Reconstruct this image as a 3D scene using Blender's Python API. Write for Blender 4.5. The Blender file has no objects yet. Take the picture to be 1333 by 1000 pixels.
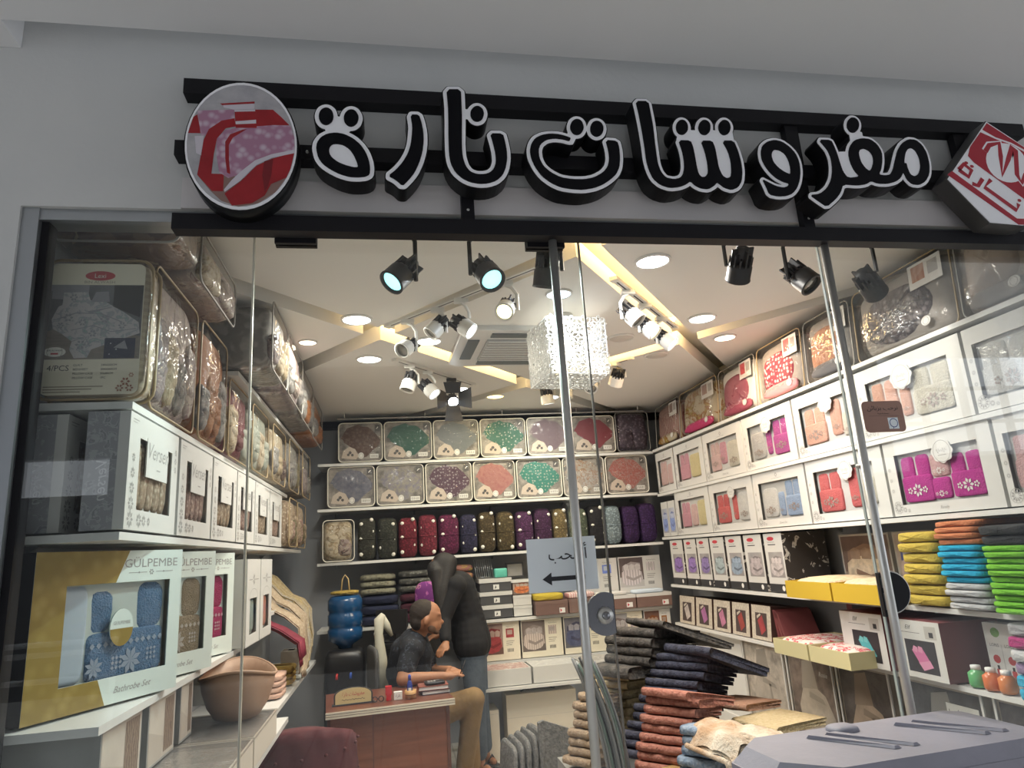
import bpy, math, random
import numpy as np
from mathutils import Vector, Matrix
rnd = random.Random(11)
SC = bpy.context.scene
COL = SC.collection
PI = math.pi
def R(d): return math.radians(d)

# ---------------------------------------------------------------- camera, world, exposure
cam_d = bpy.data.cameras.new('camera'); cam = bpy.data.objects.new('camera', cam_d); COL.objects.link(cam)
cam_d.sensor_width = 36.0; cam_d.lens = 887.15 / 1333 * 36; cam_d.clip_start = .02
yaw, pitch, roll = 0.18237567, 0.24143218, -0.06449399
_f = Vector((math.sin(yaw)*math.cos(pitch), math.cos(yaw)*math.cos(pitch), math.sin(pitch)))
_r = Vector((math.cos(yaw), -math.sin(yaw), 0)); _u = _r.cross(_f)
_r2 = math.cos(roll)*_r + math.sin(roll)*_u; _u2 = -math.sin(roll)*_r + math.cos(roll)*_u
cam.matrix_world = Matrix(((_r2.x, _u2.x, -_f.x, 0), (_r2.y, _u2.y, -_f.y, -2.0), (_r2.z, _u2.z, -_f.z, 1.55), (0, 0, 0, 1)))
SC.camera = cam
w = bpy.data.worlds.new('mall_daylight'); SC.world = w; w.use_nodes = True
w.node_tree.nodes['Background'].inputs[0].default_value = (.80, .85, .92, 1)
w.node_tree.nodes['Background'].inputs[1].default_value = 1.5
vs = SC.view_settings; vs.view_transform = 'Standard'; vs.look = 'None'; vs.gamma = 1; vs.exposure = 0.55; vs.use_curve_mapping = False
SC.cycles.transparent_max_bounces = 24; SC.cycles.max_bounces = 7; SC.cycles.diffuse_bounces = 3; SC.cycles.glossy_bounces = 3
SC.cycles.sample_clamp_indirect = 3.0; SC.cycles.sample_clamp_direct = 12.0
SC.cycles.caustics_reflective = False; SC.cycles.caustics_refractive = False

# ---------------------------------------------------------------- helpers
def tag(o, label=None, cat=None, group=None, kind=None):
    if label: o['label'] = label
    if cat: o['category'] = cat
    if group: o['group'] = group
    if kind: o['kind'] = kind
    return o
def thing(name, label, cat, loc=(0, 0, 0), rz=0, group=None):
    o = bpy.data.objects.new(name, None); COL.objects.link(o); o.empty_display_size = .05
    o.location = loc; o.rotation_euler = (0, 0, rz)
    return tag(o, label, cat, group)
def tilt(o, rx=0, ry=0):
    o.rotation_euler = (rx, ry, o.rotation_euler[2]); return o

_MC = {}
DEEP = {'fab_': .62, 'plush_': .5, 'pack_fab': .5, 'towel_': .86, 'throw_': .7, 'white_card': .80, 'magenta_quilt': .75, 'red_dot': .7, 'terracotta': .75, 'grey_chain': .65, 'greyish_quilt': .6, 'pale_brown_quilt': .6, 'cream_orange': .65, 'red_brown_stripe': .7, 'loop_knit': .7, 'terry_': .85}
def mat(name, col, rough=.6, metal=0, pat=None, col2=None, sc=10., bump=0., bs=60., col3=None, emit=0, ecol=None, thr=.5, spec=.5, rot=0, sheen=0):
    """procedural principled material; pat picks a node pattern over Object coordinates"""
    if name in _MC: return _MC[name]
    for pre, f_ in DEEP.items():                 # deepen the dyes of whole ranges of goods together
        if name.startswith(pre):
            col, col2, col3 = [tuple(x*f_ for x in c) if c else c for c in (col, col2, col3)]
    m = bpy.data.materials.new(name); m.use_nodes = True; _MC[name] = m
    nt = m.node_tree; N = nt.nodes; L = nt.links; b = N['Principled BSDF']
    c4 = lambda c: (c[0], c[1], c[2], 1)
    b.inputs['Base Color'].default_value = c4(col); b.inputs['Roughness'].default_value = rough
    b.inputs['Metallic'].default_value = metal; b.inputs['Specular IOR Level'].default_value = spec
    if sheen: b.inputs['Sheen Weight'].default_value = sheen
    if emit:
        b.inputs['Emission Color'].default_value = c4(ecol or col); b.inputs['Emission Strength'].default_value = emit
    tc = N.new('ShaderNodeTexCoord'); mp = N.new('ShaderNodeMapping'); L.new(tc.outputs['Object'], mp.inputs[0])
    mp.inputs['Rotation'].default_value = (0, rot, 0)
    oi = N.new('ShaderNodeObjectInfo'); vm = N.new('ShaderNodeVectorMath'); vm.operation = 'SCALE'
    cb = N.new('ShaderNodeCombineXYZ')
    for i in range(3): L.new(oi.outputs['Random'], cb.inputs[i])
    L.new(cb.outputs[0], vm.inputs[0]); vm.inputs['Scale'].default_value = 7.3
    L.new(vm.outputs[0], mp.inputs['Location'])
    V = mp.outputs[0]
    def ramp(src, stops, interp='CONSTANT'):
        r = N.new('ShaderNodeValToRGB'); r.color_ramp.interpolation = interp; e = r.color_ramp.elements
        while len(e) > 1: e.remove(e[-1])
        e[0].position = stops[0][0]; e[0].color = c4(stops[0][1])
        for p, c in stops[1:]:
            x = e.new(p); x.color = c4(c)
        L.new(src, r.inputs[0]); return r.outputs[0]
    def noise(s, det=4, dist=0, ro=.6):
        n = N.new('ShaderNodeTexNoise'); n.inputs['Scale'].default_value = s; n.inputs['Detail'].default_value = det
        n.inputs['Distortion'].default_value = dist; n.inputs['Roughness'].default_value = ro
        L.new(V, n.inputs['Vector']); return n.outputs[0]
    def vor(s, feat='F1', rand=1.):
        n = N.new('ShaderNodeTexVoronoi'); n.feature = feat; n.inputs['Scale'].default_value = s; n.inputs['Randomness'].default_value = rand
        L.new(V, n.inputs['Vector']); return n
    def wave(s, d=1., ax='X', ds=2.):
        n = N.new('ShaderNodeTexWave'); n.bands_direction = ax; n.inputs['Scale'].default_value = s
        n.inputs['Distortion'].default_value = d; n.inputs['Detail Scale'].default_value = ds
        L.new(V, n.inputs['Vector']); return n.outputs['Fac']
    d2 = col2 or tuple(x*.7 for x in col); d3 = col3 or d2
    out = None
    if pat == 'noise': out = ramp(noise(sc), [(.35, col), (.65, d2)], 'LINEAR')
    elif pat == 'dots': out = ramp(vor(sc, 'F1', .55).outputs['Distance'], [(0, d2), (thr*.6, col)])
    elif pat == 'floral':
        a = ramp(noise(sc, 3, 1.5), [(0, col), (.52, d2), (.60, d3), (.66, col)]); out = a
    elif pat == 'stripes': out = ramp(wave(sc, .4), [(0, col), (thr, d2)])
    elif pat == 'hstripes': out = ramp(wave(sc, .4, 'Z'), [(0, col), (thr, d2)])
    elif pat == 'cells': out = ramp(vor(sc).outputs['Distance'], [(0, d3), (.25, col), (.55, d2)], 'LINEAR')
    elif pat == 'swirl': out = ramp(wave(sc, 9, 'X', 1.3), [(0, col), (.72, d2)], 'LINEAR')
    elif pat == 'grain':
        g = N.new('ShaderNodeMapping'); L.new(V, g.inputs[0]); g.inputs['Scale'].default_value = (1, 1, 12)
        n = N.new('ShaderNodeTexNoise'); n.inputs['Scale'].default_value = sc; n.inputs['Detail'].default_value = 5; n.inputs['Distortion'].default_value = .6
        L.new(g.outputs[0], n.inputs['Vector']); out = ramp(n.outputs[0], [(.3, col), (.7, d2)], 'LINEAR')
    elif pat == 'brick':
        n = N.new('ShaderNodeTexBrick'); n.inputs['Scale'].default_value = sc; n.inputs['Color1'].default_value = c4(col); n.inputs['Color2'].default_value = c4(col)
        n.inputs['Mortar'].default_value = c4(d2); n.inputs['Mortar Size'].default_value = .012; n.inputs['Brick Width'].default_value = .5; n.inputs['Row Height'].default_value = .5; n.offset = 0
        L.new(V, n.inputs['Vector']); out = n.outputs[0]
    if out is not None: L.new(out, b.inputs['Base Color'])
    if bump:
        bp = N.new('ShaderNodeBump'); bp.inputs['Strength'].default_value = bump; bp.inputs['Distance'].default_value = .01
        L.new(noise(bs, 3), bp.inputs['Height']); L.new(bp.outputs[0], b.inputs['Normal'])
    return m
def clear(name, refl=.10, rough=.06, tint=(1, 1, 1), bump=0., bs=14., thin=0.0, haze=(.8, .8, .8), fk=.4):
    """thin clear sheet: see-through + fresnel-weighted gloss (+ a little milky haze)"""
    if name in _MC: return _MC[name]
    m = bpy.data.materials.new(name); m.use_nodes = True; _MC[name] = m; nt = m.node_tree; N = nt.nodes; L = nt.links
    for n in list(N): N.remove(n)
    o = N.new('ShaderNodeOutputMaterial'); t = N.new('ShaderNodeBsdfTransparent'); t.inputs[0].default_value = (*tint, 1)
    g = N.new('ShaderNodeBsdfGlossy'); g.inputs['Roughness'].default_value = rough; g.inputs['Color'].default_value = (1, 1, 1, 1)
    fr = N.new('ShaderNodeLayerWeight'); fr.inputs['Blend'].default_value = .25
    mu = N.new('ShaderNodeMath'); mu.operation = 'MULTIPLY_ADD'; mu.inputs[1].default_value = fk; mu.inputs[2].default_value = refl; mu.use_clamp = True
    L.new(fr.outputs['Fresnel'], mu.inputs[0])
    mx = N.new('ShaderNodeMixShader'); L.new(mu.outputs[0], mx.inputs[0])
    base = t.outputs[0]
    if thin:
        d = N.new('ShaderNodeBsdfDiffuse'); d.inputs[0].default_value = (*haze, 1); m2 = N.new('ShaderNodeMixShader'); m2.inputs[0].default_value = thin
        L.new(t.outputs[0], m2.inputs[1]); L.new(d.outputs[0], m2.inputs[2]); base = m2.outputs[0]
    L.new(base, mx.inputs[1]); L.new(g.outputs[0], mx.inputs[2]); L.new(mx.outputs[0], o.inputs[0])
    if bump:
        tc = N.new('ShaderNodeTexCoord'); no = N.new('ShaderNodeTexNoise'); no.inputs['Scale'].default_value = bs; no.inputs['Detail'].default_value = 3; no.inputs['Distortion'].default_value = 1.2
        va = N.new('ShaderNodeVectorMath'); va.operation = 'ADD'; oi = N.new('ShaderNodeObjectInfo'); L.new(tc.outputs['Object'], va.inputs[0]); L.new(oi.outputs['Random'], va.inputs[1])
        L.new(va.outputs[0], no.inputs['Vector']); bp = N.new('ShaderNodeBump'); bp.inputs['Strength'].default_value = bump; bp.inputs['Distance'].default_value = .03
        L.new(no.outputs[0], bp.inputs['Height']); L.new(bp.outputs[0], g.inputs['Normal'])
    return m

class MB:
    def __init__(s): s.v = []; s.f = []; s.m = []; s.s = []
    def add(s, vs, fs, mi=0, sm=False):
        k = len(s.v); s.v += [tuple(v) for v in vs]
        for f in fs: s.f.append([i+k for i in f]); s.m.append(mi); s.s.append(sm)
        return s
    def box(s, x0, x1, y0, y1, z0, z1, mi=0):
        v = [(x, y, z) for z in (z0, z1) for y in (y0, y1) for x in (x0, x1)]
        return s.add(v, [(0, 2, 3, 1), (4, 5, 7, 6), (0, 1, 5, 4), (2, 6, 7, 3), (0, 4, 6, 2), (1, 3, 7, 5)], mi)
    def quad(s, a, b, c, d, mi=0): return s.add([a, b, c, d], [(0, 1, 2, 3)], mi)
    def poly(s, pts, y, mi=0):                       # flat polygon in the XZ plane facing -Y
        return s.add([(x, y, z) for x, z in pts], [list(range(len(pts)))], mi)
    def rect(s, x0, x1, z0, z1, y, mi=0): return s.poly([(x0, z0), (x1, z0), (x1, z1), (x0, z1)], y, mi)
    def ell(s, cx, cz, rx, rz, y, mi=0, n=20): return s.poly([(cx+rx*math.cos(2*PI*i/n), cz+rz*math.sin(2*PI*i/n)) for i in range(n)], y, mi)
    def ring(s, cx, cz, r0, r1, y, mi=0, n=16):
        v = []; f = []
        for i in range(n):
            a = 2*PI*i/n; v += [(cx+r0*math.cos(a), y, cz+r0*math.sin(a)), (cx+r1*math.cos(a), y, cz+r1*math.sin(a))]
            j = (i+1) % n; f.append((2*i, 2*i+1, 2*j+1, 2*j))
        return s.add(v, f, mi)
    def line(s, pts, wd, y, mi=0):                   # flat stroke in the XZ plane
        pts = [Vector(p) for p in pts]; v = []; f = []
        for i, p in enumerate(pts):
            a = pts[max(i-1, 0)]; b = pts[min(i+1, len(pts)-1)]; t = b-a
            if t.length < 1e-9: t = Vector((1, 0))
            t.normalize(); n = Vector((-t.y, t.x))*wd/2
            v += [(p.x+n.x, y, p.y+n.y), (p.x-n.x, y, p.y-n.y)]
            if i: f.append((2*i-2, 2*i-1, 2*i+1, 2*i))
        return s.add(v, f, mi)
    def prism(s, pts, y0, y1, mi=0, mside=None, sm=False):   # XZ polygon extruded along Y
        n = len(pts); v = [(x, y0, z) for x, z in pts]+[(x, y1, z) for x, z in pts]
        s.add(v, [list(range(n)), list(range(2*n-1, n-1, -1))], mi)
        k = len(s.v)-2*n
        for i in range(n):
            j = (i+1) % n; s.f.append([k+i, k+n+i, k+n+j, k+j]); s.m.append(mi if mside is None else mside); s.s.append(sm)
        return s
    def zprism(s, pts, z0, z1, mi=0, sm=False):              # XY polygon extruded along Z
        n = len(pts); v = [(x, y, z0) for x, y in pts]+[(x, y, z1) for x, y in pts]
        s.add(v, [list(range(n-1, -1, -1)), list(range(n, 2*n))], mi); k = len(s.v)-2*n
        for i in range(n):
            j = (i+1) % n; s.f.append([k+i, k+j, k+n+j, k+n+i]); s.m.append(mi); s.s.append(sm)
        return s
    def tube(s, pts, r, n=8, closed=False, mi=0, sm=True):
        pts = [Vector(p) for p in pts]; k = len(pts); rs = r if isinstance(r, (list, tuple)) else [r]*k
        v = []; f = []; up = None
        for i, p in enumerate(pts):
            a = pts[(i-1) % k] if closed else pts[max(i-1, 0)]; b = pts[(i+1) % k] if closed else pts[min(i+1, k-1)]
            t = (b-a).normalized() if (b-a).length > 1e-9 else Vector((0, 0, 1))
            if up is None:
                up = Vector((0, 0, 1)) if abs(t.z) < .9 else Vector((1, 0, 0))
            u = up-t*up.dot(t); u = u.normalized() if u.length > 1e-6 else t.orthogonal().normalized(); up = u; w_ = t.cross(u)
            for j in range(n):
                a_ = 2*PI*j/n; v.append(p+(u*math.cos(a_)+w_*math.sin(a_))*rs[i])
        for i in range(k if closed else k-1):
            i2 = (i+1) % k
            for j in range(n):
                j2 = (j+1) % n; f.append((i*n+j, i*n+j2, i2*n+j2, i2*n+j))
        if not closed: f += [list(range(n-1, -1, -1)), list(range((k-1)*n, k*n))]
        return s.add(v, f, mi, sm)
    def lathe(s, prof, n=16, c=(0, 0, 0), ax='z', mi=0, sm=True):   # prof: (radius, height)
        v = []; f = []
        for r, h in prof:
            for j in range(n):
                a = 2*PI*j/n; x, y = r*math.cos(a), r*math.sin(a)
                v.append({'z': (c[0]+x, c[1]+y, c[2]+h), 'y': (c[0]+x, c[1]+h, c[2]+y), 'x': (c[0]+h, c[1]+x, c[2]+y)}[ax])
        for i in range(len(prof)-1):
            for j in range(n): f.append((i*n+j, i*n+(j+1) % n, (i+1)*n+(j+1) % n, (i+1)*n+j))
        f += [list(range(n-1, -1, -1)), list(range((len(prof)-1)*n, len(prof)*n))]
        return s.add(v, f, mi, sm)
    def pill(s, x0, x1, y0, y1, z0, z1, e=4., nu=20, nv=10, mi=0, lump=0., seed=0, e2=None):
        """superellipsoid cushion filling a box: soft goods"""
        e2 = e2 or e; rr = random.Random(seed); ph = [rr.uniform(0, 6.28) for _ in range(4)]
        cx, cy, cz = (x0+x1)/2, (y0+y1)/2, (z0+z1)/2; sx, sy, sz = (x1-x0)/2, (y1-y0)/2, (z1-z0)/2
        def sp(a, p): return math.copysign(abs(a)**p, a)
        v = []; f = []
        for i in range(nv+1):
            la = -PI/2+PI*i/nv
            for j in range(nu):
                lo = 2*PI*j/nu; cl = sp(math.cos(la), 2/e2)
                k = 1+lump*(math.sin(3*lo+ph[0])*.5+math.sin(5*lo+4*la+ph[1])*.5)
                v.append((cx+sx*cl*sp(math.cos(lo), 2/e)*k, cy+sy*sp(math.sin(la), 2/e2)*k, cz+sz*cl*sp(math.sin(lo), 2/e)*k))
        for i in range(nv):
            for j in range(nu): f.append((i*nu+j, i*nu+(j+1) % nu, (i+1)*nu+(j+1) % nu, (i+1)*nu+j))
        return s.add(v, f, mi, True)
    def xf(s, M_):
        s.v = [tuple(M_ @ Vector(v)) for v in s.v]; return s
    def build(s, name, mats, parent=None, loc=None, rot=None, label=None):
        me = bpy.data.meshes.new(name); me.from_pydata(s.v, [], s.f)
        for m in (mats if isinstance(mats, (list, tuple)) else [mats]): me.materials.append(m)
        me.polygons.foreach_set('material_index', s.m); me.polygons.foreach_set('use_smooth', s.s); me.update()
        o = bpy.data.objects.new(name, me); COL.objects.link(o)
        if parent: o.parent = parent
        if loc: o.location = loc
        if rot: o.rotation_euler = rot
        if label: o['label'] = label
        return o
def struct(name, mb, mats, parent=None):
    o = mb.build(name, mats, parent)
    if not parent: o['kind'] = 'structure'
    return o
def single(name, mb, mats, label, cat, loc=(0, 0, 0), rz=0, group=None, rx=0, ry=0):
    o = mb.build(name, mats, None, loc, (rx, ry, rz)); return tag(o, label, cat, group)
def copy_tree(root, loc=None, rz=None, label=None):
    c = root.copy(); COL.objects.link(c)
    if loc is not None: c.location = loc
    if rz is not None: c.rotation_euler[2] = rz
    if label: c['label'] = label
    for ch in root.children:
        d = ch.copy(); COL.objects.link(d); d.parent = c
        for g in ch.children:
            e = g.copy(); COL.objects.link(e); e.parent = d
    return c
def text_mesh(mb, s, x, z, h, y, mi=0, align='CENTER', wid=None, rot=0, shear=0):
    """flat lettering added to mb in the XZ plane; x, z = anchor on the baseline, h = cap height"""
    c = bpy.data.curves.new('t', 'FONT'); c.body = s; c.align_x = align; c.resolution_u = 2; c.shear = shear
    o = bpy.data.objects.new('t', c); COL.objects.link(o); bpy.context.view_layer.update()
    dg = bpy.context.evaluated_depsgraph_get(); me = bpy.data.meshes.new_from_object(o.evaluated_get(dg))
    P = [v.co.copy() for v in me.vertices]; F = [list(p.vertices) for p in me.polygons]
    bpy.data.objects.remove(o); bpy.data.curves.remove(c); bpy.data.meshes.remove(me)
    if not P: return mb
    k = h/.7; kx = k
    if wid:
        w0 = max(p.x for p in P)-min(p.x for p in P); kx = wid/max(w0, 1e-6)
    ca, sa = math.cos(rot), math.sin(rot)
    mb.add([(x+p.x*kx*ca-p.y*k*sa, y, z+p.x*kx*sa+p.y*k*ca) for p in P], F, mi); return mb
def scrawl(mb, x, z, w_, h, y, mi=0, n=5, th=.0016):
    """illegible script line"""
    return mb.line([(x-w_/2+w_*i/(n*6), z+h*.5*math.sin(i*1.05)*(.6+.4*math.sin(i*.37))) for i in range(n*6+1)], th, y, mi)
def rrect(x0, x1, z0, z1, r, n=4):
    out = []
    for cx, cz, a0 in ((x1-r, z0+r, -90), (x1-r, z1-r, 0), (x0+r, z1-r, 90), (x0+r, z0+r, 180)):
        for i in range(n+1):
            a = R(a0+90*i/n); out.append((cx+r*math.cos(a), cz+r*math.sin(a)))
    return out

# common materials
WHITE = mat('white_card', (.84, .83, .80), .45, pat='noise', col2=(.80, .79, .76), sc=3)
BLACK = mat('black_metal', (.010, .0095, .012), .5, spec=.22)
PLASTIC_BLACK = mat('black_plastic', (.015, .015, .017), .35)
STEEL = mat('brushed_steel', (.58, .57, .54), .38, .75)
ALU = mat('anodised_aluminium', (.42, .44, .46), .38, .9)
SHELF = mat('white_shelf_board', (.72, .72, .70), .35)
INK = mat('dark_ink', (.03, .03, .035), .6)
GREYINK = mat('grey_ink', (.35, .34, .33), .6)
COVER = clear('clear_vinyl', .02, .10, (.98, .98, .97), .55, 9., .0, fk=.22)
COVER2 = clear('crinkled_cellophane', .016, .07, (.98, .97, .96), .8, 6., .0, fk=.16)
FILM = clear('window_film', .02, .06, (.98, .98, .98), .35, 7.)
GLASS = clear('shopfront_glass', .022, .0, (.95, .965, .955))
# ---------------------------------------------------------------- structure: mall front
PLASTER = mat('grey_plaster', (.62, .62, .61), .8, pat='noise', col2=(.57, .575, .57), sc=1.3, bump=.12, bs=22)
SOFFIT = mat('soffit_paint', (.74, .73, .73), .8, pat='noise', col2=(.70, .70, .70), sc=.8)
SLOT = mat('recess_shade_tone', (.50, .56, .52), .85)  # greenish shade below the soffit put into a colour; not assigned anywhere
FASCIA = mat('fascia_panel', (.70, .66, .66), .55, pat='noise', col2=(.66, .63, .63), sc=2)
m_ = MB().box(-7, -1.03, -.03, .02, 0, 2.6).box(-7, 7, -.03, .02, 2.6, 3.7).box(2.8, 7, -.03, .02, 0, 2.6)
struct('wall_front', m_, PLASTER)
struct('trim_1', MB().box(-.6, 2.45, -.038, -.03, 2.60, 2.70), FASCIA)
m_ = MB().box(-7, 7, -3.6, -.145, 3.125, 3.55).box(-7, -1.08, -.145, -.031, 3.125, 3.55)
struct('ceiling_corridor', m_, SOFFIT)
struct('floor_corridor', MB().box(-12, 14, -9, -.03, -.1, 0), mat('corridor_tiles', (.62, .60, .57), .25, pat='brick', col2=(.4, .39, .38), sc=1.6))

# ---------------------------------------------------------------- structure: shop room
WALLP = mat('shop_wall_paint', (.34, .35, .37), .7)
struct('floor', MB().box(-1.05, 2.8, -.03, 4.4, -.1, 0), mat('shop_tiles', (.66, .62, .56), .3, pat='brick', col2=(.45, .42, .38), sc=1.7))
struct('wall_left', MB().box(-1.15, -1.05, .02, 4.5, 0, 3.05), WALLP)
struct('wall_right', MB().box(2.8, 2.9, .02, 4.5, 0, 3.05), WALLP)
struct('wall_back', MB().box(-1.15, 2.9, 4.4, 4.5, 0, 3.05), WALLP)
CEILP = mat('ceiling_paint', (.86, .85, .82), .75)
ceil = struct('ceiling', MB().box(-1.15, 2.9, .02, 4.5, 2.98, 3.06), CEILP)
def clip(poly, a, b, c):                     # keep a*x+b*y<=c
    out = []
    for i, p in enumerate(poly):
        q = poly[(i+1) % len(poly)]; dp = a*p[0]+b*p[1]-c; dq = a*q[0]+b*q[1]-c
        if dp <= 0: out.append(p)
        if dp*dq < 0:
            t = dp/(dp-dq); out.append((p[0]+t*(q[0]-p[0]), p[1]+t*(q[1]-p[1])))
    return out
ROOM = [(-1.05, .02), (2.8, .02), (2.8, 4.4), (-1.05, 4.4)]
UU = ((-9, .97), (1.11, 2.62), (2.76, 9))
for u0, u1 in UU:
    base = clip(clip(ROOM, .8, .6, u1), -.8, -.6, -u0)
    for p in (clip(base, .747, -.665, -1.315), clip(clip(base, -.747, .665, 1.175), .785, -.62, .20), clip(base, -.785, .62, -.335)):
        if len(p) > 2:
            MB().zprism(p, 2.82, 2.915).build('ceiling_panel', CEILP, ceil)
# warm strips lying hidden in the recessed channels of the ceiling
WARM = mat('warm_led', (1, .72, .36), .5, emit=30, ecol=(1, .66, .28))
for p, q in (((.75, .514), (2.0, 2.097)), ((-.12, 1.745), (1.0, 3.0)), ((1.85, 2.017), (1.1, 3.017))):
    p, q = Vector(p), Vector(q); t = (q-p).normalized(); nn = Vector((-t.y, t.x))*.012
    MB().zprism([p-nn, q-nn, q+nn, p+nn], 2.962, 2.979).build('led_strip', WARM, ceil, label='warm glowing strip in the ceiling recess')

# ---------------------------------------------------------------- glazing
w1 = struct('window_1', MB().box(-1.03, -.985, -.02, .07, 0, 2.6).box(-1.03, 2.8, -.015, .06, 2.565, 2.6), ALU)
MB().box(-.985, -.965, .0, .05, 0, 2.565).build('inner_bead', BLACK, w1)
MB().box(-1.0, -.397, .004, .012, 0, 2.57).build('pane', GLASS, w1)
w2 = struct('window_2', MB().box(-.397, .62, -.008, .0, 0, 2.57), GLASS)
JOINT = mat('glass_edge', (.45, .50, .46), .2)
MB().box(-.399, -.394, -.008, .006, 0, 2.57).build('edge_seal', mat('glass_seal', (.62, .58, .48), .25), w2)
MB().box(.617, .622, -.009, .001, 0, 2.57).build('pane_edge', mat('glass_edge_dark', (.22, .20, .17), .25), w2)
w3 = struct('window_3', MB().box(1.488, 2.8, -.008, .0, 0, 2.57), GLASS)
MB().box(1.486, 1.490, -.009, .001, 0, 2.57).build('pane_edge', JOINT, w3)
# pull tubes
def pull(x, z0, lab):
    t = thing('door_pull', lab, 'handle', (x, -.012, z0))
    MB().tube([(0, -.03, 0), (0, -.03, 2.545-z0)], .0135, 14).build('tube', STEEL, t)
    for zz in (.5, 1.5):
        MB().lathe([(.009, -.03), (.009, .004)], 10, (0, 0, zz), 'y').build('stand_off', STEEL, t)
pull(.523, .25, 'tall steel pull tube on the glass in front of the paper notice')
pull(1.49, .25, 'tall steel pull tube beside the brown sticker on the right pane')
# top patch fittings
for i, (x0, x1) in enumerate([(-.335, -.213), (.444, .568)]):
    t = thing('patch_fitting', ('black rectangular glass clamp under the beam, near the oval sign', 'black rectangular glass clamp at the top of the left pull tube')[i], 'clamp', ((x0+x1)/2, -.004, 2.5))
    wd = (x1-x0)/2
    MB().box(-wd, wd, -.019, -.005, 0, .064).build('front_plate', BLACK, t); MB().box(-wd, wd, .005, .02, 0, .064).build('rear_plate', BLACK, t)
# lock discs
t = thing('lock_disc', 'round steel lock plate on the edge of the left glass pane', 'lock', (.594, -.008, 1.362))
arc = [(.052*math.cos(R(a)), .06*math.sin(R(a))) for a in range(60, 301, 12)]
arc = [(.027, .053)]+[(max(-.06, x*1.1), z) for x, z in arc]+[(.027, -.053)]
MB().prism(arc, -.012, 0, 0).build('plate', mat('dull_chrome', (.34, .34, .36), .25, .9), t)
MB().lathe([(.022, -.022), (.024, -.012)], 20, (-.002, 0, -.004), 'y').build('cylinder_rim', STEEL, t)
MB().lathe([(.011, -.028), (.012, -.022)], 14, (-.002, 0, -.004), 'y').box(-.0035, -.0005, -.0285, -.028, -.012, .004).build('key_barrel', mat('lock_core', (.25, .25, .26), .3, .9), t)
t = thing('lock_disc', 'black half-round lock plate beside the right pull tube', 'lock', (1.515, -.008, 1.356))
arc = [(.0, .06)]+[(.065*math.cos(R(a)), .06*math.sin(R(a))) for a in range(80, -81, -10)]+[(0, -.06)]
MB().prism(arc, -.012, 0).build('plate', BLACK, t)
MB().tube([(x*1.03, -.006, z*1.03) for x, z in arc[1:-1]], .0035, 6).build('rim', STEEL, t)
MB().box(-.035, .0, -.014, .0, -.07, .06).build('strike_plate', PLASTIC_BLACK, t)
MB().box(-.03, -.018, -.02, -.014, -.05, .0).box(-.03, -.018, -.02, -.014, .015, .045).build('latch_tongue', ALU, t)

# ---------------------------------------------------------------- mall side seen as reflections
RW = mat('corridor_white', (.82, .83, .85), .6); RD = mat('dark_shop_fronts', (.07, .07, .075), .35)
m_ = MB().box(-12, 14, -9.2, -9, 0, 2.75).box(-12, 14, -9.2, -9, 4.75, 5.6).box(-12, -5.7, -9.2, -9, 2.75, 4.75).box(-4.15, 9.0, -9.2, -9, 2.75, 4.75).box(-5.7, -4.15, -9.2, -9, 3.3, 4.75).box(12.6, 14, -9.2, -9, 2.75, 4.75)
struct('wall_opposite', m_, RD)
struct('trim_2', MB().box(3.0, 9, -9, -8.7, 2.5, 2.75), RW)
wn = struct('window_4', MB().box(9.0, 12.6, -9.15, -9.05, 2.75, 2.83).box(9.0, 12.6, -9.15, -9.05, 4.67, 4.75), ALU)
for i in range(5): MB().box(9.0+i*.9-.05, 9.0+i*.9+.05, -9.15, -9.05, 2.83, 4.67).build('mullion', ALU, wn)
for zz in (3.4, 4.05): MB().box(9.0, 12.6, -9.14, -9.06, zz-.03, zz+.03).build('transom', ALU, wn)
MB().box(-1.05, 2.8, 4.36, 4.4, 2.745, 2.82).build('dark_band', BLACK, bpy.data.objects['wall_back'])
t = thing('hanging_rail', 'thin white rail along the top of the back wall', 'rail', (.9, 4.02, 2.77)); MB().tube([(-1.36, 0, 0), (1.45, 0, 0)], .006, 6).build('bar', SHELF, t)
for x in (-1.3, -.6, .1, .8, 1.4): MB().tube([(x, 0, 0), (x, 0, .05)], .004, 6).build('hanger', SHELF, t)
t = thing('balustrade', 'white railing across the corridor, mirrored in the left pane', 'railing', (-4.0, -4.4, 0))
for zz in (.78, .98, 1.06): MB().tube([(-2.5, 0, zz), (1.75, 0, zz)], .022, 8).build('rail', RW, t)
for k in range(4): MB().tube([(-2.5+1.41*k, 0, 0), (-2.5+1.41*k, 0, 1.06)], .025, 8).build('post', RW, t)
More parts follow.
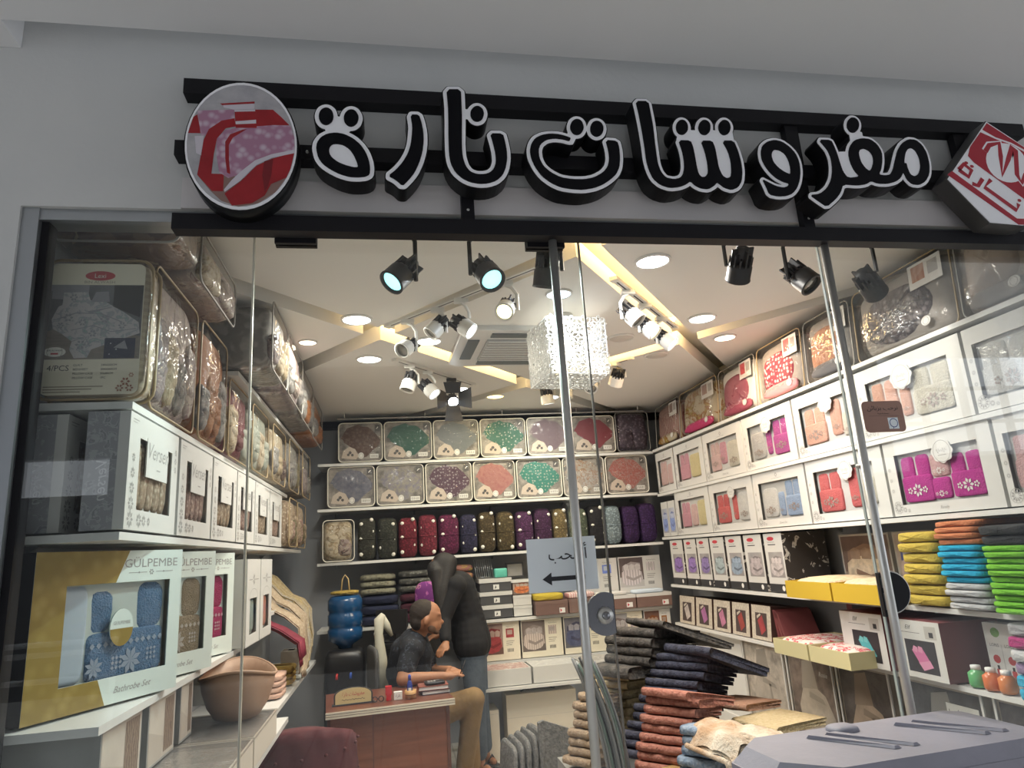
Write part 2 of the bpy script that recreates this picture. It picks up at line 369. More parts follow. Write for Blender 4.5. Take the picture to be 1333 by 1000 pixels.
# ---------------------------------------------------------------- ceiling luminaires
LAMPW = mat('lit_diffuser', (1, .98, .94), .5, emit=14, ecol=(1, .97, .92)); LAMPY = mat('lit_diffuser_yellow', (1, .8, .35), .5, emit=6, ecol=(1, .74, .25))
LAMPO = mat('lit_diffuser_warm', (1, .85, .66), .5, emit=9, ecol=(1, .8, .58)); LAMPB = mat('lit_diffuser_blue', (.7, .85, 1), .5, emit=12, ecol=(.6, .8, 1))
UNLIT = mat('unlit_diffuser', (.74, .71, .67), .5); RIM = mat('downlight_rim', (.86, .85, .83), .35)
def lamp(kind, loc, power, col, parent, size=.1, aim=(0, 0, -1), spot=70, blend=.4):
    d = bpy.data.lights.new('lamp', kind); d.energy = power; d.color = col
    if kind == 'AREA': d.shape = 'DISK'; d.size = size
    elif kind == 'SPOT': d.spot_size = R(spot); d.spot_blend = blend; d.shadow_soft_size = size
    else: d.shadow_soft_size = size
    o = bpy.data.objects.new('lamp', d); COL.objects.link(o); o.parent = parent; o.location = loc
    o.rotation_mode = 'QUATERNION'; o.rotation_quaternion = Vector((0, 0, -1)).rotation_difference(Vector(aim).normalized()); return o
def downlight(x, y, r, lab, m=LAMPW, power=9, col=(1, .95, .86), z=2.82):
    t = thing('downlight', lab, 'ceiling light', (x, y, z), group='round ceiling downlights')
    v = MB(); v.lathe([(r*.86, -.004), (r*.9, -.012), (r, -.006), (r, 0)], 28).build('rim', RIM, t)
    MB().lathe([(.001, -.0065), (r*.84, -.0065), (r*.84, -.0045)], 28).build('diffuser', m, t)
    if power: lamp('AREA', (0, 0, -.02), power, col, t, r*1.5)
downlight(-.17, 1.56, .085, 'lit white downlight left of the track spotlights, nearest the left bags')
downlight(-.13, 2.32, .085, 'lit white downlight on the far left ceiling panel above the dark spotlight row')
downlight(-.47, 1.95, .055, 'small warm downlight on the wedge panel beside the left wall bags', LAMPO, 5, (1, .8, .6))
downlight(1.21, .77, .085, 'lit white downlight right of the glowing ceiling recess, near the door', power=10)
downlight(1.82, 1.56, .085, 'lit white downlight between the right track spotlights and the right wall')
downlight(2.15, 1.93, .075, 'orange-tinted downlight close above the red dotted bag', LAMPO, 7, (1, .72, .45))
downlight(.86, 3.47, .08, 'yellow downlight near the back wall', LAMPY, 5, (1, .8, .4))
downlight(.235, 1.95, .08, 'lit white downlight behind the white track spotlights', power=6)
downlight(.86, 1.18, .07, 'bluish downlight above the woven cube lamp', LAMPB, 7, (.8, .88, 1))
downlight(.55, 3.18, .07, 'bright downlight just behind the spotlight with barn doors', LAMPW, 7)
downlight(1.44, 1.92, .085, 'unlit downlight right of the woven cube lamp', UNLIT, 0)
downlight(1.83, 2.32, .085, 'unlit downlight on the far right ceiling panel', UNLIT, 0)
downlight(1.35, 3.55, .08, 'lit downlight above the back right shelves', LAMPW, 7)

SPB = mat('spot_black', (.02, .02, .022), .45); SPW = mat('spot_white', (.80, .79, .75), .4); FIN = mat('spot_fins', (.03, .03, .033), .5)
LENSB = mat('lens_cyan', (.5, .95, .95), .3, emit=1.5, ecol=(.34, .93, .95)); LENSW = mat('lens_white', (1, 1, 1), .3, emit=16, ecol=(.92, .97, 1))
LENSY = mat('lens_yellow', (1, .9, .5), .3, emit=5, ecol=(1, .86, .45)); LENSO = mat('lens_off', (.35, .34, .31), .15, .6)
def spot(loc, drop, aim, lab, white=False, lens=None, power=0, col=(1, 1, 1), r=.042, ln=.12, grp='track spotlights', side=1):
    """track head: adapter under the ceiling, bent bracket, finned barrel and lens"""
    body = SPW if white else SPB; a = Vector(aim).normalized()
    t = thing('track_spotlight', lab, 'spotlight', loc, group=grp)
    q = Vector((0, 0, -1)).rotation_difference(a).to_matrix().to_4x4(); c = Vector((0, 0, -drop)); X = Matrix.Translation(c) @ q
    MB().box(-.035, .035, -.016, .016, -.022, 0).build('track_adapter', body, t)
    sx = r+.012
    sd = (X @ Vector((side*sx, 0, 0)))
    MB().tube([(0, 0, -.02), (sd.x*.55, sd.y*.55, -.035), (sd.x, sd.y, -.05-.15*drop), sd], .0085, 6, sm=False).build('bracket', body, t)
    MB().lathe([(r*.82, ln*.05), (r, -.01), (r, -ln*.45), (r*1.04, -ln*.47), (r*1.04, -ln*.5), (r*.86, -ln*.5), (r*.8, -ln*.42)], 22).xf(X).build('barrel', body, t)
    f = MB().lathe([(r*.5, ln*.5), (r*.55, 0)], 10)
    for k in range(12):
        an = 2*PI*k/12; ca, sa = math.cos(an), math.sin(an); b0 = MB().box(r*.4, r*.95, -.0035, .0035, .0, ln*.48-.018*(k % 3))
        b0.v = [(x*ca-y*sa, x*sa+y*ca, z) for x, y, z in b0.v]; f.add(b0.v, b0.f)
    f.xf(X).build('heat_sink', FIN, t)
    MB().lathe([(.001, -ln*.43), (r*.8, -ln*.43), (r*.8, -ln*.41)], 20).xf(X).build('lens', lens or LENSO, t)
    if power: lamp('SPOT', X @ Vector((0, 0, -ln*.55)), power, col, t, .03, aim, 75, .6)
    return t
# track rails
def rail(p, q, lab, m=SPW, z=2.82):
    p, q = Vector(p), Vector(q); d = (q-p); t = thing('light_track', lab, 'track', (*((p+q)/2), z), math.atan2(d.y, d.x), group='ceiling light tracks')
    h = d.length/2
    MB().box(-h, h, -.018, .018, -.016, 0).build('rail', m, t); MB().box(-h+.01, h-.01, -.004, .004, -.0165, -.016).build('slot', INK, t)
    for s_ in (-1, 1): MB().box(s_*h-.02, s_*h+.02, -.02, .02, -.02, 0).build('end_cap', m, t)
rail((-.1, .42), (2.3, .42), 'black light track hidden behind the shop-front beam', SPB)
rail((.70, .80), (.0, 1.64), 'white track carrying four white spotlights, left of the cassette')
rail((.04, 2.33), (.62, 3.02), 'white track with the barn-door spotlight, towards the back')
rail((1.09, .97), (1.70, 1.69), 'white track carrying three white spotlights, right of the glowing recess')
rail((1.15, 3.00), (1.66, 2.37), 'white track behind the woven cube lamp')
# black heads behind the beam
for i, (px, aim, side, lens, z, lab) in enumerate([
    (.055, (-.62, -.34, -.75), 1, LENSB, .205, 'black window spotlight with cyan lens, leftmost of the near row'),
    (.372, (.25, -.62, -.75), -1, LENSB, .20, 'black window spotlight with cyan lens, second from the left'),
    (.615, (-.1, .3, -.95), 1, LENSO, .185, 'dark spotlight partly hidden behind the left black glass clamp'),
    (1.44, (.12, .75, -.65), -1, LENSO, .155, 'black spotlight seen from behind, near the middle of the doorway'),
    (1.70, (.35, -.5, -.8), -1, LENSO, .205, 'black window spotlight with unlit silver reflector beside the right pull tube'),
    (2.02, (.75, .45, -.48), 1, LENSO, .235, 'black spotlight turned to the right wall bags, rightmost of the near row')]):
    spot((px, .42, 2.804), z, aim, lab, False, lens, 26 if lens is LENSB else 4, (.80, 1, .98) if lens is LENSB else (1, .93, .84), .05, .145, 'black spotlights behind the beam', side)
lamp_dirs = [
    ((.10, 1.53), .15, (-.55, -.55, -.55), LENSO, 0, 'white spotlight with yellowed rim, leftmost of the left track'),
    ((.25, 1.35), .10, (-.6, -.1, -.65), LENSO, 0, 'white spotlight with black fins, second on the left track'),
    ((.36, 1.22), .14, (.7, -.3, -.65), LENSW, 6, 'brightly lit white spotlight aimed right on the left track'),
    ((.55, .99), .13, (-.35, -.65, -.65), LENSY, 10, 'white spotlight with glowing yellow lens, nearest on the left track')]
for (x, y), dr, aim, ln_, pw, lab in lamp_dirs:
    spot((x, y, 2.804), dr, aim, lab, True, ln_, pw, (1, .93, .8), .044, .125, 'white spotlights of the left track')
for (x, y), dr, aim, ln_, pw, lab in [
    ((.13, 2.44), .11, (-.3, -.15, -.9), LENSO, 0, 'white spotlight with black fins, leftmost of the far track'),
    ((.26, 2.6), .12, (.55, -.3, -.7), LENSW, 12, 'lit white spotlight aimed right, middle of the far track')]:
    spot((x, y, 2.804), dr, aim, lab, True, ln_, pw, (1, .97, .92), .048, .14, 'white spotlights of the far track')
for (x, y), dr, aim, ln_, pw, lab in [
    ((1.20, 1.10), .125, (.5, -.3, -.72), LENSO, 0, 'white spotlight with black fins, nearest of the right track'),
    ((1.36, 1.29), .13, (.55, -.35, -.7), LENSY, 8, 'white spotlight between two others on the right track'),
    ((1.54, 1.50), .13, (.6, -.35, -.7), LENSW, 14, 'lit white spotlight, farthest of the right track')]:
    spot((x, y, 2.804), dr, aim, lab, True, ln_, pw, (1, .95, .88), .045, .125, 'white spotlights of the right track', -1)
for (x, y), dr, aim, ln_, pw, lab in [
    ((1.18, 2.96), .11, (.1, .1, -.9), LENSW, 10, 'white spotlight just behind the left pull tube, below the cube lamp'),
    ((1.30, 2.81), .10, (-.1, .1, -.95), LENSY, 0, 'white spotlight hanging just below the woven cube lamp'),
    ((1.44, 2.64), .10, (-.25, -.5, -.8), LENSO, 0, 'white spotlight right of the woven cube lamp'),
    ((1.58, 2.46), .10, (-.1, .6, -.7), LENSO, 6, 'dark finned spotlight at the right end of the track behind the cube lamp')]:
    spot((x, y, 2.804), dr, aim, lab, True, ln_, pw, (1, .97, .9), .05, .13, 'white spotlights behind the cube lamp')
# barn-door spotlight
t = spot((.44, 2.81, 2.804), .155, (.08, -.75, -.55), 'black barn-door spotlight with blue-white beam near the back wall', False, LENSW, 8, (.8, .9, 1), .045, .11)
for dx, dz, rx in ((-.07, 0, (0, .5)), (.085, -.02, (0, -.5)), (0, -.12, (.5, 0)), (0, .075, (-.5, 0))):
    if dx:
        MB().add([(0, 0, .05), (dx, -.05, .075), (dx, -.05, -.08), (0, 0, -.05), (0, .004, .05), (dx, -.046, .075), (dx, -.046, -.08), (0, .004, -.05)],
             [(0, 1, 2, 3), (7, 6, 5, 4), (0, 4, 5, 1), (2, 6, 7, 3), (1, 5, 6, 2), (0, 3, 7, 4)]).build('barn_door', SPB, t, (math.copysign(.045, dx), -.05, -.165))
    else:
        MB().add([(-.045, 0, 0), (.045, 0, 0), (.065, -.03, dz), (-.065, -.03, dz), (-.045, .004, 0), (.045, .004, 0), (.065, -.026, dz), (-.065, -.026, dz)],
             [(0, 1, 2, 3), (7, 6, 5, 4), (0, 4, 5, 1), (2, 6, 7, 3), (1, 5, 6, 2), (0, 3, 7, 4)]).build('barn_door', SPB, t, (0, -.05, -.165+math.copysign(.045, dz)))
# air-conditioning cassette
ACW = mat('cassette_white', (.72, .73, .73), .4); ACD = mat('cassette_slot', (.10, .12, .13), .5)
t = thing('ceiling_cassette', 'square white air-conditioning cassette in the ceiling centre', 'air conditioner', (.78, 2.06, 2.82), R(2))
MB().zprism([(-.38, -.32), (-.32, -.38), (.32, -.38), (.38, -.32), (.38, .32), (.32, .38), (-.32, .38), (-.38, .32)], -.03, 0).build('panel', ACW, t)
MB().box(-.21, .21, -.21, .21, -.042, -.03).build('return_grille', mat('cassette_grille', (.42, .43, .43), .5), t)
for k in range(9): MB().box(-.2, .2, -.2+.05*k-.004, -.2+.05*k+.004, -.046, -.042).build('grille_slat', ACW, t)
for ax in range(4):
    b0 = MB().box(-.2, .2, .255, .325, -.036, -.03); an = ax*PI/2
    b0.v = [(x*math.cos(an)-y*math.sin(an), x*math.sin(an)+y*math.cos(an), z) for x, y, z in b0.v]; b0.build('air_slot', ACD, t)
# woven cube pendant
WOV = mat('white_rattan', (.60, .585, .54), .7, emit=.05, ecol=(1, .97, .90)); WOVB = WOV
t = thing('pendant_lamp', 'white woven cube pendant lamp with flower mesh sides', 'lamp', (.965, 1.5, 2.82), R(7))
MB().lathe([(.02, -.06), (.045, -.025), (.048, 0)], 18).build('ceiling_rose', SPW, t)
MB().tube([(0, 0, -.05), (0, 0, -.2)], .0025, 6).build('cord', SPW, t)
MB().lathe([(.001, -.26), (.03, -.235), (.035, -.2), (.018, -.165), (.016, -.13)], 16).build('bulb', mat('warm_bulb', (1, .9, .7), .4, emit=4, ecol=(1, .92, .76)), t)
HS = .165; ZT, ZB = -.075, -.385
def flower(mb, cx, cz, r, ph, to3, n=7):
    for k in range(n):
        a = ph+2*PI*k/n; c, s_ = math.cos(a), math.sin(a); pts = []
        for i in range(9):
            u = 2*PI*i/8; lx = r*(.55-.45*math.cos(u)); ly = r*.22*math.sin(u); pts.append(to3(cx+lx*c-ly*s_, cz+lx*s_+ly*c))
        mb.tube(pts, .0034, 4)
rp = random.Random(5)
faces = [lambda a, b: (a, -HS, b), lambda a, b: (a, HS, b), lambda a, b: (-HS, a, b), lambda a, b: (HS, a, b)]
for fi, to3 in enumerate(faces):
    mb = MB()
    for iz in range(4):
        for ix in range(4):
            flower(mb, -HS+.042+ix*.083+rp.uniform(-.008, .008), ZB+.04+iz*.078+rp.uniform(-.008, .008), .046+rp.uniform(0, .01), rp.uniform(0, 6), to3, 8)
    for k in range(26):
        a0 = rp.uniform(-HS, HS); b0 = rp.uniform(ZB, ZT); r_ = rp.uniform(.015, .035)
        mb.tube([to3(min(HS, max(-HS, a0+r_*math.cos(u))), min(ZT, max(ZB, b0+r_*math.sin(u)*.8))) for u in [2*PI*i/8 for i in range(9)]], .0026, 4)
    mb.build('woven_side', WOV, t)
mb = MB()
for ix in range(4):
    for iy in range(4): flower(mb, -.12+ix*.08, -.12+iy*.08, .05, rp.uniform(0, 6), lambda a, b: (a, b, ZB))
mb.build('woven_bottom', WOV, t)
mb = MB()
for zz in (ZT, ZB): mb.tube([(-HS, -HS, zz), (HS, -HS, zz), (HS, HS, zz), (-HS, HS, zz)], .004, 5, True)
for sx in (-1, 1):
    for sy in (-1, 1): mb.tube([(sx*HS, sy*HS, ZT), (sx*HS, sy*HS, ZB)], .004, 5)
mb.build('wire_frame', WOV, t)
lamp('POINT', (0, 0, -.24), 2.2, (1, .95, .86), t, .04)
LET={
'teh':(.012,
 [[(-.201,2.74),(-.199,2.761),(-.188,2.78),(-.169,2.793),(-.144,2.798),(-.119,2.794),(-.094,2.781),(-.072,2.76),(-.057,2.735),(-.048,2.707),(-.045,2.682),(-.047,2.662),(-.059,2.654),(-.08,2.651),(-.104,2.651),(-.132,2.659),(-.16,2.674),(-.181,2.69),(-.195,2.711)],[(-.151,2.853),(-.152,2.844),(-.155,2.835),(-.16,2.829),(-.166,2.824),(-.172,2.822),(-.179,2.823),(-.185,2.827),(-.19,2.834),(-.193,2.842),(-.194,2.851),(-.193,2.86),(-.19,2.869),(-.185,2.876),(-.179,2.88),(-.173,2.882),(-.166,2.881),(-.16,2.877),(-.155,2.871),(-.152,2.862)],[(-.077,2.851),(-.079,2.842),(-.082,2.833),(-.087,2.827),(-.093,2.822),(-.1,2.82),(-.106,2.821),(-.112,2.825),(-.117,2.831),(-.12,2.839),(-.121,2.849),(-.12,2.858),(-.117,2.866),(-.112,2.873),(-.106,2.878),(-.099,2.88),(-.092,2.879),(-.086,2.875),(-.082,2.868),(-.078,2.86)]],
 [[(-.164,2.738),(-.161,2.75),(-.154,2.758),(-.14,2.76),(-.123,2.757),(-.105,2.744),(-.093,2.725),(-.084,2.702),(-.08,2.684),(-.095,2.684),(-.117,2.69),(-.138,2.699),(-.155,2.713),(-.162,2.725)]],
 [[(-.172,2.852),(-.099,2.85),(-.107,2.806),(-.135,2.793),(-.172,2.806)]]),
'reh':(.012,
 [[(.078,2.872),(.104,2.873),(.111,2.847),(.116,2.813),(.116,2.78),(.111,2.743),(.1,2.706),(.085,2.672),(.065,2.645),(.048,2.627),(.029,2.647),(.007,2.659),(.031,2.681),(.051,2.707),(.067,2.737),(.076,2.767),(.08,2.797),(.083,2.831)]],
 [],
 []),
'na':(.0115,
 [[(.192,2.969),(.238,2.972),(.238,2.925),(.237,2.869),(.234,2.818),(.232,2.768),(.233,2.732),(.241,2.701),(.254,2.683),(.274,2.675),(.298,2.676),(.314,2.682),(.327,2.695),(.335,2.718),(.335,2.75),(.33,2.782),(.322,2.819),(.363,2.82),(.368,2.793),(.372,2.761),(.371,2.729),(.364,2.697),(.353,2.674),(.333,2.655),(.308,2.645),(.28,2.642),(.252,2.647),(.229,2.658),(.208,2.679),(.195,2.708),(.191,2.743),(.192,2.807),(.194,2.853),(.195,2.913)],[(.307,2.888),(.305,2.879),(.302,2.871),(.297,2.864),(.29,2.86),(.284,2.858),(.277,2.859),(.271,2.863),(.267,2.869),(.264,2.877),(.264,2.885),(.265,2.894),(.269,2.902),(.274,2.908),(.28,2.913),(.287,2.915),(.293,2.914),(.299,2.91),(.304,2.904),(.306,2.896)]],
 [],
 [[(.234,2.899),(.271,2.899),(.269,2.872),(.232,2.87)]]),
'teh_open':(.0108,
 [[(.696,2.814),(.736,2.812),(.74,2.786),(.739,2.75),(.733,2.717),(.721,2.693),(.7,2.673),(.673,2.654),(.643,2.641),(.606,2.633),(.57,2.634),(.534,2.639),(.503,2.654),(.477,2.676),(.458,2.706),(.447,2.737),(.445,2.764),(.451,2.788),(.465,2.809),(.488,2.822),(.517,2.828),(.546,2.827),(.571,2.82),(.582,2.815),(.576,2.803),(.556,2.809),(.527,2.811),(.501,2.805),(.481,2.788),(.473,2.766),(.474,2.738),(.485,2.711),(.506,2.691),(.537,2.674),(.573,2.669),(.613,2.67),(.646,2.678),(.677,2.697),(.694,2.718),(.702,2.744),(.702,2.776)],[(.628,2.857),(.626,2.848),(.622,2.84),(.616,2.833),(.61,2.829),(.603,2.827),(.596,2.828),(.59,2.832),(.586,2.838),(.583,2.846),(.583,2.855),(.585,2.864),(.589,2.873),(.594,2.879),(.601,2.884),(.608,2.886),(.615,2.885),(.621,2.881),(.625,2.875),(.627,2.866)],[(.694,2.855),(.692,2.846),(.688,2.837),(.682,2.83),(.675,2.826),(.668,2.824),(.662,2.825),(.656,2.829),(.651,2.835),(.649,2.843),(.649,2.852),(.651,2.862),(.655,2.87),(.66,2.877),(.667,2.881),(.674,2.883),(.681,2.882),(.687,2.878),(.691,2.872),(.694,2.864)]],
 [],
 [[(.576,2.834),(.601,2.826),(.586,2.797),(.576,2.796)]]),
'sheen':(.0101,
 [[(.814,2.965),(.859,2.967),(.862,2.925),(.865,2.875),(.864,2.82),(.864,2.77),(.865,2.734),(.872,2.706),(.886,2.686),(.913,2.681),(.935,2.687),(.947,2.702),(.954,2.725),(.956,2.756),(.954,2.788),(.946,2.825),(.989,2.826),(.995,2.803),(.997,2.771),(.998,2.731),(1.001,2.704),(1.01,2.692),(1.023,2.694),(1.035,2.71),(1.037,2.746),(1.034,2.787),(1.025,2.827),(1.066,2.829),(1.073,2.802),(1.074,2.766),(1.075,2.729),(1.084,2.7),(1.098,2.691),(1.112,2.697),(1.118,2.718),(1.121,2.754),(1.117,2.79),(1.101,2.831),(1.143,2.833),(1.153,2.797),(1.158,2.756),(1.157,2.719),(1.149,2.683),(1.134,2.66),(1.109,2.649),(1.084,2.656),(1.069,2.669),(1.061,2.675),(1.051,2.663),(1.027,2.649),(1.002,2.651),(.982,2.661),(.969,2.676),(.953,2.664),(.93,2.654),(.896,2.649),(.864,2.659),(.842,2.68),(.831,2.711),(.826,2.746),(.826,2.8),(.823,2.868),(.819,2.923)],[(.987,2.875),(.985,2.866),(.981,2.858),(.975,2.852),(.968,2.847),(.962,2.846),(.955,2.847),(.95,2.85),(.946,2.856),(.944,2.864),(.944,2.873),(.946,2.882),(.95,2.89),(.956,2.897),(.962,2.901),(.969,2.903),(.976,2.902),(.981,2.898),(.985,2.892),(.987,2.884)],[(1.067,2.879),(1.065,2.87),(1.061,2.861),(1.055,2.855),(1.048,2.85),(1.041,2.849),(1.035,2.85),(1.029,2.853),(1.025,2.86),(1.023,2.868),(1.023,2.876),(1.026,2.885),(1.03,2.894),(1.036,2.9),(1.042,2.905),(1.049,2.907),(1.056,2.906),(1.062,2.902),(1.066,2.896),(1.068,2.888)],[(1.14,2.882),(1.137,2.873),(1.133,2.865),(1.127,2.858),(1.12,2.854),(1.113,2.852),(1.106,2.853),(1.101,2.857),(1.097,2.863),(1.095,2.871),(1.095,2.88),(1.097,2.889),(1.102,2.898),(1.108,2.904),(1.114,2.909),(1.122,2.911),(1.128,2.91),(1.134,2.906),(1.138,2.9),(1.14,2.891)]],
 [],
 [[(.944,2.828),(.957,2.861),(1.142,2.87),(1.143,2.833),(1.116,2.693),(1.007,2.689),(.987,2.794),(.983,2.825)]]),
'waw':(.0097,
 [[(1.235,2.794),(1.244,2.818),(1.265,2.835),(1.294,2.843),(1.32,2.838),(1.344,2.82),(1.363,2.795),(1.371,2.763),(1.369,2.726),(1.36,2.693),(1.346,2.665),(1.327,2.644),(1.303,2.634),(1.271,2.631),(1.24,2.637),(1.233,2.666),(1.224,2.693),(1.244,2.682),(1.269,2.669),(1.295,2.664),(1.311,2.669),(1.319,2.68),(1.298,2.685),(1.274,2.699),(1.255,2.719),(1.241,2.744),(1.234,2.766)]],
 [[(1.272,2.782),(1.277,2.796),(1.287,2.806),(1.305,2.804),(1.323,2.791),(1.332,2.766),(1.334,2.738),(1.33,2.714),(1.309,2.723),(1.289,2.739),(1.275,2.759)]],
 []),
'meem':(.0097,
 [[(1.459,2.852),(1.507,2.853),(1.514,2.83),(1.52,2.802),(1.524,2.765),(1.529,2.732),(1.543,2.709),(1.589,2.716),(1.572,2.738),(1.563,2.771),(1.563,2.804),(1.575,2.833),(1.596,2.856),(1.627,2.866),(1.66,2.864),(1.683,2.845),(1.695,2.815),(1.69,2.781),(1.678,2.747),(1.665,2.727),(1.687,2.724),(1.708,2.728),(1.724,2.749),(1.739,2.783),(1.757,2.822),(1.781,2.853),(1.812,2.871),(1.841,2.87),(1.862,2.851),(1.874,2.818),(1.874,2.774),(1.864,2.735),(1.842,2.706),(1.815,2.692),(1.786,2.694),(1.769,2.713),(1.763,2.741),(1.748,2.717),(1.726,2.702),(1.69,2.692),(1.652,2.692),(1.63,2.701),(1.609,2.688),(1.575,2.682),(1.52,2.684),(1.504,2.652),(1.481,2.627),(1.443,2.598),(1.415,2.618),(1.388,2.64),(1.425,2.645),(1.457,2.669),(1.479,2.702),(1.49,2.74),(1.493,2.782),(1.485,2.815)],[(1.628,2.918),(1.625,2.909),(1.62,2.9),(1.613,2.893),(1.606,2.888),(1.598,2.886),(1.591,2.887),(1.585,2.891),(1.581,2.898),(1.579,2.906),(1.58,2.916),(1.583,2.925),(1.588,2.934),(1.595,2.941),(1.602,2.946),(1.61,2.947),(1.617,2.946),(1.623,2.942),(1.627,2.936),(1.629,2.927)]],
 [[(1.603,2.806),(1.611,2.82),(1.628,2.826),(1.646,2.817),(1.656,2.799),(1.654,2.775),(1.643,2.751),(1.631,2.738),(1.617,2.75),(1.605,2.773)],[(1.773,2.775),(1.787,2.814),(1.801,2.832),(1.817,2.837),(1.831,2.826),(1.839,2.797),(1.836,2.763),(1.823,2.736),(1.803,2.724),(1.788,2.732),(1.783,2.756),(1.783,2.775)]],
 [[(1.532,2.807),(1.566,2.809),(1.588,2.713),(1.534,2.711)],[(1.589,2.892),(1.632,2.889),(1.632,2.865),(1.587,2.858)]]),
}
SFACE = mat('sign_white_acrylic', (.93, .93, .97), .35); SBLK = mat('sign_black_inlay', (.004, .004, .006), .5, spec=.12); SSIDE = mat('sign_side_metal', (.006, .006, .007), .4, spec=.2)
def contours(F, xs, zs, lev):
    """marching squares on a grid -> closed loops"""
    seg = {}
    H, W = F.shape; S = F < lev
    def ip(a, b):
        fa, fb = F[a], F[b]; t = (lev-fa)/(fb-fa)
        return (xs[a[1]]+t*(xs[b[1]]-xs[a[1]]), zs[a[0]]+t*(zs[b[0]]-zs[a[0]]))
    pos = {}
    cs = S[:-1, :-1].astype(int)+2*S[:-1, 1:]+4*S[1:, 1:]+8*S[1:, :-1]
    T = {1: [(3, 0)], 2: [(0, 1)], 3: [(3, 1)], 4: [(1, 2)], 5: [(3, 2), (1, 0)], 6: [(0, 2)], 7: [(3, 2)], 8: [(2, 3)], 9: [(2, 0)], 10: [(2, 1), (0, 3)], 11: [(2, 1)], 12: [(1, 3)], 13: [(1, 0)], 14: [(0, 3)]}
    for i, j in np.argwhere((cs > 0) & (cs < 15)):
        i = int(i); j = int(j); E_ = [((i, j), (i, j+1)), ((i, j+1), (i+1, j+1)), ((i+1, j), (i+1, j+1)), ((i, j), (i+1, j))]
        for a, b in T[int(cs[i, j])]:
            seg[E_[a]] = E_[b]
            for e in (E_[a], E_[b]):
                if e not in pos: pos[e] = ip(*e)
    loops = []
    while seg:
        k = next(iter(seg)); lp = []
        while k in seg:
            lp.append(pos[k]); k = seg.pop(k)
        if len(lp) > 8: loops.append(lp)
    return loops
def sdf(polys, X, Z):
    d = np.full(X.shape, 9.); ins = np.zeros(X.shape, bool)
    for P in polys:
        c = np.zeros(X.shape, bool)
        for (ax, az), (bx, bz) in zip(P, P[1:]+P[:1]):
            ex, ez = bx-ax, bz-az; t = np.clip(((X-ax)*ex+(Z-az)*ez)/(ex*ex+ez*ez+1e-12), 0, 1)
            d = np.minimum(d, np.hypot(X-ax-t*ex, Z-az-t*ez))
            if abs(ez) > 1e-9: c ^= ((az > Z) != (bz > Z)) & (X < ex*(Z-az)/ez+ax)
        ins |= c
    return np.where(ins, -d, d)
def smoothp(P):
    n = len(P); out = []
    for i in range(n):
        a, b = P[i], P[(i+1) % n]; out += [(a[0]*.8+b[0]*.2, a[1]*.8+b[1]*.2), (a[0]*.2+b[0]*.8, a[1]*.2+b[1]*.8)]
    return out
def fill_curve(name, loops, y0, y1, m, parent, origin):
    """2D filled curve with holes, extruded between y0 and y1, turned into a mesh"""
    c = bpy.data.curves.new(name, 'CURVE'); c.dimensions = '2D'; c.fill_mode = 'BOTH'; c.extrude = (y1-y0)/2
    for lp in loops:
        s = c.splines.new('POLY'); s.points.add(len(lp)-1); s.use_cyclic_u = True
        for p, (x, z) in zip(s.points, lp): p.co = (x-origin[0], z-origin[1], 0, 1)
    o = bpy.data.objects.new(name, c); COL.objects.link(o); bpy.context.view_layer.update()
    me = bpy.data.meshes.new_from_object(o.evaluated_get(bpy.context.evaluated_depsgraph_get()))
    bpy.data.objects.remove(o); bpy.data.curves.remove(c)
    ym = (y0+y1)/2
    for v in me.vertices: v.co = (v.co.x, ym-v.co.z, v.co.y)
    me.materials.clear(); me.materials.append(m); me.name = name
    r = bpy.data.objects.new(name, me); COL.objects.link(r); r.parent = parent; return r
LETLAB = {'teh': 'black and white channel letter teh marbuta with two dots beside the oval sign', 'reh': 'small curved channel letter reh standing alone between two dotted letters',
 'na': 'tall channel letter pair of alef and noon with one dot', 'teh_open': 'wide bowl-shaped channel letter teh with two dots in mid sign',
 'sheen': 'channel letter pair of tall alef and sheen with three dots', 'waw': 'round channel letter waw with a tail', 'meem': 'long channel letter group of meem, feh and reh near the red logo box'}
for k, (off, bl, ho, fi) in LET.items():
    bl = [smoothp(p) for p in bl]; ho = [smoothp(p) for p in ho]
    allp = [q for p in bl for q in p]; x0 = min(p[0] for p in allp)-.03; x1 = max(p[0] for p in allp)+.03; z0 = min(p[1] for p in allp)-.03; z1 = max(p[1] for p in allp)+.03
    st = .0028; xs = np.arange(x0, x1, st); zs = np.arange(z0, z1, st); X, Z = np.meshgrid(xs, zs)
    F = sdf(bl, X, Z)-off
    if ho: F = np.minimum(F, sdf(ho, X, Z)-.004)
    if fi: F = np.minimum(F, sdf(fi, X, Z)-.003)
    org = ((x0+x1)/2, z0+.03)
    t = thing('channel_letter', LETLAB[k], 'sign letter', (org[0], 0, org[1]), group='letters of the shop sign')
    lo = contours(F, xs, zs, 0.0); fill_curve('casing', contours(F-.0035, xs, zs, 0.0), -.149, -.081, SSIDE, t, org)
    fill_curve('white_face', lo, -.152, -.149, SFACE, t, org)
    fill_curve('black_inlay', bl+ho, -.1545, -.152, SBLK, t, org)
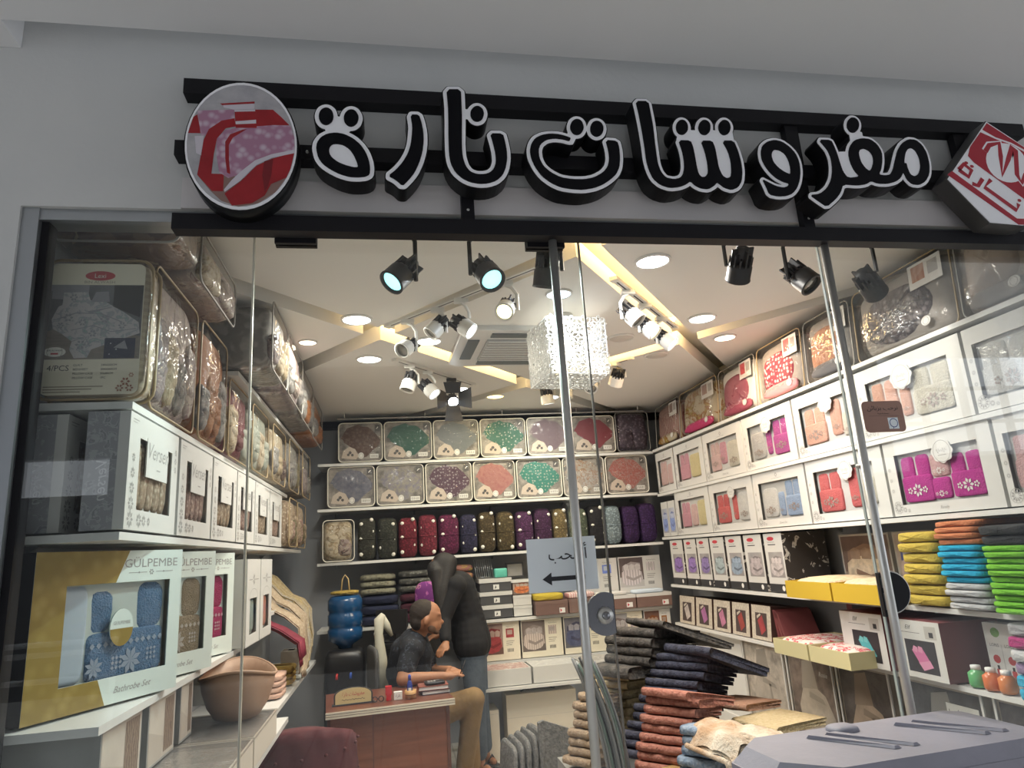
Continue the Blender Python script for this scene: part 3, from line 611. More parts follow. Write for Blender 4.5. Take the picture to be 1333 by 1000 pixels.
# sign frame of square tubes
t = thing('sign_frame', 'black square-tube frame carrying the sign letters above the glass', 'sign frame', (.9, -.05, 2.515))
ox = -.9; oz = -2.515
MB().box(-.6+ox, 2.40+ox, -.03, .02, 2.962+oz, 3.014+oz).build('upper_beam', BLACK, t)
MB().box(-.615+ox, 2.45+ox, -.03, .02, 2.75+oz, 2.80+oz).build('middle_beam', BLACK, t)
MB().box(-.61+ox, 2.75+ox, -.03, .02, 2.512+oz, 2.562+oz).build('lower_beam', BLACK, t)
for i, x in enumerate((.252, 1.43, 2.12)):
    up = MB().box(x-.02+ox, x+.02+ox, -.02, .01, 2.562+oz, 2.75+oz).build('upright', BLACK, t)
    MB().lathe([(.004, -.0225), (.005, -.02)], 8, (x+ox, 0, 2.60+oz), 'y').build('screw', STEEL, up)
    if i: MB().box(x-.03+ox, x+.02+ox, -.02, .01, 2.80+oz, 2.962+oz).build('upright', BLACK, t)
for x in (-.235, -.2): MB().lathe([(.004, -.036), (.005, -.03)], 8, (x+ox, 0, 2.775+oz), 'y').build('screw', STEEL, t)
# oval picture sign
t = thing('oval_sign', 'oval light-box sign with a photo of a red and lilac bed', 'sign', (-.41, -.05, 2.54))
cz = .205; RX, RZ = .158, .212
def oval(rx, rz, n=48): return [(rx*math.cos(2*PI*i/n), cz+rz*math.sin(2*PI*i/n)) for i in range(n)]
MB().prism(oval(RX, RZ), -.1, -.03, 0, 0, True).build('casing', SSIDE, t)
MB().prism(oval(RX*.975, RZ*.98), -.103, -.1).build('white_rim', SFACE, t)
RED = mat('print_red', (.36, .012, .02), .45, pat='noise', col2=(.27, .006, .012), sc=9); LIL = mat('print_lilac', (.55, .42, .52), .5, pat='cells', col2=(.40, .20, .30), col3=(.62, .52, .58), sc=42)
PGREY = mat('print_grey', (.46, .45, .47), .5, pat='noise', col2=(.36, .35, .38), sc=18); PWHT = mat('print_white', (.62, .58, .64), .5); PBRN = mat('print_brown', (.25, .15, .13), .5); PSHD = mat('print_dark_red', (.18, .006, .012), .5)
pm = [PGREY, RED, LIL, PWHT, PBRN, PSHD]
p = MB(); k = .94; p.poly(oval(RX*k, RZ*k), -.1036, 0)
def zq(pts):    # zoomed crop of the photo (872 x 1000) -> sign coordinates, kept inside the oval
    o_ = []
    for x, y in pts:
        a, b = (x-437)/378*RX, -(y-492)/428*RZ; q = math.hypot(a/(RX*k), b/(RZ*k))
        if q > 1: a, b = a/q, b/q
        o_.append((a, cz+b))
    return o_[::-1]
p.poly(zq([(330, 690), (160, 700), (250, 800), (320, 860), (430, 905), (560, 880), (680, 810), (760, 700), (640, 740)]), -.1040, 4)
p.poly(zq([(90, 310), (140, 305), (170, 430), (75, 430)]), -.1042, 1)
p.poly(zq([(140, 280), (380, 262), (385, 330), (240, 380), (210, 440), (170, 445)]), -.1044, 2)
p.poly(zq([(300, 222), (515, 205), (515, 250), (380, 262), (310, 250)]), -.1043, 3); p.poly(zq([(285, 225), (515, 200), (515, 214), (300, 236)]), -.1045, 1)
p.poly(zq([(385, 320), (300, 340), (220, 400), (190, 470), (160, 700), (260, 800), (330, 800), (330, 690), (250, 690), (260, 560), (275, 460), (330, 390), (395, 375)]), -.1046, 1)
p.poly(zq([(520, 255), (640, 250), (700, 300), (755, 352), (640, 355), (530, 380)]), -.1046, 1)
p.poly(zq([(130, 450), (190, 445), (180, 575), (145, 560)]), -.1046, 3)
p.poly(zq([(275, 460), (330, 400), (400, 385), (520, 370), (650, 355), (760, 355), (800, 430), (802, 520), (700, 540), (600, 580), (540, 605), (430, 690), (360, 715), (300, 680), (275, 560)]), -.1048, 2)
p.poly(zq([(330, 480), (360, 430), (440, 395), (470, 390), (380, 450), (355, 500), (360, 600), (372, 690), (350, 680), (335, 590)]), -.1050, 1)
p.poly(zq([(805, 515), (805, 540), (640, 575), (540, 625), (440, 730), (340, 805), (335, 790), (380, 730), (440, 670), (530, 595), (640, 550)]), -.1052, 3)
p.poly(zq([(805, 535), (795, 660), (740, 700), (640, 745), (600, 820), (520, 870), (390, 890), (340, 815), (440, 735), (540, 630), (640, 580)]), -.1051, 1)
p.poly(zq([(590, 600), (650, 580), (640, 690), (620, 760), (600, 800), (580, 690)]), -.1053, 5)
p.poly(zq([(383, 265), (520, 258), (535, 380), (395, 385)]), -.1054, 1); p.poly(zq([(392, 342), (528, 325), (530, 350), (395, 362)]), -.1056, 3); p.poly(zq([(383, 265), (520, 256), (522, 268), (384, 278)]), -.1056, 3)
p.build('bed_photo', pm, t)
# red logo box at the right end
LR = mat('logo_red', (.40, .016, .035), .4); t = thing('logo_box', 'red and white diamond logo light-box at the right end of the sign', 'sign', (2.135, -.05, 2.545))
D = [(.02, .42), (-.205, .175), (-.073, .008), (.06, .0), (.10, .006), (.335, .195)]
C_ = (.04, .19); sc_ = lambda P, f: [(C_[0]+(x-C_[0])*f, C_[1]+(z-C_[1])*f) for x, z in P]
MB().prism(D[::-1], -.1, -.031, 0).build('casing', mat('logo_box_side', (.045, .042, .04), .45), t)
MB().prism(sc_(D, .98)[::-1], -.1025, -.1).build('white_face', SFACE, t)
p = MB(); y_ = -.1032
def lq(pts, yy=y_, mi=0): p.poly([((x-430)/1005, (895-z)/1.88/1005*1.0+.0) for x, z in pts][::-1], yy, mi)
def L3(x, z):    # logo crop (782 x 1000) -> local
    return ((x-490)*.00074+.02, .42-(z-105)*.000525)
def lp(pts, mi=0, yy=y_): p.poly([L3(*q) for q in pts][::-1], yy, mi)
lp([(490, 125), (455, 180), (520, 235), (600, 270), (770, 400)])
lp([(440, 200), (360, 320), (335, 390), (360, 440), (600, 715), (650, 645), (755, 450), (750, 415), (600, 285), (520, 250)])
p.poly([(lambda q: q)(L3(545+112*math.cos(a_)-30*math.sin(a_), 430+150*math.sin(a_)+25*math.cos(a_))) for a_ in [2*PI*k_/28 for k_ in range(28)]], -.1034, 1)
lp([(225, 510), (195, 540), (520, 895), (750, 890), (782, 850), (782, 800), (740, 850), (520, 850)]); lp([(610, 750), (570, 820), (675, 825)])
p.line([L3(*q) for q in [(440, 350), (470, 300), (530, 280), (520, 380), (500, 530), (560, 400), (600, 300), (615, 330), (585, 520), (600, 580), (635, 515)]], .032, -.1035, 1)
p.line([L3(*q) for q in [(440, 350), (470, 300), (530, 280), (520, 380), (500, 530), (560, 400), (600, 300), (615, 330), (585, 520), (600, 580), (635, 515)]], .019, -.1037, 0)
for st_ in ([(265, 500), (300, 455), (335, 500), (310, 550), (265, 500)], [(320, 600), (350, 615), (385, 560)], [(430, 565), (385, 625), (530, 790), (550, 740)], [(660, 760), (700, 810), (720, 780)], [(670, 690), (740, 750), (760, 720), (700, 700), (745, 690), (775, 660)]):
    p.line([L3(*q) for q in st_], .016, -.1036, 0)
for dx, dz in ((315, 445), (342, 470), (560, 715), (690, 635), (705, 655), (660, 745), (680, 735)): p.ell(*L3(dx, dz), .008, .006, -.1036, 0, 10)
p.build('red_print', [LR, SFACE], t)
# ---------------------------------------------------------------- goods: builders
ORD = ['first', 'second', 'third', 'fourth', 'fifth', 'sixth', 'seventh', 'eighth', 'ninth', 'tenth', 'eleventh', 'twelfth', 'thirteenth']
PIPW = mat('cream_piping', (.74, .71, .62), .4); PIPG = mat('tan_piping', (.40, .30, .17), .4); PIPD = mat('grey_piping', (.30, .29, .27), .4)
KRAFT = mat('grey_back_card', (.52, .50, .47), .6, pat='noise', col2=(.44, .42, .39), sc=6)
def shelf(x0, x1, y0, y1, z, lab, ax='y', rails=True, bd=.06):
    t = thing('wall_shelf', lab, 'shelf', ((x0+x1)/2, (y0+y1)/2, z), group='white wall shelves')
    a, b = (x1-x0)/2, (y1-y0)/2
    MB().box(-a, a, -b, b, -.026, -.004).build('board', SHELF, t)
    n = 5 if rails else 0
    for i in range(n):
        if ax == 'y':
            y = -b+.12+(2*b-.24)*i/(n-1); s = 1 if x1 > 1.5 else -1
            MB().add([(s*a, y-.008, -.026), (s*a, y+.008, -.026), (s*a, y-.008, -bd), (s*a, y+.008, -bd), (s*a*.7, y-.008, -.026), (s*a*.7, y+.008, -.026)],
                     [(0, 2, 4), (1, 5, 3), (2, 3, 5, 4), (0, 1, 3, 2), (0, 4, 5, 1)]).build('bracket', ALU, t)
        else:
            x = -a+.12+(2*a-.24)*i/(n-1)
            MB().add([(x-.008, b, -.026), (x+.008, b, -.026), (x-.008, b, -bd), (x+.008, b, -bd), (x-.008, b*.7, -.026), (x+.008, b*.7, -.026)],
                     [(0, 4, 2), (1, 3, 5), (2, 4, 5, 3), (0, 2, 3, 1), (0, 1, 5, 4)]).build('bracket', ALU, t)
    return t
def bag(lab, loc, rz, w_, h, d, fab, card=None, fold=None, grp='bagged bedding sets', tx=0, cover=None, pip=None, seed=0, name='bedding_bag', handle=False):
    """clear zipped bag: quilt block, folded extras, insert card, vinyl cover, piping"""
    t = thing(name, lab, 'bedding bag', loc, rz, grp); tilt(t, tx)
    hw = w_/2
    MB().pill(-hw+.012, hw-.012, .03, d-.005, .008, h-.01, 6, 24, 10, lump=.018, seed=seed).build('folded_quilt', fab, t)
    if fold is not None:
        rr = random.Random(seed); fs = fold if isinstance(fold, (list, tuple)) else [fold]
        n = len(fs)
        for i, fm in enumerate(fs):
            a = -hw+.03+(w_-.06)*i/n; b = -hw+.03+(w_-.06)*(i+1)/n; zt = h*rr.uniform(.42, .72)
            q = MB().pill(a-.01, b+.01, .012, .07, .02+rr.uniform(0, .03), zt, 2.6, 18, 8, lump=.09, seed=seed+i)
            for k in range(1, 3): q.pill(a+.005, b-.005, .008, .055, .03+zt*.30*k-.02, .03+zt*.30*k+.05, 2.4, 14, 6, lump=.1, seed=seed+i+k)
            q.build('fold', fm, t)
    if card is not None: card(t, w_, h)
    MB().pill(-hw, hw, .0, d, .0, h, 7, 28, 12, lump=.012, seed=seed, e2=5).build('plastic_cover', cover or COVER2, t)
    rp_ = rrect(-hw+.003, hw-.003, .003, h-.003, .035)
    MB().tube([(x, .028, z) for x, z in rp_], .0042, 5, True).build('piping', pip or PIPG, t)
    if handle: MB().tube([(-.05, d*.4, h-.005), (-.045, d*.4, h+.03), (.045, d*.4, h+.03), (.05, d*.4, h-.005)], .006, 6).build('carry_handle', pip or PIPG, t)
    return t
def pic_bed(p, x0, x1, z0, z1, y, i0):
    """simple bed photo: 0 wall, 1 floor, 2 cover, 3 pillow, 4 accent (material slots from i0)"""
    X = lambda u: x0+(x1-x0)*u
    Z = lambda v: z0+(z1-z0)*v
    p.rect(x0, x1, z0, z1, y, i0); p.poly([(X(0), Z(0)), (X(1), Z(0)), (X(1), Z(.22)), (X(0), Z(.34))], y-.0004, i0+1)
    p.poly([(X(.12), Z(.72)), (X(.10), Z(.55)), (X(.9), Z(.55)), (X(.88), Z(.8)), (X(.5), Z(.86))], y-.0006, i0+4)
    p.poly([(X(.08), Z(.5)), (X(.05), Z(.22)), (X(.2), Z(.08)), (X(.5), Z(.04)), (X(.8), Z(.10)), (X(.95), Z(.25)), (X(.92), Z(.5)), (X(.72), Z(.62)), (X(.45), Z(.64)), (X(.22), Z(.6))], y-.0008, i0+2)
    for u in (.18, .42, .66):
        p.poly([(X(u), Z(.58)), (X(u+.2), Z(.57)), (X(u+.22), Z(.74)), (X(u+.1), Z(.79)), (X(u-.01), Z(.74))], y-.001, i0+3)
    p.poly([(X(.25), Z(.3)), (X(.55), Z(.2)), (X(.9), Z(.32)), (X(.9), Z(.4)), (X(.55), Z(.29)), (X(.26), Z(.4))], y-.001, i0+4)
def pmats(key, wall, floor, cover, pillow, accent, pat='noise', sc=30):
    return [mat(key+'_w', wall, .5, pat='noise', col2=tuple(c*.75 for c in wall), sc=9), mat(key+'_f', floor, .5), mat(key+'_c', cover, .5, pat=pat, col2=tuple(min(1, c*1.5) for c in cover), sc=sc),
            mat(key+'_p', pillow, .5, pat='noise', col2=tuple(c*.8 for c in pillow), sc=20), mat(key+'_a', accent, .5)]
def carton(t, w_, h, d, m, wins, fr=.004):
    """open-front box with a cut window (one rectangle) as one mesh"""
    hw = w_/2; mb = MB(); x0, x1, z0, z1 = wins; e = .004
    mb.box(-hw, hw, d-e, d, 0, h).box(-hw, -hw+e, fr, d-e, 0, h).box(hw-e, hw, fr, d-e, 0, h).box(-hw+e, hw-e, fr, d-e, 0, e).box(-hw+e, hw-e, fr, d-e, h-e, h)
    mb.box(-hw, x0, 0, fr, 0, h).box(x1, hw, 0, fr, 0, h).box(x0, x1, 0, fr, 0, z0).box(x0, x1, 0, fr, z1, h)
    mb.build('carton', m, t); return MB().box(x0-.004, x1+.004, .024, .028, z0-.004, z1+.004).build('liner', m, t)
def garment(mb, x0, x1, z0, z1, y, mi=0, seed=0, vneck=True, th=.03):
    """folded robe panel: two lapels over a pocket band"""
    xm = (x0+x1)/2; zs = z0+(z1-z0)*.52
    mb.pill(x0, x1, y, y+th, z0, zs+.01, 9, 20, 8, mi, lump=.01, seed=seed)
    mb.pill(x0+.004, xm-.004, y+.004, y+th+.008, zs-.02, z1, 5, 18, 6, mi, lump=.03, seed=seed+1)
    mb.pill(xm+.004, x1-.004, y+.004, y+th+.008, zs-.02, z1, 5, 18, 6, mi, lump=.03, seed=seed+2)
    return mb
def daisy(p, cx, cz, r, y, mi, n=8):
    for k in range(n):
        a = 2*PI*k/n; b = PI/n*.8
        p.poly([(cx+r*.25*math.cos(a), cz+r*.25*math.sin(a)), (cx+r*.7*math.cos(a+b), cz+r*.7*math.sin(a+b)), (cx+r*math.cos(a), cz+r*math.sin(a)), (cx+r*.7*math.cos(a-b), cz+r*.7*math.sin(a-b))][::-1], y, mi)
def robe_box(lab, loc, rz, w_, h, d, win, items, badge=None, grp='white towel gift boxes', foot=None, emb=None, tx=0, crest=False, seed=0):
    t = thing('gift_box', lab, 'gift box', loc, rz, grp); tilt(t, tx)
    x0, x1, z0, z1 = win; carton(t, w_, h, d, WHITE, win)
    for i, (u0, u1, v0, v1, m, kind) in enumerate(items):
        a, b = x0+(x1-x0)*u0, x0+(x1-x0)*u1; c, e = z0+(z1-z0)*v0, z0+(z1-z0)*v1; mb = MB()
        if kind == 'robe': garment(mb, a, b, c, e, .012, seed=seed+i)
        else: mb.pill(a, b, .014, .05, c, e, 6, 18, 8, lump=.015, seed=seed+i)
        g = mb.build('folded_robe' if kind == 'robe' else 'folded_towel', m, t)
        if emb is not None:
            q = MB(); cx, cz_ = (a+b)/2, c+(e-c)*.25; daisy(q, cx, cz_, min(b-a, e-c)*.17, .0095, 0, 7); daisy(q, cx-.25*(b-a), cz_, min(b-a, e-c)*.09, .0095, 0, 5); daisy(q, cx+.25*(b-a), cz_, min(b-a, e-c)*.09, .0095, 0, 5)
            q.build('embroidery', emb, g)
    MB().rect(x0, x1, z0, z1, .003).build('window_film', FILM, t)
    p = MB(); 
    if badge:
        bx, br = badge
        pts = [(bx+br*(1+.06*math.cos(8*a))*math.cos(a), z1-br*.35+br*.85*(1+.06*math.cos(8*a))*math.sin(a)) for a in [2*PI*i/40 for i in range(40)]]
        b_ = MB().prism(pts, -.003, .0).build('badge', WHITE, t)
        q = MB(); q.ring(bx, z1-br*.35, br*.78, br*.82, -.0035, 0, 28); scrawl(q, bx, z1-br*.30, br*1.0, br*.4, -.0035); q.rect(bx-br*.4, bx+br*.4, z1-br*.66, z1-br*.61, -.0035); q.build('badge_print', GREYINK, b_)
    hw = w_/2
    daisy(p, -hw+.035, .04, .026, -.0006, 0, 10); p.ring(-hw+.035, .04, .027, .029, -.0006, 0, 24); daisy(p, -hw+.075, .028, .013, -.0006, 0, 8); daisy(p, -hw+.10, .022, .009, -.0006, 0, 8)
    for k in range(3): daisy(p, -hw+.02, .12+.05*k, .010, -.0006, 0, 7)
    if crest: daisy(p, (x0+x1)/2, h-.035, .016, -.0006, 0, 6); p.line([((x0+x1)/2-.06, h-.055), ((x0+x1)/2+.06, h-.055)], .002, -.0006)
    if foot: text_mesh(p, foot, .0, .018, .014, -.0006, shear=.35)
    p.build('printed_ornament', GREYINK, t)['kind'] = 'stuff'
    return t
def picture_box(lab, loc, rz, w_, h, d, body, mats, draw, cat='box', name='picture_box', grp=None, tx=0):
    t = thing(name, lab, cat, loc, rz, grp); tilt(t, tx)
    MB().box(-w_/2, w_/2, 0, d, 0, h).build('carton', body, t)
    p = MB(); draw(p, w_, h); p.build('printed_front', mats, t)
    return t
def towel(lab, loc, rz, w_, d, th, m, grp, seed=0, name='folded_towel', folds=1, cat='towel'):
    """folded towel: rounded front fold, layered edge"""
    mb = MB()
    for k in range(folds):
        a, b = th*k/folds, th*(k+1)/folds
        mb.pill(-w_/2, w_/2, 0 if k % 2 == 0 else .004, d, a, b+.002, 6, 24, 10, lump=.014, seed=seed+k)
    mb2 = mb.build(name, m, None, loc, (0, 0, rz)); return tag(mb2, lab, cat, grp)
# ---------------------------------------------------------------- left wall
RL = R(90)
shelf(-1.05, -.752, .13, 3.2, 2.058, 'left wall shelf board above the beige lace boxes')
shelf(-1.05, -.752, .10, 4.0, 1.678, 'left wall shelf board above the bathrobe set boxes')
shelf(-1.05, -.752, .06, 2.55, 1.186, 'left wall shelf board under the bathrobe set boxes')
F_ = {
 'mauve': mat('fab_mauve', (.40, .32, .31), .8, pat='floral', col2=(.52, .44, .38), col3=(.22, .15, .15), sc=9),
 'tan': mat('fab_tan', (.46, .36, .22), .8, pat='swirl', col2=(.58, .48, .32), sc=14),
 'rust': mat('fab_rust', (.40, .15, .04), .75, pat='noise', col2=(.30, .10, .03), sc=7),
 'grey': mat('fab_grey', (.36, .34, .32), .85, pat='cells', col2=(.22, .21, .21), col3=(.50, .48, .45), sc=30),
 'cream': mat('fab_cream', (.66, .58, .44), .8, pat='floral', col2=(.50, .40, .26), col3=(.32, .24, .16), sc=14),
 'mint': mat('fab_mint', (.42, .47, .40), .8, pat='noise', col2=(.54, .56, .48), sc=12),
 'maroon': mat('fab_maroon', (.20, .03, .05), .8, pat='noise', col2=(.12, .02, .03), sc=9),
 'brown': mat('fab_brown', (.20, .13, .10), .8, pat='floral', col2=(.10, .06, .06), col3=(.42, .34, .24), sc=6),
 'silver': mat('fab_silver', (.46, .45, .42), .7, pat='swirl', col2=(.28, .27, .26), sc=9),
 'olive': mat('fab_olive', (.34, .30, .16), .8, pat='cells', col2=(.22, .19, .10), sc=40),
 'dusk': mat('fab_dusk', (.30, .25, .27), .8, pat='floral', col2=(.42, .36, .35), col3=(.18, .14, .16), sc=18),
}
# the big bag in the window, facing out
t = thing('bedding_bag', 'cream quilt bag with red oval logo and bed photo facing the window', 'bedding bag', (-.872, .105, 2.062), 0, 'bagged bedding sets')
Wd, Hh = .30, .44
MB().pill(-.15, .15, .02, .115, .005, Hh, 7, 28, 10, lump=.01).build('folded_quilt', mat('quilt_beige', (.50, .42, .32), .8, pat='hstripes', col2=(.42, .35, .27), sc=14), t)
CARDC = mat('cream_card', (.84, .78, .63), .5); DKPH = mat('photo_dark', (.09, .09, .11), .5, pat='noise', col2=(.16, .16, .18), sc=16)
BEDW = mat('photo_bed_floral', (.55, .52, .53), .5, pat='floral', col2=(.38, .38, .42), col3=(.30, .40, .38), sc=34); FLR = mat('photo_floor', (.28, .24, .21), .5, pat='grain', col2=(.20, .17, .15), sc=20)
REDO = mat('logo_oval_red', (.52, .05, .07), .4); NAVY = mat('photo_navy', (.03, .035, .07), .5, pat='dots', col2=(.5, .5, .55), sc=60, thr=.25)
p = MB(); p.poly(rrect(-.13, .135, .012, .425, .02), .012, 0)
p.rect(-.128, .133, .12, .355, .0115, 1); p.poly([(-.128, .12), (.133, .12), (.133, .19), (-.06, .235), (-.128, .205)], .0112, 3)
p.poly([(-.12, .35), (-.12, .31), (-.02, .305), (-.02, .35)], .0112, 4)
p.poly([(-.115, .245), (-.10, .285), (-.05, .31), (.03, .30), (.085, .265), (.125, .235), (.13, .20), (.05, .17), (.0, .15), (-.01, .125), (-.045, .123), (-.06, .15), (-.055, .175), (-.085, .20), (-.11, .215)], .0109, 2)
p.poly([(-.09, .285), (-.088, .33), (-.022, .332), (-.012, .30), (-.05, .298)], .0106, 2); p.poly([(-.128, .355), (-.128, .335), (-.10, .338), (-.02, .338), (-.02, .355)], .0108, 4); p.poly([(-.012, .30), (.0, .332), (.035, .334), (.04, .30)], .0107, 4); p.poly([(.05, .355), (.05, .285), (.128, .25), (.133, .355)], .0109, 9); p.line([(-.10, .245), (-.05, .265), (.02, .262), (.08, .235)], .003, .0104, 4); p.line([(-.06, .21), (.0, .225), (.05, .205), (.12, .215)], .0025, .0104, 4); p.line([(-.055, .175), (-.02, .19), (-.005, .16)], .0025, .0104, 4)
for a_, b_, r_ in ((-.07, .25, .014), (-.03, .235, .012), (.03, .245, .014), (.08, .225, .012), (-.03, .165, .016), (-.06, .315, .012), (.0, .20, .012), (-.09, .225, .011)): daisy(p, a_, b_, r_, .0103, 4, 6)
p.poly([(-.02, .27), (.05, .285), (.06, .29), (-.01, .262)], .0105, 4)
p.rect(.035, .12, .122, .185, .0104, 5); p.poly([(.06, .155), (.09, .178), (.10, .15)], .0102, 4)
p.ell(.008, .385, .042, .0155, .0112, 6, 28)
text_mesh(p, 'Lexi', .008, .378, .014, .0106, 7); text_mesh(p, 'BIN ALWASH', .008, .360, .009, .0106, 8, wid=.085)
text_mesh(p, '4/PCS', -.085, .085, .017, .0106, 9)
for i, s_ in enumerate(('QUILT', 'BEDSHEET', 'PILLOW CASE', 'PILLOW CASE')): text_mesh(p, s_, -.045, .099-.013*i, .0062, .0106, 9, 'LEFT'); text_mesh(p, ('240x260CM', '250x260CM', '50x80CM', '1PC')[i], .03, .099-.013*i, .0062, .0106, 9, 'LEFT')
for i in range(3): p.rect(-.12, .04-.03*i, .035-.008*i, .038-.008*i, .0106, 8)
p.ell(-.098, .143, .030, .015, .0104, 7, 24); p.ring(-.098, .143, .020, .0212, .0102, 8, 24); text_mesh(p, 'BIN ALWASH', -.098, .145, .005, .0100, 9); p.rect(-.108, -.088, .135, .140, .0100, 6)
for a, b, r_ in ((.10, .05, .014), (.115, .07, .008), (.085, .03, .012), (.112, .03, .012)): daisy(p, a, b, r_, .0104, 10, 6)
p.build('insert_card', [CARDC, DKPH, BEDW, FLR, mat('photo_grey', (.30, .30, .33), .5), NAVY, REDO, mat('print_pale', (.85, .82, .76), .5), mat('print_gold_grey', (.36, .31, .24), .5), INK, mat('print_rust', (.40, .20, .14), .5)], t)
MB().pill(-.155, .155, 0, .122, 0, Hh+.006, 8, 30, 12, e2=6).build('plastic_cover', COVER, t)
for yy in (.03, .1): MB().tube([(x, yy, z) for x, z in rrect(-.152, .152, .003, Hh+.003, .04)], .005, 6, True).build('piping', PIPG, t)
z_ = MB().tube([(-.155, .06, .06), (-.157, .06, Hh*.5), (-.155, .06, Hh-.06)], .004, 5).build('zip', mat('zip_gold', (.5, .4, .2), .3, .8), t)
# brown floral bag lying above it
bag('dark brown floral quilt bag lying flat above the cream window bag', (-.85, .12, 2.575), 0, .40, .17, .30, F_['brown'], None, None, seed=3, cover=COVER, pip=PIPD)
bag('pale pink quilt bag with wine trim overhanging the top of the first left bags', (-.64, .72, 2.572), RL, .56, .205, .36, F_['mauve'], None, [F_['cream'], F_['mauve']], seed=4, pip=PIPD)
# tall bags of the first two places, then a lower row with a shelf and wide bags over it
lb = [(.24, .74, .49, 'mauve', ['dusk', 'tan', 'grey', 'mauve'], -.72), (.78, 1.22, .49, 'rust', ['grey', 'rust', 'rust', 'grey'], -.715), (1.26, 1.72, .37, 'maroon', ['cream', 'maroon', 'mint'], -.71), (1.76, 2.24, .36, 'mint', ['mint', 'cream', 'mint'], -.70),
      (2.28, 2.78, .35, 'cream', ['silver', 'tan', 'brown'], -.68), (2.82, 3.32, .35, 'silver', ['grey', 'silver', 'olive'], -.66), (3.36, 3.84, .35, 'grey', ['dusk', 'silver'], -.64)]
ll = ['mauve floral quilt bag first on the left shelf, next to the cream window bag', 'orange-brown quilt bag second on the left shelf', 'wine-red quilt bag third on the left shelf', 'mint green quilt bag fourth on the left shelf', 'cream floral quilt bag fifth on the left shelf',
      'silver grey quilt bag sixth on the left shelf', 'grey quilt bag last on the left shelf, touching the back corner']
for i, (a, b, h, f, fo, x) in enumerate(lb):
    bag(ll[i], (x, (a+b)/2, 2.060), RL, b-a, h, .31, F_[f], None, [F_[k] for k in fo], seed=20+i, tx=0, pip=PIPG)
shelf(-1.05, -.70, 1.26, 4.0, 2.46, 'high left shelf board under the big overhanging bags', rails=False)
for i, (a, b, f, fo, x, h, z) in enumerate([(1.235, 1.72, 'silver', ['dusk', 'cream', 'tan'], -.52, .345, 2.462), (1.74, 2.36, 'dusk', ['silver', 'mauve', 'grey'], -.52, .345, 2.462), (2.40, 3.06, 'grey', ['silver', 'rust', 'grey'], -.53, .34, 2.462), (3.10, 3.80, 'rust', ['grey', 'rust'], -.54, .33, 2.462)]):
    bag(('silver grey bag under the ceiling, nearest of the high left row', 'dusky mauve bag under the ceiling, second of the high left row', 'grey bag under the ceiling, third of the high left row', 'rusty bag under the ceiling in the far left corner')[i], (x, (a+b)/2, z), RL, b-a, h, .36, F_[f], None, [F_[k] for k in fo], seed=40+i, pip=PIPD, handle=False)
# lace boxes
LACE = mat('beige_lace', (.47, .39, .29), .85, pat='cells', col2=(.30, .22, .15), col3=(.62, .55, .44), sc=55, bump=.4, bs=90); LACE2 = mat('rose_lace', (.46, .33, .28), .85, pat='cells', col2=(.28, .18, .15), col3=(.60, .50, .42), sc=60, bump=.4, bs=90)
GREYB = mat('grey_damask_card', (.33, .33, .35), .5, pat='floral', col2=(.42, .42, .44), col3=(.27, .27, .29), sc=22)
def lace_box(y0, y1, lab, lace, x=-.75, side=True, z=1.682, h=.342, d=.115):
    w_ = y1-y0; hw = w_/2
    t = thing('lace_box', lab, 'gift box', (x, (y0+y1)/2, z), RL, 'boxes of lace sets')
    win = (-hw*.62, hw*.72, .06, .275); carton(t, w_, h, d, WHITE, win)
    mb = MB()
    for k in range(5):
        a = win[0]+(win[1]-win[0])*k/5; mb.pill(a, a+(win[1]-win[0])/5+.004, .012, .05, .062, .273, 4, 14, 8, lump=.03, seed=k)
    mb.build('lace_cloth', lace, t)
    MB().prism([(win[0]+.22*w_*.6, .165), (win[1]-.1*w_, .165), (win[1]-.1*w_, .285), (win[0]+.22*w_*.6, .285)], -.001, .003).build('paper_tab', WHITE, t)
    MB().rect(win[0], win[1], win[2], win[3], .0035).build('window_film', FILM, t)
    p = MB(); text_mesh(p, 'Versen', (win[0]+win[1])/2+.02*w_, .225, .05, -.0016, shear=.3, wid=w_*.42); p.rect((win[0]+win[1])/2, (win[0]+win[1])/2+.035, .193, .197, -.0016)
    for k in range(5): daisy(p, -hw*.82, .03+.045*k, .026-.003*k, -.0006, 0, 8)
    for k in range(3): daisy(p, -hw*.5+.09*w_*k, .03, .022-.004*k, -.0006, 0, 8)
    for k in range(3): daisy(p, hw*.88, .22+.03*k, .012, -.0006, 0, 6)
    p.rect(-hw+.02, -hw+.07, h-.02, h-.017, -.0006); p.rect(-hw+.02, -hw+.055, h-.028, h-.026, -.0006); p.build('printed_ornament', GREYINK, t)
    if side:
        q = MB(); S_ = -hw-.0006
        q.quad((S_, d, 0), (S_, .03, 0), (S_, .03, h), (S_, d, h), 0); q.build('grey_side_panel', [GREYB], t)
        r_ = MB(); text_mesh(r_, 'Versen', 0, 0, .03, 0, shear=.25); r_.v = [(S_-.0006, .055+zz, h*.42-xx) for xx, yy, zz in r_.v]; 
        for f in r_.f: f.reverse()
        r_.build('side_lettering', mat('silver_ink', (.62, .62, .63), .35, .4), t)
    return t
lbx = [(.12, .585), (.615, 1.065), (1.09, 1.54), (1.56, 2.0), (2.02, 2.47), (2.49, 2.95)]
for i, (a, b) in enumerate(lbx):
    lace_box(a, b, '%s lace-set box from the window on the left shelf' % ORD[i], LACE if i % 2 == 0 else LACE2, side=(i == 0))
lace_box(.14, .58, 'grey lace-set box hidden deepest in the left window corner', LACE, x=-.925, side=True, h=.34, d=.11)
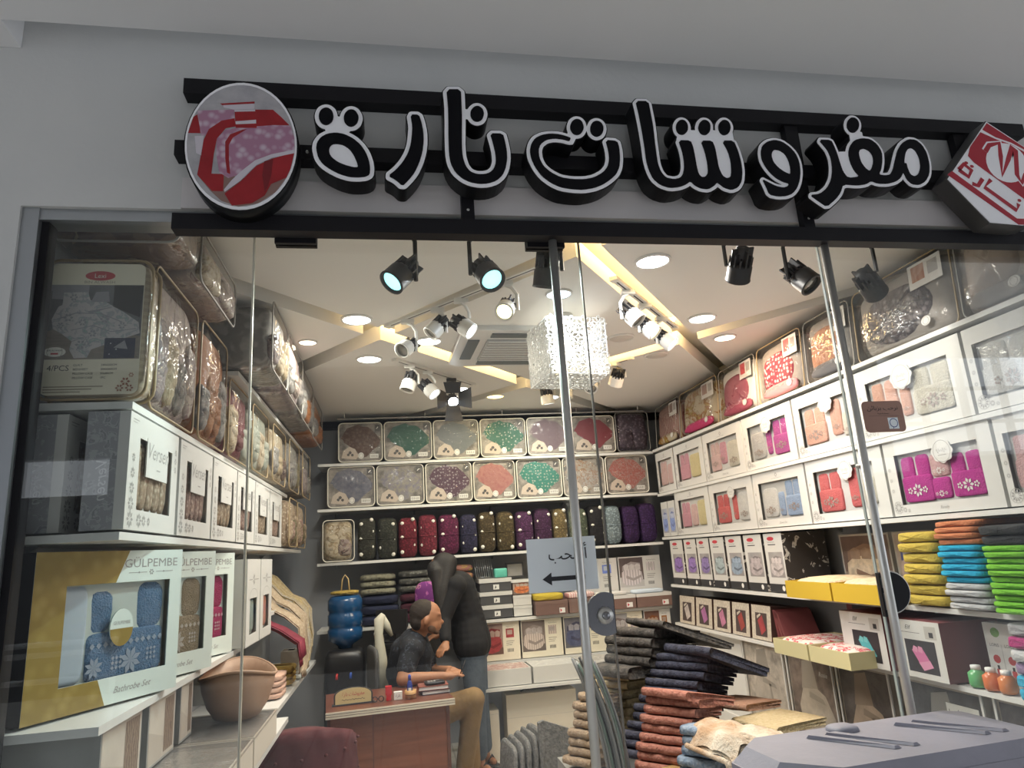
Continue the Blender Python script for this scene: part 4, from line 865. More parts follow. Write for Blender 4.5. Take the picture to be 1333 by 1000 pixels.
for i, (a, b) in enumerate([(3.0, 3.4), (3.42, 3.9)]):
    bag(('clear pouch of brown lace runners after the lace-set boxes', 'clear pouch of olive lace runners in the far left corner')[i], (-.68, (a+b)/2, 1.682), RL, b-a, .34, .3, LACE, None, [LACE, LACE2, F_['olive'], LACE], seed=60+i, pip=PIPG)
# bathrobe boxes turned towards the street
BLUE = mat('terry_blue', (.16, .32, .56), .95, pat='noise', col2=(.20, .37, .62), sc=60, bump=.9, bs=160, sheen=.3); BEIG = mat('terry_beige', (.45, .36, .24), .95, pat='noise', col2=(.50, .41, .29), sc=60, bump=.9, bs=160); MAGN = mat('terry_pink', (.52, .04, .15), .95, pat='noise', col2=(.58, .06, .19), sc=60, bump=.9, bs=160)
GOLDC = mat('gold_card', (.36, .26, .07), .4, pat='cells', col2=(.30, .21, .05), col3=(.42, .31, .10), sc=24); TEALW = mat('pale_mint_card', (.74, .82, .77), .45); PALEB = mat('pale_blue_print', (.62, .72, .82), .7)
def bathrobe_box(loc, rz, robe, lab, tx=0, z=1.19):
    w_, h, d = .53, .44, .12; hw = w_/2
    t = thing('bathrobe_box', lab, 'gift box', (loc[0], loc[1], z), rz, 'boxed bathrobe sets'); tilt(t, tx)
    win = (-.165, .215, .075, .345); carton(t, w_, h, d, TEALW, win)
    p = MB(); p.poly([(-hw, .0), (-.01, .0), (-.04, .075), (-.165, .075), (-.165, .345), (.0, .345), (.045, h), (-hw, h)], -.0005, 0); p.build('gold_panel', GOLDC, t)
    MB().quad((-hw-.0006, d, 0), (-hw-.0006, 0, 0), (-hw-.0006, 0, h), (-hw-.0006, d, h)).build('side_panel', INK, t)
    mb = MB(); mb.pill(-.07, .215, .014, .07, .065, .205, 9, 24, 8, lump=.006)
    mb.pill(-.075, .03, .022, .075, .18, .35, 4, 18, 8, lump=.03, seed=1).pill(.02, .115, .03, .08, .185, .35, 3.4, 18, 8, lump=.04, seed=2).pill(.10, .218, .018, .075, .19, .35, 4, 18, 8, lump=.03, seed=3)
    mb.tube([(.05+.028*math.cos(a), .03, .345+.028*math.sin(a)) for a in [R(q) for q in range(180, 361, 20)]], .006, 6)
    r_ = mb.build('folded_robe', robe, t)
    MB().pill(-.17, -.072, .018, .05, .07, .345, 6, 18, 8).build('folded_towel', PALEB if robe is BLUE else robe, t)
    q = MB()
    for k in range(12): 
        cx = -.055+.023*k; q.poly([(cx-.009, .168), (cx, .159), (cx+.009, .168), (cx, .177)], .0125, 0)
    def star(cx, cz_, r0):
        for k in range(8):
            a = R(45*k+22.5); b = R(22); q.poly([(cx, cz_), (cx+r0*.6*math.cos(a-b*.9), cz_+r0*.6*math.sin(a-b*.9)), (cx+r0*math.cos(a), cz_+r0*math.sin(a)), (cx+r0*.6*math.cos(a+b*.9), cz_+r0*.6*math.sin(a+b*.9))], .0123+.0001*(k % 2), 0)
    star(.085, .112, .042); star(-.045, .108, .032)
    for k in range(9): cx, cz_ = .02+.014*(k % 3), .098+.014*(k//3); q.poly([(cx-.006, cz_), (cx, cz_-.006), (cx+.006, cz_), (cx, cz_+.006)], .0123, 0)
    for k in range(9): cx, cz_ = .15+.014*(k % 3), .108+.014*(k//3); q.poly([(cx-.006, cz_), (cx, cz_-.006), (cx+.006, cz_), (cx, cz_+.006)], .0123, 0)
    q.build('woven_stars', mat('weave_pale_'+robe.name, tuple(min(1, .35+.6*c) for c in robe.node_tree.nodes['Principled BSDF'].inputs['Base Color'].default_value[:3]), .9), r_)
    MB().rect(win[0], win[1], win[2], win[3], .003).build('window_film', FILM, t)
    b_ = MB().prism([(.03+.042*math.cos(a), .215+.052*math.sin(a)) for a in [2*PI*i/28 for i in range(28)]], -.003, .001).build('oval_tag', TEALW, t)
    q = MB(); q.poly([(.03+.042*math.cos(a), .21+.052*math.sin(a)*.98) for a in [PI+PI*i/14 for i in range(15)]], -.0035, 0); q.build('tag_foot', GOLDC, b_)
    q = MB(); text_mesh(q, 'GÜLPEMBE', .03, .222, .010, -.0035, wid=.062); q.build('tag_lettering', GREYINK, b_)
    q = MB(); text_mesh(q, 'GÜLPEMBE', .135, .388, .026, -.0006, wid=.215); daisy(q, .135, .372, .010, -.0006, 0, 6)
    for s_ in (-1, 1): q.line([(.135+s_*.018, .372), (.135+s_*.09, .372)], .0018, -.0006); q.ell(.135+s_*.05, .372, .003, .003, -.0007, 0, 8)
    text_mesh(q, 'Bathrobe Set', .085, .028, .018, -.0006, shear=.4, wid=.14); q.build('lettering', GREYINK, t)
    return t
bathrobe_box((-.835, .335), R(63), BLUE, 'bathrobe box with blue robe and star pattern in the left window')
bathrobe_box((-.82, .775), R(66), BEIG, 'bathrobe box with beige robe behind the blue one')
bathrobe_box((-.835, 1.27), R(70), MAGN, 'bathrobe box with pink robe behind the beige one')
PGRN = mat('terry_sage', (.40, .47, .42), .9, bump=.5); CORL = mat('terry_coral', (.70, .30, .22), .9, bump=.5)
for i, (a, b, m) in enumerate([(1.60, 1.94, PGRN), (1.96, 2.30, CORL)]):
    w_ = b-a; t = thing('slim_gift_box', ('slim white box with a sage green towel window on the left shelf', 'slim white box with a coral towel window on the left shelf')[i], 'gift box', (-.70, (a+b)/2, 1.188), RL, 'slim towel boxes')
    win = (-.09, .09, .05, .22); carton(t, w_, .41, .12, WHITE, win); MB().pill(-.088, .088, .012, .06, .052, .218, 6, 18, 8).build('folded_towel', m, t)
    MB().rect(*win, .003).build('window_film', FILM, t)
    q = MB(); daisy(q, 0, .31, .03, -.0006, 0, 7); q.line([(-.12, .31), (-.04, .31)], .004, -.0006); q.line([(.04, .31), (.12, .31)], .004, -.0006); q.line([(.11*math.cos(R(a_)), .215+.05*math.sin(R(a_))) for a_ in range(0, 181, 15)], .002, -.0006); q.build('printed_ornament', GREYINK, t)
# lower counter
shelf(-1.05, -.52, .1, 1.75, .845, 'low left counter board beneath the flat cartons')
CARV = mat('carved_photo', (.30, .22, .17), .5, pat='swirl', col2=(.16, .11, .08), sc=20); CREAMP = mat('cream_photo', (.62, .56, .48), .5, pat='noise', col2=(.52, .46, .40), sc=5); GSIDE = mat('grey_pvc_side', (.34, .34, .33), .4, pat='noise', col2=(.28, .28, .27), sc=5)
for i, (a, b) in enumerate([(.13, .17+.27), (.50, .78), (.84, 1.0), (1.58, 1.74)]):
    w_ = b-a; h = .205
    t = thing('blanket_box', 'grey-sided blanket box with carved bed photo, %s under the bathrobe shelf' % ORD[i], 'box', (-.77, (a+b)/2, .958), RL, 'grey blanket boxes')
    MB().box(-w_/2, w_/2, 0, .24, 0, h).build('carton', GSIDE, t)
    q = MB(); q.rect(-w_/2+.008, w_/2-.008, .008, h-.008, -.0006, 0); q.rect(.02, w_/2-.02, .02, h-.02, -.001, 1); q.poly([(-w_/2+.01, .01), (0, .01), (.02, .07), (-w_/2+.01, .11)], -.001, 2); q.build('printed_front', [CREAMP, CARV, mat('photo_beige_bed', (.48, .42, .36), .5)], t)
LIDW = clear('clear_lid', .10, .12, (.95, .94, .92), .5, 6., .12); FLATC = mat('flat_carton_cream', (.66, .60, .52), .5)
for i, (a, b) in enumerate([(.25, .84), (.86, 1.36)]):
    w_ = b-a; t = thing('flat_carton', ('cream carton of blankets with clear lid at the front of the low left counter', 'cream carton of blankets with clear lid beside the beige basket')[i], 'box', (-.515, (a+b)/2, .846), RL, 'flat blanket cartons')
    mb = MB(); hw = w_/2; e = .006
    mb.box(-hw, hw, 0, e, 0, .105).box(-hw, hw, .5-e, .5, 0, .105).box(-hw, -hw+e, e, .5-e, 0, .105).box(hw-e, hw, e, .5-e, 0, .105).box(-hw+e, hw-e, e, .5-e, 0, e); mb.build('tray', FLATC, t)
    MB().pill(-hw+.012, hw-.012, .012, .488, .01, .098, 8, 24, 10, lump=.01).build('blanket', mat('blanket_taupe', (.42, .37, .32), .9, pat='swirl', col2=(.34, .30, .26), sc=12, bump=.5), t)
    MB().box(-hw-.003, hw+.003, -.003, .503, .100, .108).build('lid', LIDW, t)
# beige basket
LEA = mat('beige_leather', (.45, .29, .20), .5, pat='noise', col2=(.40, .25, .17), sc=6)
t = thing('basket', 'beige boat-shaped leather basket on the low left counter', 'basket', (-.66, 1.27, .962), R(8))
v = []; f = []; n = 28; prof = [(.62, 0), (.80, .05), (.95, .13), (1.0, .19), (.965, .19), (.90, .13), (.74, .05), (.55, .012)]
for s_, hgt in prof:
    for k in range(n):
        a = 2*PI*k/n; up = .045*abs(math.sin(a))**2*(hgt/.19)
        v.append((.15*s_*math.cos(a), .24*s_*math.sin(a), hgt*.8+up))
for i in range(len(prof)-1):
    for k in range(n): f.append((i*n+k, i*n+(k+1) % n, (i+1)*n+(k+1) % n, (i+1)*n+k))
f += [list(range(n-1, -1, -1)), list(range((len(prof)-1)*n, len(prof)*n))]
MB().add(v, f, 0, True).build('bowl', LEA, t)
MB().tube([(.152*math.cos(a), .243*math.sin(a), .152+.045*math.sin(a)**2) for a in [2*PI*k/n for k in range(n)]], .006, 6, True).build('rolled_rim', LEA, t)
# shelf with draped runners
shelf(-1.05, -.60, 1.78, 3.75, .85, 'low left shelf carrying folded peach towels below the draped runners')
shelf(-1.05, -.72, 2.33, 3.9, 1.30, 'left shelf board the draped table runners hang from')
GOLD = mat('gold_runner', (.44, .32, .12), .6, pat='cells', col2=(.30, .21, .08), col3=(.56, .44, .22), sc=60, bump=.5, bs=120, sheen=.5)
BEIR = mat('beige_runner', (.48, .38, .27), .6, pat='cells', col2=(.38, .29, .20), col3=(.58, .48, .36), sc=55, bump=.4, bs=120); MARR = mat('maroon_runner', (.22, .02, .045), .6, pat='noise', col2=(.15, .012, .03), sc=20)
def runner(y, w_, m, lab, x0=-.98, ze=1.44, drop=.95, xe=-.56, seed=0):
    rr = random.Random(seed); pr = [(x0, ze+.06), (x0+.12, ze), (-.74, ze-.13), (-.66, ze-.17), (xe, ze-.24), (xe+.005, (ze-.24+drop)/2+.05), (xe+.02, (ze-.24+drop)/2-.04), (xe+.01, drop)]
    mb = MB(); v = []; f = []; n = 7
    for lay in (0, 1):
        for i, (x, z) in enumerate(pr):
            for k in range(n):
                u = k/(n-1)-.5; wv = .012*math.sin(k*1.9+seed+i*.4); v.append((x+(.007 if lay else 0)+wv, y+u*w_*(1-.07*i*(.4+.1*rr.random())), z+wv*.6-(.0 if lay else .006)))
    L_ = len(pr)*n
    for lay in (0, 1):
        for i in range(len(pr)-1):
            for k in range(n-1):
                q = [lay*L_+i*n+k, lay*L_+i*n+k+1, lay*L_+(i+1)*n+k+1, lay*L_+(i+1)*n+k]; f.append(q if lay else q[::-1])
    for i in range(len(pr)-1):
        for k in (0, n-1): f.append([i*n+k, (i+1)*n+k, L_+(i+1)*n+k, L_+i*n+k])
    f.append([(len(pr)-1)*n+k for k in range(n)]+[L_+(len(pr)-1)*n+k for k in range(n-1, -1, -1)])
    t = thing('table_runner', lab, 'table runner', (0, 0, 0), 0, 'draped table runners'); t.location = (xe, y, drop)
    mb.add([(a-xe, b-y, c-drop) for a, b, c in v], f, 0, True).build('cloth', m, t)
    fr = MB()
    for k in range(12): 
        yy = (k/11-.5)*w_*.62; fr.tube([(.012, yy, .005), (.016, yy+.004, -.03-.01*(k % 2))], .003, 4)
    fr.build('fringe', m, t)
runner(2.42, .2, MARR, 'dark red table runner draped below the slim white boxes', ze=1.36, drop=1.02, seed=1)
runner(2.63, .2, BEIR, 'beige table runner with sequins draped next to the dark red one', ze=1.43, drop=.93, seed=2, xe=-.575)
runner(2.85, .2, BEIR, 'second beige table runner, hanging between beige and gold ones', ze=1.47, drop=.90, seed=3, xe=-.59)
runner(3.08, .22, GOLD, 'gold table runner draped on the left shelf', ze=1.50, drop=.92, seed=4, xe=-.60)
runner(3.34, .24, GOLD, 'gold lace table runner farthest from the window', ze=1.48, drop=.98, seed=5, xe=-.61)
PEACH = mat('peach_towel', (.62, .40, .31), .9, bump=.6); 
for i in range(4): towel('peach towel, %s from the bottom of the small pile on the low left shelf' % ORD[i], (-.62, 2.30, .851+.03*i), RL, .26, .28, .03, PEACH, 'peach towels', i)
for i in range(3): towel('ochre towel, %s from the bottom of the pile beyond the peach towels' % ORD[i], (-.62, 2.72, .851+.034*i), RL, .26, .28, .034, mat('ochre_towel', (.44, .29, .07), .9, bump=.6), 'ochre towels', i+5)
t = thing('tissue_box', 'small cream box at the far end of the low left shelf', 'box', (-.66, 3.3, .851), RL); MB().box(-.09, .09, 0, .12, 0, .13).build('carton', CREAMP, t); MB().box(-.03, .03, .04, .08, .13, .133).build('opening', INK, t)
bag('clear bag of cream pillowcases standing in the far left back corner', (-.44, 3.92, 1.562), R(12), .26, .34, .3, F_['cream'], None, [F_['cream'], F_['mauve']], seed=77, pip=PIPW)
# red tufted armchair
REDV = mat('red_velvet', (.085, .012, .016), .85, pat='noise', col2=(.065, .008, .012), sc=6)
t = thing('tufted_armchair', 'dark red tufted armchair in front of the desk', 'armchair', (-.50, 1.80, 0), R(0))
def curved(r0, r1, z0, z1, a0, a1, n=22, m=8):
    v = []; f = []
    for i in range(n+1):
        a = R(a0+(a1-a0)*i/n)
        hh = z0+(z1-z0)*(1-.28*abs(2*i/n-1)**2.2)
        for k in range(2*m):
            if k < m: u = k/(m-1); r_ = r1+.02*math.sin(u*PI)-.012*abs(math.cos((a0+(a1-a0)*i/n)*PI/22+u*9)*math.cos((a0+(a1-a0)*i/n)*PI/22-u*9)); z = z0+(hh-z0)*u
            else: u = (k-m)/(m-1); r_ = r0-.02*math.sin(u*PI); z = hh-(hh-z0)*u
            v.append((r_*math.cos(a), r_*math.sin(a), z))
    q = 2*m
    for i in range(n):
        for k in range(q): f.append((i*q+k, i*q+(k+1) % q, (i+1)*q+(k+1) % q, (i+1)*q+k))
    f += [list(range(q-1, -1, -1)), list(range(n*q, (n+1)*q))]
    return v, f
v, f = curved(.18, .30, .16, .815, 170, 390, 60, 14)
MB().add(v, f, 0, True).build('curved_back', REDV, t)
MB().lathe([(.001, .12), (.26, .12), (.275, .2), (.27, .42), (.22, .47), (.001, .475)], 28).build('seat', REDV, t)
bt = MB()
for rr_, zz in ((0, .7), (1, .58), (2, .46)):
    for k in range(9):
        a = R(200+21*k+10*(rr_ % 2)); bt.lathe([(.001, -.007), (.008, -.004), (.008, .004), (.001, .007)], 8, (.308*math.cos(a), .308*math.sin(a), zz))
bt.build('buttons', mat('red_button', (.09, .01, .014), .6), t)
for a in (45, 135, 225, 315): MB().lathe([(.012, 0), (.02, .13)], 8, (.2*math.cos(R(a)), .2*math.sin(R(a)), 0)).build('leg', mat('dark_wood_leg', (.05, .03, .02), .4), t)
# ---------------------------------------------------------------- back wall
for z, lab in ((2.382, 'back wall shelf under the top row of bedding packs'), (2.0, 'back wall shelf under the second row of bedding packs'), (1.56, 'back wall shelf under the polka-dot blankets')):
    shelf(-.62, 2.395, 3.99, 4.4, z, lab, 'x')
shelf(.68, 2.395, 3.96, 4.4, 1.015, 'back wall shelf under the brown flat boxes', 'x'); shelf(-.62, .66, 3.99, 4.4, 1.03, 'back wall shelf under the dark folded throws', 'x'); shelf(.66, 2.395, 3.99, 4.4, .68, 'back wall shelf under the quilt boxes with bed photos', 'x')
CARDG = mat('pack_card', (.12, .11, .105), .5, pat='noise', col2=(.36, .33, .30), sc=14); CARDD = mat('pack_dark', (.09, .085, .085), .5); PCREAM = mat('pack_cream', (.56, .47, .40), .5, pat='dots', col2=(.40, .30, .26), sc=70, thr=.3)
PWH = mat('pack_white', (.80, .79, .76), .5)
def pack_pat(i, c, c2, kind='dots', sc=36, thr=.45): return mat('pack_fab_%d' % i, c, .8, pat=kind, col2=c2, sc=sc, thr=thr, col3=tuple(x*.6 for x in c))
PK = [
 ((.34, .24, .20), (.22, .14, .12), 'cells', 'brown speckled'), ((.10, .24, .20), (.55, .62, .55), 'dots', 'dark green dotted'), ((.34, .37, .40), (.55, .56, .57), 'dots', 'grey-blue dotted'), ((.11, .29, .23), (.62, .68, .60), 'dots', 'green dotted'),
 ((.30, .22, .26), (.56, .50, .50), 'dots', 'mauve dotted'), ((.36, .08, .11), (.66, .52, .50), 'dots', 'red dotted'),
 ((.25, .26, .36), (.40, .40, .48), 'noise', 'slate blue'), ((.40, .38, .50), (.60, .56, .46), 'noise', 'pale lilac'), ((.18, .10, .15), (.55, .48, .52), 'dots', 'plum dotted'), ((.62, .24, .24), (.74, .36, .32), 'noise', 'coral'),
 ((.08, .38, .31), (.62, .72, .62), 'dots', 'emerald dotted'), ((.68, .62, .56), (.60, .30, .14), 'floral', 'white and orange leaf'), ((.66, .22, .20), (.78, .50, .46), 'floral', 'red and white floral')]
def back_pack(i, x0, x1, z, h, desc, pos):
    c, c2, kind, nm = PK[i]; w_ = x1-x0; hw = w_/2
    t = thing('bedding_pack', desc, 'bedding pack', ((x0+x1)/2, 4.0, z), 0, 'bedding packs on the back wall'); fab = pack_pat(i, c, c2, kind)
    MB().pill(-hw+.02, hw-.02, .03, .2, .01, h-.015, 7, 24, 8).build('folded_quilt', fab, t)
    p = MB(); p.poly(rrect(-hw+.012, hw-.012, .012, h-.012, .03), .02, 0)
    q = [(-.10, .30), (-.36, .50), (-.40, .62), (-.22, .80), (.0, .90), (.18, .88), (.32, .74), (.45, .56), (.43, .42), (.26, .28), (.14, .14), (.02, .12)]
    p.poly([(a*w_, b*h) for a, b in q][::-1], .0192, 1)
    p.poly([(-.44*w_, .60*h), (-.30*w_, .86*h), (-.05*w_, .95*h), (.05*w_, .88*h), (-.16*w_, .80*h), (-.36*w_, .58*h)][::-1], .0190, 1)
    p.poly([(-.42*w_, .12*h), (-.38*w_, .3*h), (-.25*w_, .40*h), (-.12*w_, .34*h), (-.04*w_, .16*h), (-.1*w_, .08*h)][::-1], .0186, 2)
    p.ell(-.23*w_, .25*h, .035*w_, .04*h, .0184, 3, 8); p.ell(-.27*w_, .20*h, .03*w_, .035*h, .0184, 3, 8); p.ell(-.18*w_, .19*h, .03*w_, .035*h, .0184, 3, 8)
    p.ell(.005, .17*h, .024, .027, .0182, 4, 18); p.ring(.005, .17*h, .016, .018, .0180, 3, 18)
    p.rect(hw*.66, hw*.88, .77*h, .93*h, .0184, 3); p.line([(hw*.72, .83*h), (hw*.80, .88*h)], .006, .0182, 4)
    p.rect(hw*.42, hw*.80, .10*h, .20*h, .0184, 4)
    for k in range(6): p.rect(hw*.46+k*hw*.055, hw*.46+k*hw*.055+.004, .12*h, .18*h, .0182, 3)
    p.build('insert_card', [CARDG, fab, PCREAM, CARDD, PWH], t)
    MB().pill(-hw+.002, hw-.002, .0, .21, .0, h, 9, 28, 10, e2=7).build('plastic_cover', COVER, t)
    MB().tube([(x, .012, zz) for x, zz in rrect(-hw+.006, hw-.006, .006, h-.006, .035)], .0055, 6, True).build('piping', PIPW, t)
X1 = (-.46, -.07, .36, .78, 1.21, 1.63, 2.055)
for i in range(6): back_pack(i, X1[i]+.004, X1[i+1]-.004, 2.384, .352, '%s bedding pack in the top row of the back wall' % PK[i][3], i)
X2 = (-.55, -.14, .28, .70, 1.09, 1.515, 1.92, 2.335)
for i in range(7): back_pack(6+i, X2[i]+.004, X2[i+1]-.004, 2.002, .352, '%s bedding pack in the second row of the back wall' % PK[6+i][3], i)
KNITP = mat('loop_knit_purple', (.16, .13, .18), .85, pat='cells', col2=(.08, .06, .09), col3=(.40, .36, .42), sc=34, bump=.8, bs=60)
bag('purple-grey loop knit bag at the right end of the top back row', (2.225, 3.985, 2.384), 0, .325, .38, .3, KNITP, None, [KNITP, KNITP], seed=88, pip=PIPD)
# polka dot rolls
def dotm(nm, c, dc=(.82, .80, .72)): return mat('plush_'+nm, c, .95, pat='cells', col2=tuple(x*.55 for x in c), col3=tuple(x*1.6 for x in c), sc=55, bump=.9, bs=70)
WDOT = mat('white_plush_dot', (.80, .78, .70), .9)
pr = [(-.30, -.14, 'dark olive', (.10, .10, .075)), (-.14, .04, 'charcoal olive', (.085, .09, .07)), (.04, .21, 'red', (.34, .03, .06)), (.21, .38, 'crimson', (.40, .05, .09)), (.38, .57, 'violet red', (.26, .03, .12)), (.57, .73, 'navy', (.055, .05, .13)),
      (.73, .89, 'bronze brown', (.17, .12, .055)), (.89, 1.06, 'golden brown', (.20, .145, .06)), (1.06, 1.23, 'plum', (.17, .05, .17)), (1.23, 1.40, 'purple', (.13, .04, .13)), (1.40, 1.54, 'tan', (.42, .31, .14)), (1.55, 1.73, 'sage green', (.24, .29, .19)), (1.73, 1.88, 'black', (.035, .03, .035)),
      (1.89, 2.04, 'ice blue', (.50, .64, .70)), (2.05, 2.21, 'deep violet', (.085, .03, .16)), (2.21, 2.38, 'royal purple', (.10, .04, .19))]
for i, (a, b, nm, c) in enumerate(pr):
    w_ = b-a; hw = w_/2-.003; h = .355-.008*(i % 3); dots = i < 13
    t = thing('plush_blanket', '%s %s blanket standing on the back shelf' % (nm, 'polka-dot plush' if dots else 'textured plush'), 'blanket', ((a+b)/2, 4.01, 1.561), 0, 'plush blankets on the back wall')
    MB().pill(-hw, hw, 0, .27, 0, h, 4.5, 20, 10, lump=.015, seed=i).build('folded_blanket', dotm(nm.replace(' ', '_'), c), t)
    MB().pill(-hw*.99, hw*.99, -.004, .2, h*.46, h*.50, 5, 16, 6).build('ribbon_band', dotm(nm.replace(' ', '_'), c), t)
    if dots:
        for k, (u, v) in enumerate([(-.45, .14), (.42, .30), (-.38, .50), (.40, .66), (-.42, .84), (.35, .93)] if i % 2 == 0 else [(.42, .10), (-.40, .27), (.40, .46), (-.42, .68), (.42, .82)]):
            MB().lathe([(.001, -.012), (.014, -.009), (.017, .0)], 12, (u*hw*1.35 if abs(u) > .4 else u*hw*1.5, .012 if abs(u) < .4 else .017, v*h), 'y').build('dot', WDOT, t)
# folded throws on the left of the row below
THR = [(-.29, .04, 1.031, .24, 'navy', (.02, .025, .06)), (.04, .37, 1.031, .24, 'maroon', (.09, .02, .035)), (.37, .67, 1.031, .25, 'woven yellow', (.36, .26, .10)),
       (-.29, .02, 1.272, .17, 'olive grey knit', (.22, .21, .15)), (.03, .36, 1.272, .18, 'grey net', (.24, .24, .22)), (.37, .68, 1.283, .19, 'pink and yellow flowered', (.48, .22, .17))]
for i, (a, b, z, h, nm, c) in enumerate(THR):
    w_ = b-a; hw = w_/2; pat = ('noise', 'noise', 'cells', 'cells', 'cells', 'floral')[i]
    m = mat('throw_%d' % i, c, .95, pat=pat, col2=[tuple(x*1.5 for x in c), tuple(x*1.6 for x in c), (.20, .22, .20), (.36, .35, .26), (.10, .10, .09), (.60, .42, .12)][i], col3=[c, c, (.50, .40, .20), (.14, .13, .09), (.40, .40, .37), (.50, .12, .22)][i], sc=(12, 10, 34, 40, 40, 9)[i], bump=.6, bs=70)
    t = thing('folded_throw', '%s throw folded on the back shelf behind the two people' % nm, 'throw', ((a+b)/2, 4.02, z), 0, 'folded throws on the back shelf')
    for k in range(3): MB().pill(-hw+.004, hw-.004, .002*k, .26, h*k/3+.001, h*(k+1)/3, 4, 20, 8, lump=.02, seed=i*3+k).build('fold_layer', m, t)
VIO = mat('violet_print', (.17, .03, .20), .8, pat='floral', col2=(.40, .10, .36), col3=(.62, .30, .34), sc=12)
t = thing('printed_cushion', 'violet and pink printed cushion on the back shelf beside the standing person', 'cushion', (.27, 3.90, 1.10), R(-5)); MB().pill(-.11, .11, 0, .09, 0, .26, 3, 20, 10).build('cushion_body', VIO, t); MB().tube([(.1*math.cos(a), .045, .13+.125*math.sin(a)) for a in [2*PI*k/20 for k in range(20)]], .004, 5, True).build('seam', VIO, t)
# dark storage cartons with white lids
SLATE = mat('slate_card', (.075, .075, .08), .5); 
for i in range(3):
    z = 1.02+.108*i; t = thing('storage_carton', 'slate carton with cream lid, %s from the bottom of the stack' % ORD[i], 'box', (.85, 3.99, z), 0, 'stacked slate cartons')
    MB().box(-.135, .135, 0, .3, 0, .072).build('body', SLATE, t); MB().box(-.14, .14, -.005, .305, .072, .105).build('lid', WHITE, t)
    q = MB(); q.rect(-.02, .03, .015, .055, -.0008, 0); q.poly([(-.01, .02), (.008, .03), (.0, .05)], -.0012, 1); q.build('sticker', [PWH, SLATE], t)
TEALB = mat('teal_box', (.12, .50, .40), .45)
single('small_box', MB().pill(-.055, .055, 0, .09, 0, .075, 10, 20, 8), TEALB, 'small teal box on top of the slate cartons', 'box', (.905, 4.0, 1.346))
t = thing('wire_rack', 'grey wire rack of thin rods on top of the slate cartons', 'rack', (.77, 4.05, 1.346))
for k in range(9): MB().tube([(-.07+.018*k, .02*(k % 2), 0), (-.085+.018*k, .05, .16)], .003, 5).build('rod', ALU, t)
MB().tube([(-.09, .05, .155), (.08, .05, .155)], .003, 5).tube([(-.08, .02, .01), (.085, .02, .01)], .003, 5).build('cross_bar', ALU, t)
t = thing('small_picture', 'dark little picture frame behind the teal box', 'frame', (1.06, 4.2, 1.33)); MB().box(-.08, .08, 0, .015, 0, .13).build('frame', SLATE, t); MB().rect(-.065, .065, .015, .115, -.0006).build('picture', KRAFT, t)
shelf(.98, 1.16, 3.99, 4.3, 1.32, 'tiny riser board under the dark picture frame', 'x', False)
# white boxes, orange print box, brown flat boxes
BRN = mat('brown_card', (.17, .10, .085), .5, pat='noise', col2=(.20, .125, .105), sc=4)
ORF = pmats('orangebed', (.40, .33, .28), (.20, .15, .12), (.50, .16, .06), (.55, .45, .38), (.36, .10, .05), 'floral', 20)
for i in range(2):
    z = 1.02+.086*i; t = thing('white_carton', ('lower', 'upper')[i]+' flat white carton beside the slate cartons', 'box', (1.075, 4.0, z), 0, 'flat white cartons'); MB().box(-.078, .078, 0, .3, 0, .06).build('body', WHITE, t); MB().box(-.08, .08, -.002, .302, .06, .083).build('lid', WHITE, t)
picture_box('box with orange bedding photo standing on white cartons', (1.075, 4.0, 1.194), 0, .155, .118, .1, BRN, ORF, lambda p, w_, h: pic_bed(p, -w_/2+.004, w_/2-.004, .004, h-.004, -.0006, 0), grp='picture boxes')
bx = [(1.17, 1.455), (1.46, 1.74), (1.745, 2.06), (2.065, 2.39)]
for i, (a, b) in enumerate(bx):
    t = thing('flat_gift_box', '%s brown flat gift box from the left on the back shelf' % ORD[i], 'gift box', ((a+b)/2, 3.92, 1.017), 0, 'brown flat gift boxes'); hw = (b-a)/2-.003
    MB().box(-hw, hw, 0, .4, 0, .085).build('base', BRN, t); MB().box(-hw-.002, hw+.002, -.002, .402, .085, .112).build('lid', BRN if i < 2 else WHITE, t)
    q = MB(); q.rect(hw*.45, hw*.8, .01, .05, -.001, 0); q.poly([(hw*.5, .015), (hw*.62, .03), (hw*.5, .045)], -.0015, 1); q.build('sticker', [PWH, REDO], t)
YEL = mat('yellow_towel', (.55, .42, .05), .95, bump=.7, bs=120); PKT = mat('pink_stripe_towel', (.60, .30, .30), .95, pat='stripes', col2=(.76, .66, .62), sc=16, bump=.5)
towel('yellow folded towel on the first brown flat box', (1.30, 3.94, 1.130), 0, .26, .2, .055, YEL, 'towels on flat boxes', 1); towel('pink striped towel on the second brown flat box', (1.59, 3.95, 1.130), 0, .24, .2, .045, PKT, 'towels on flat boxes', 3)
BEDS = [pmats('bedblue', (.72, .74, .78), (.62, .62, .64), (.14, .20, .55), (.60, .66, .78), (.10, .14, .42)), pmats('bedgrey', (.12, .09, .09), (.50, .48, .47), (.45, .41, .42), (.62, .58, .57), (.34, .30, .30), 'stripes', 12)]
def labelled(p, w_, h):
    x0, x1 = -w_/2, w_/2; p.rect(x0, x1, 0, h, -.0006, 5); pic_bed(p, x0+.006, x0+w_*.58, h*.16, h*.97, -.001, 0)
    p.rect(x0+w_*.66, x0+w_*.66+w_*.2, h*.58, h*.82, -.001, 2); p.rect(x0+w_*.69, x0+w_*.82, h*.66, h*.78, -.0013, 3)
    for k in range(3): p.rect(x0+w_*.66, x0+w_*.86-.01*k, h*(.48-.05*k), h*(.49-.05*k), -.001, 6)
    for k in range(7): p.rect(x0+w_*.68+.008*k, x0+w_*.68+.008*k+.004, h*.2, h*.29, -.001, 6)
    scrawl(p, x0+w_*.78, h*.88, w_*.22, h*.03, -.001, 6)
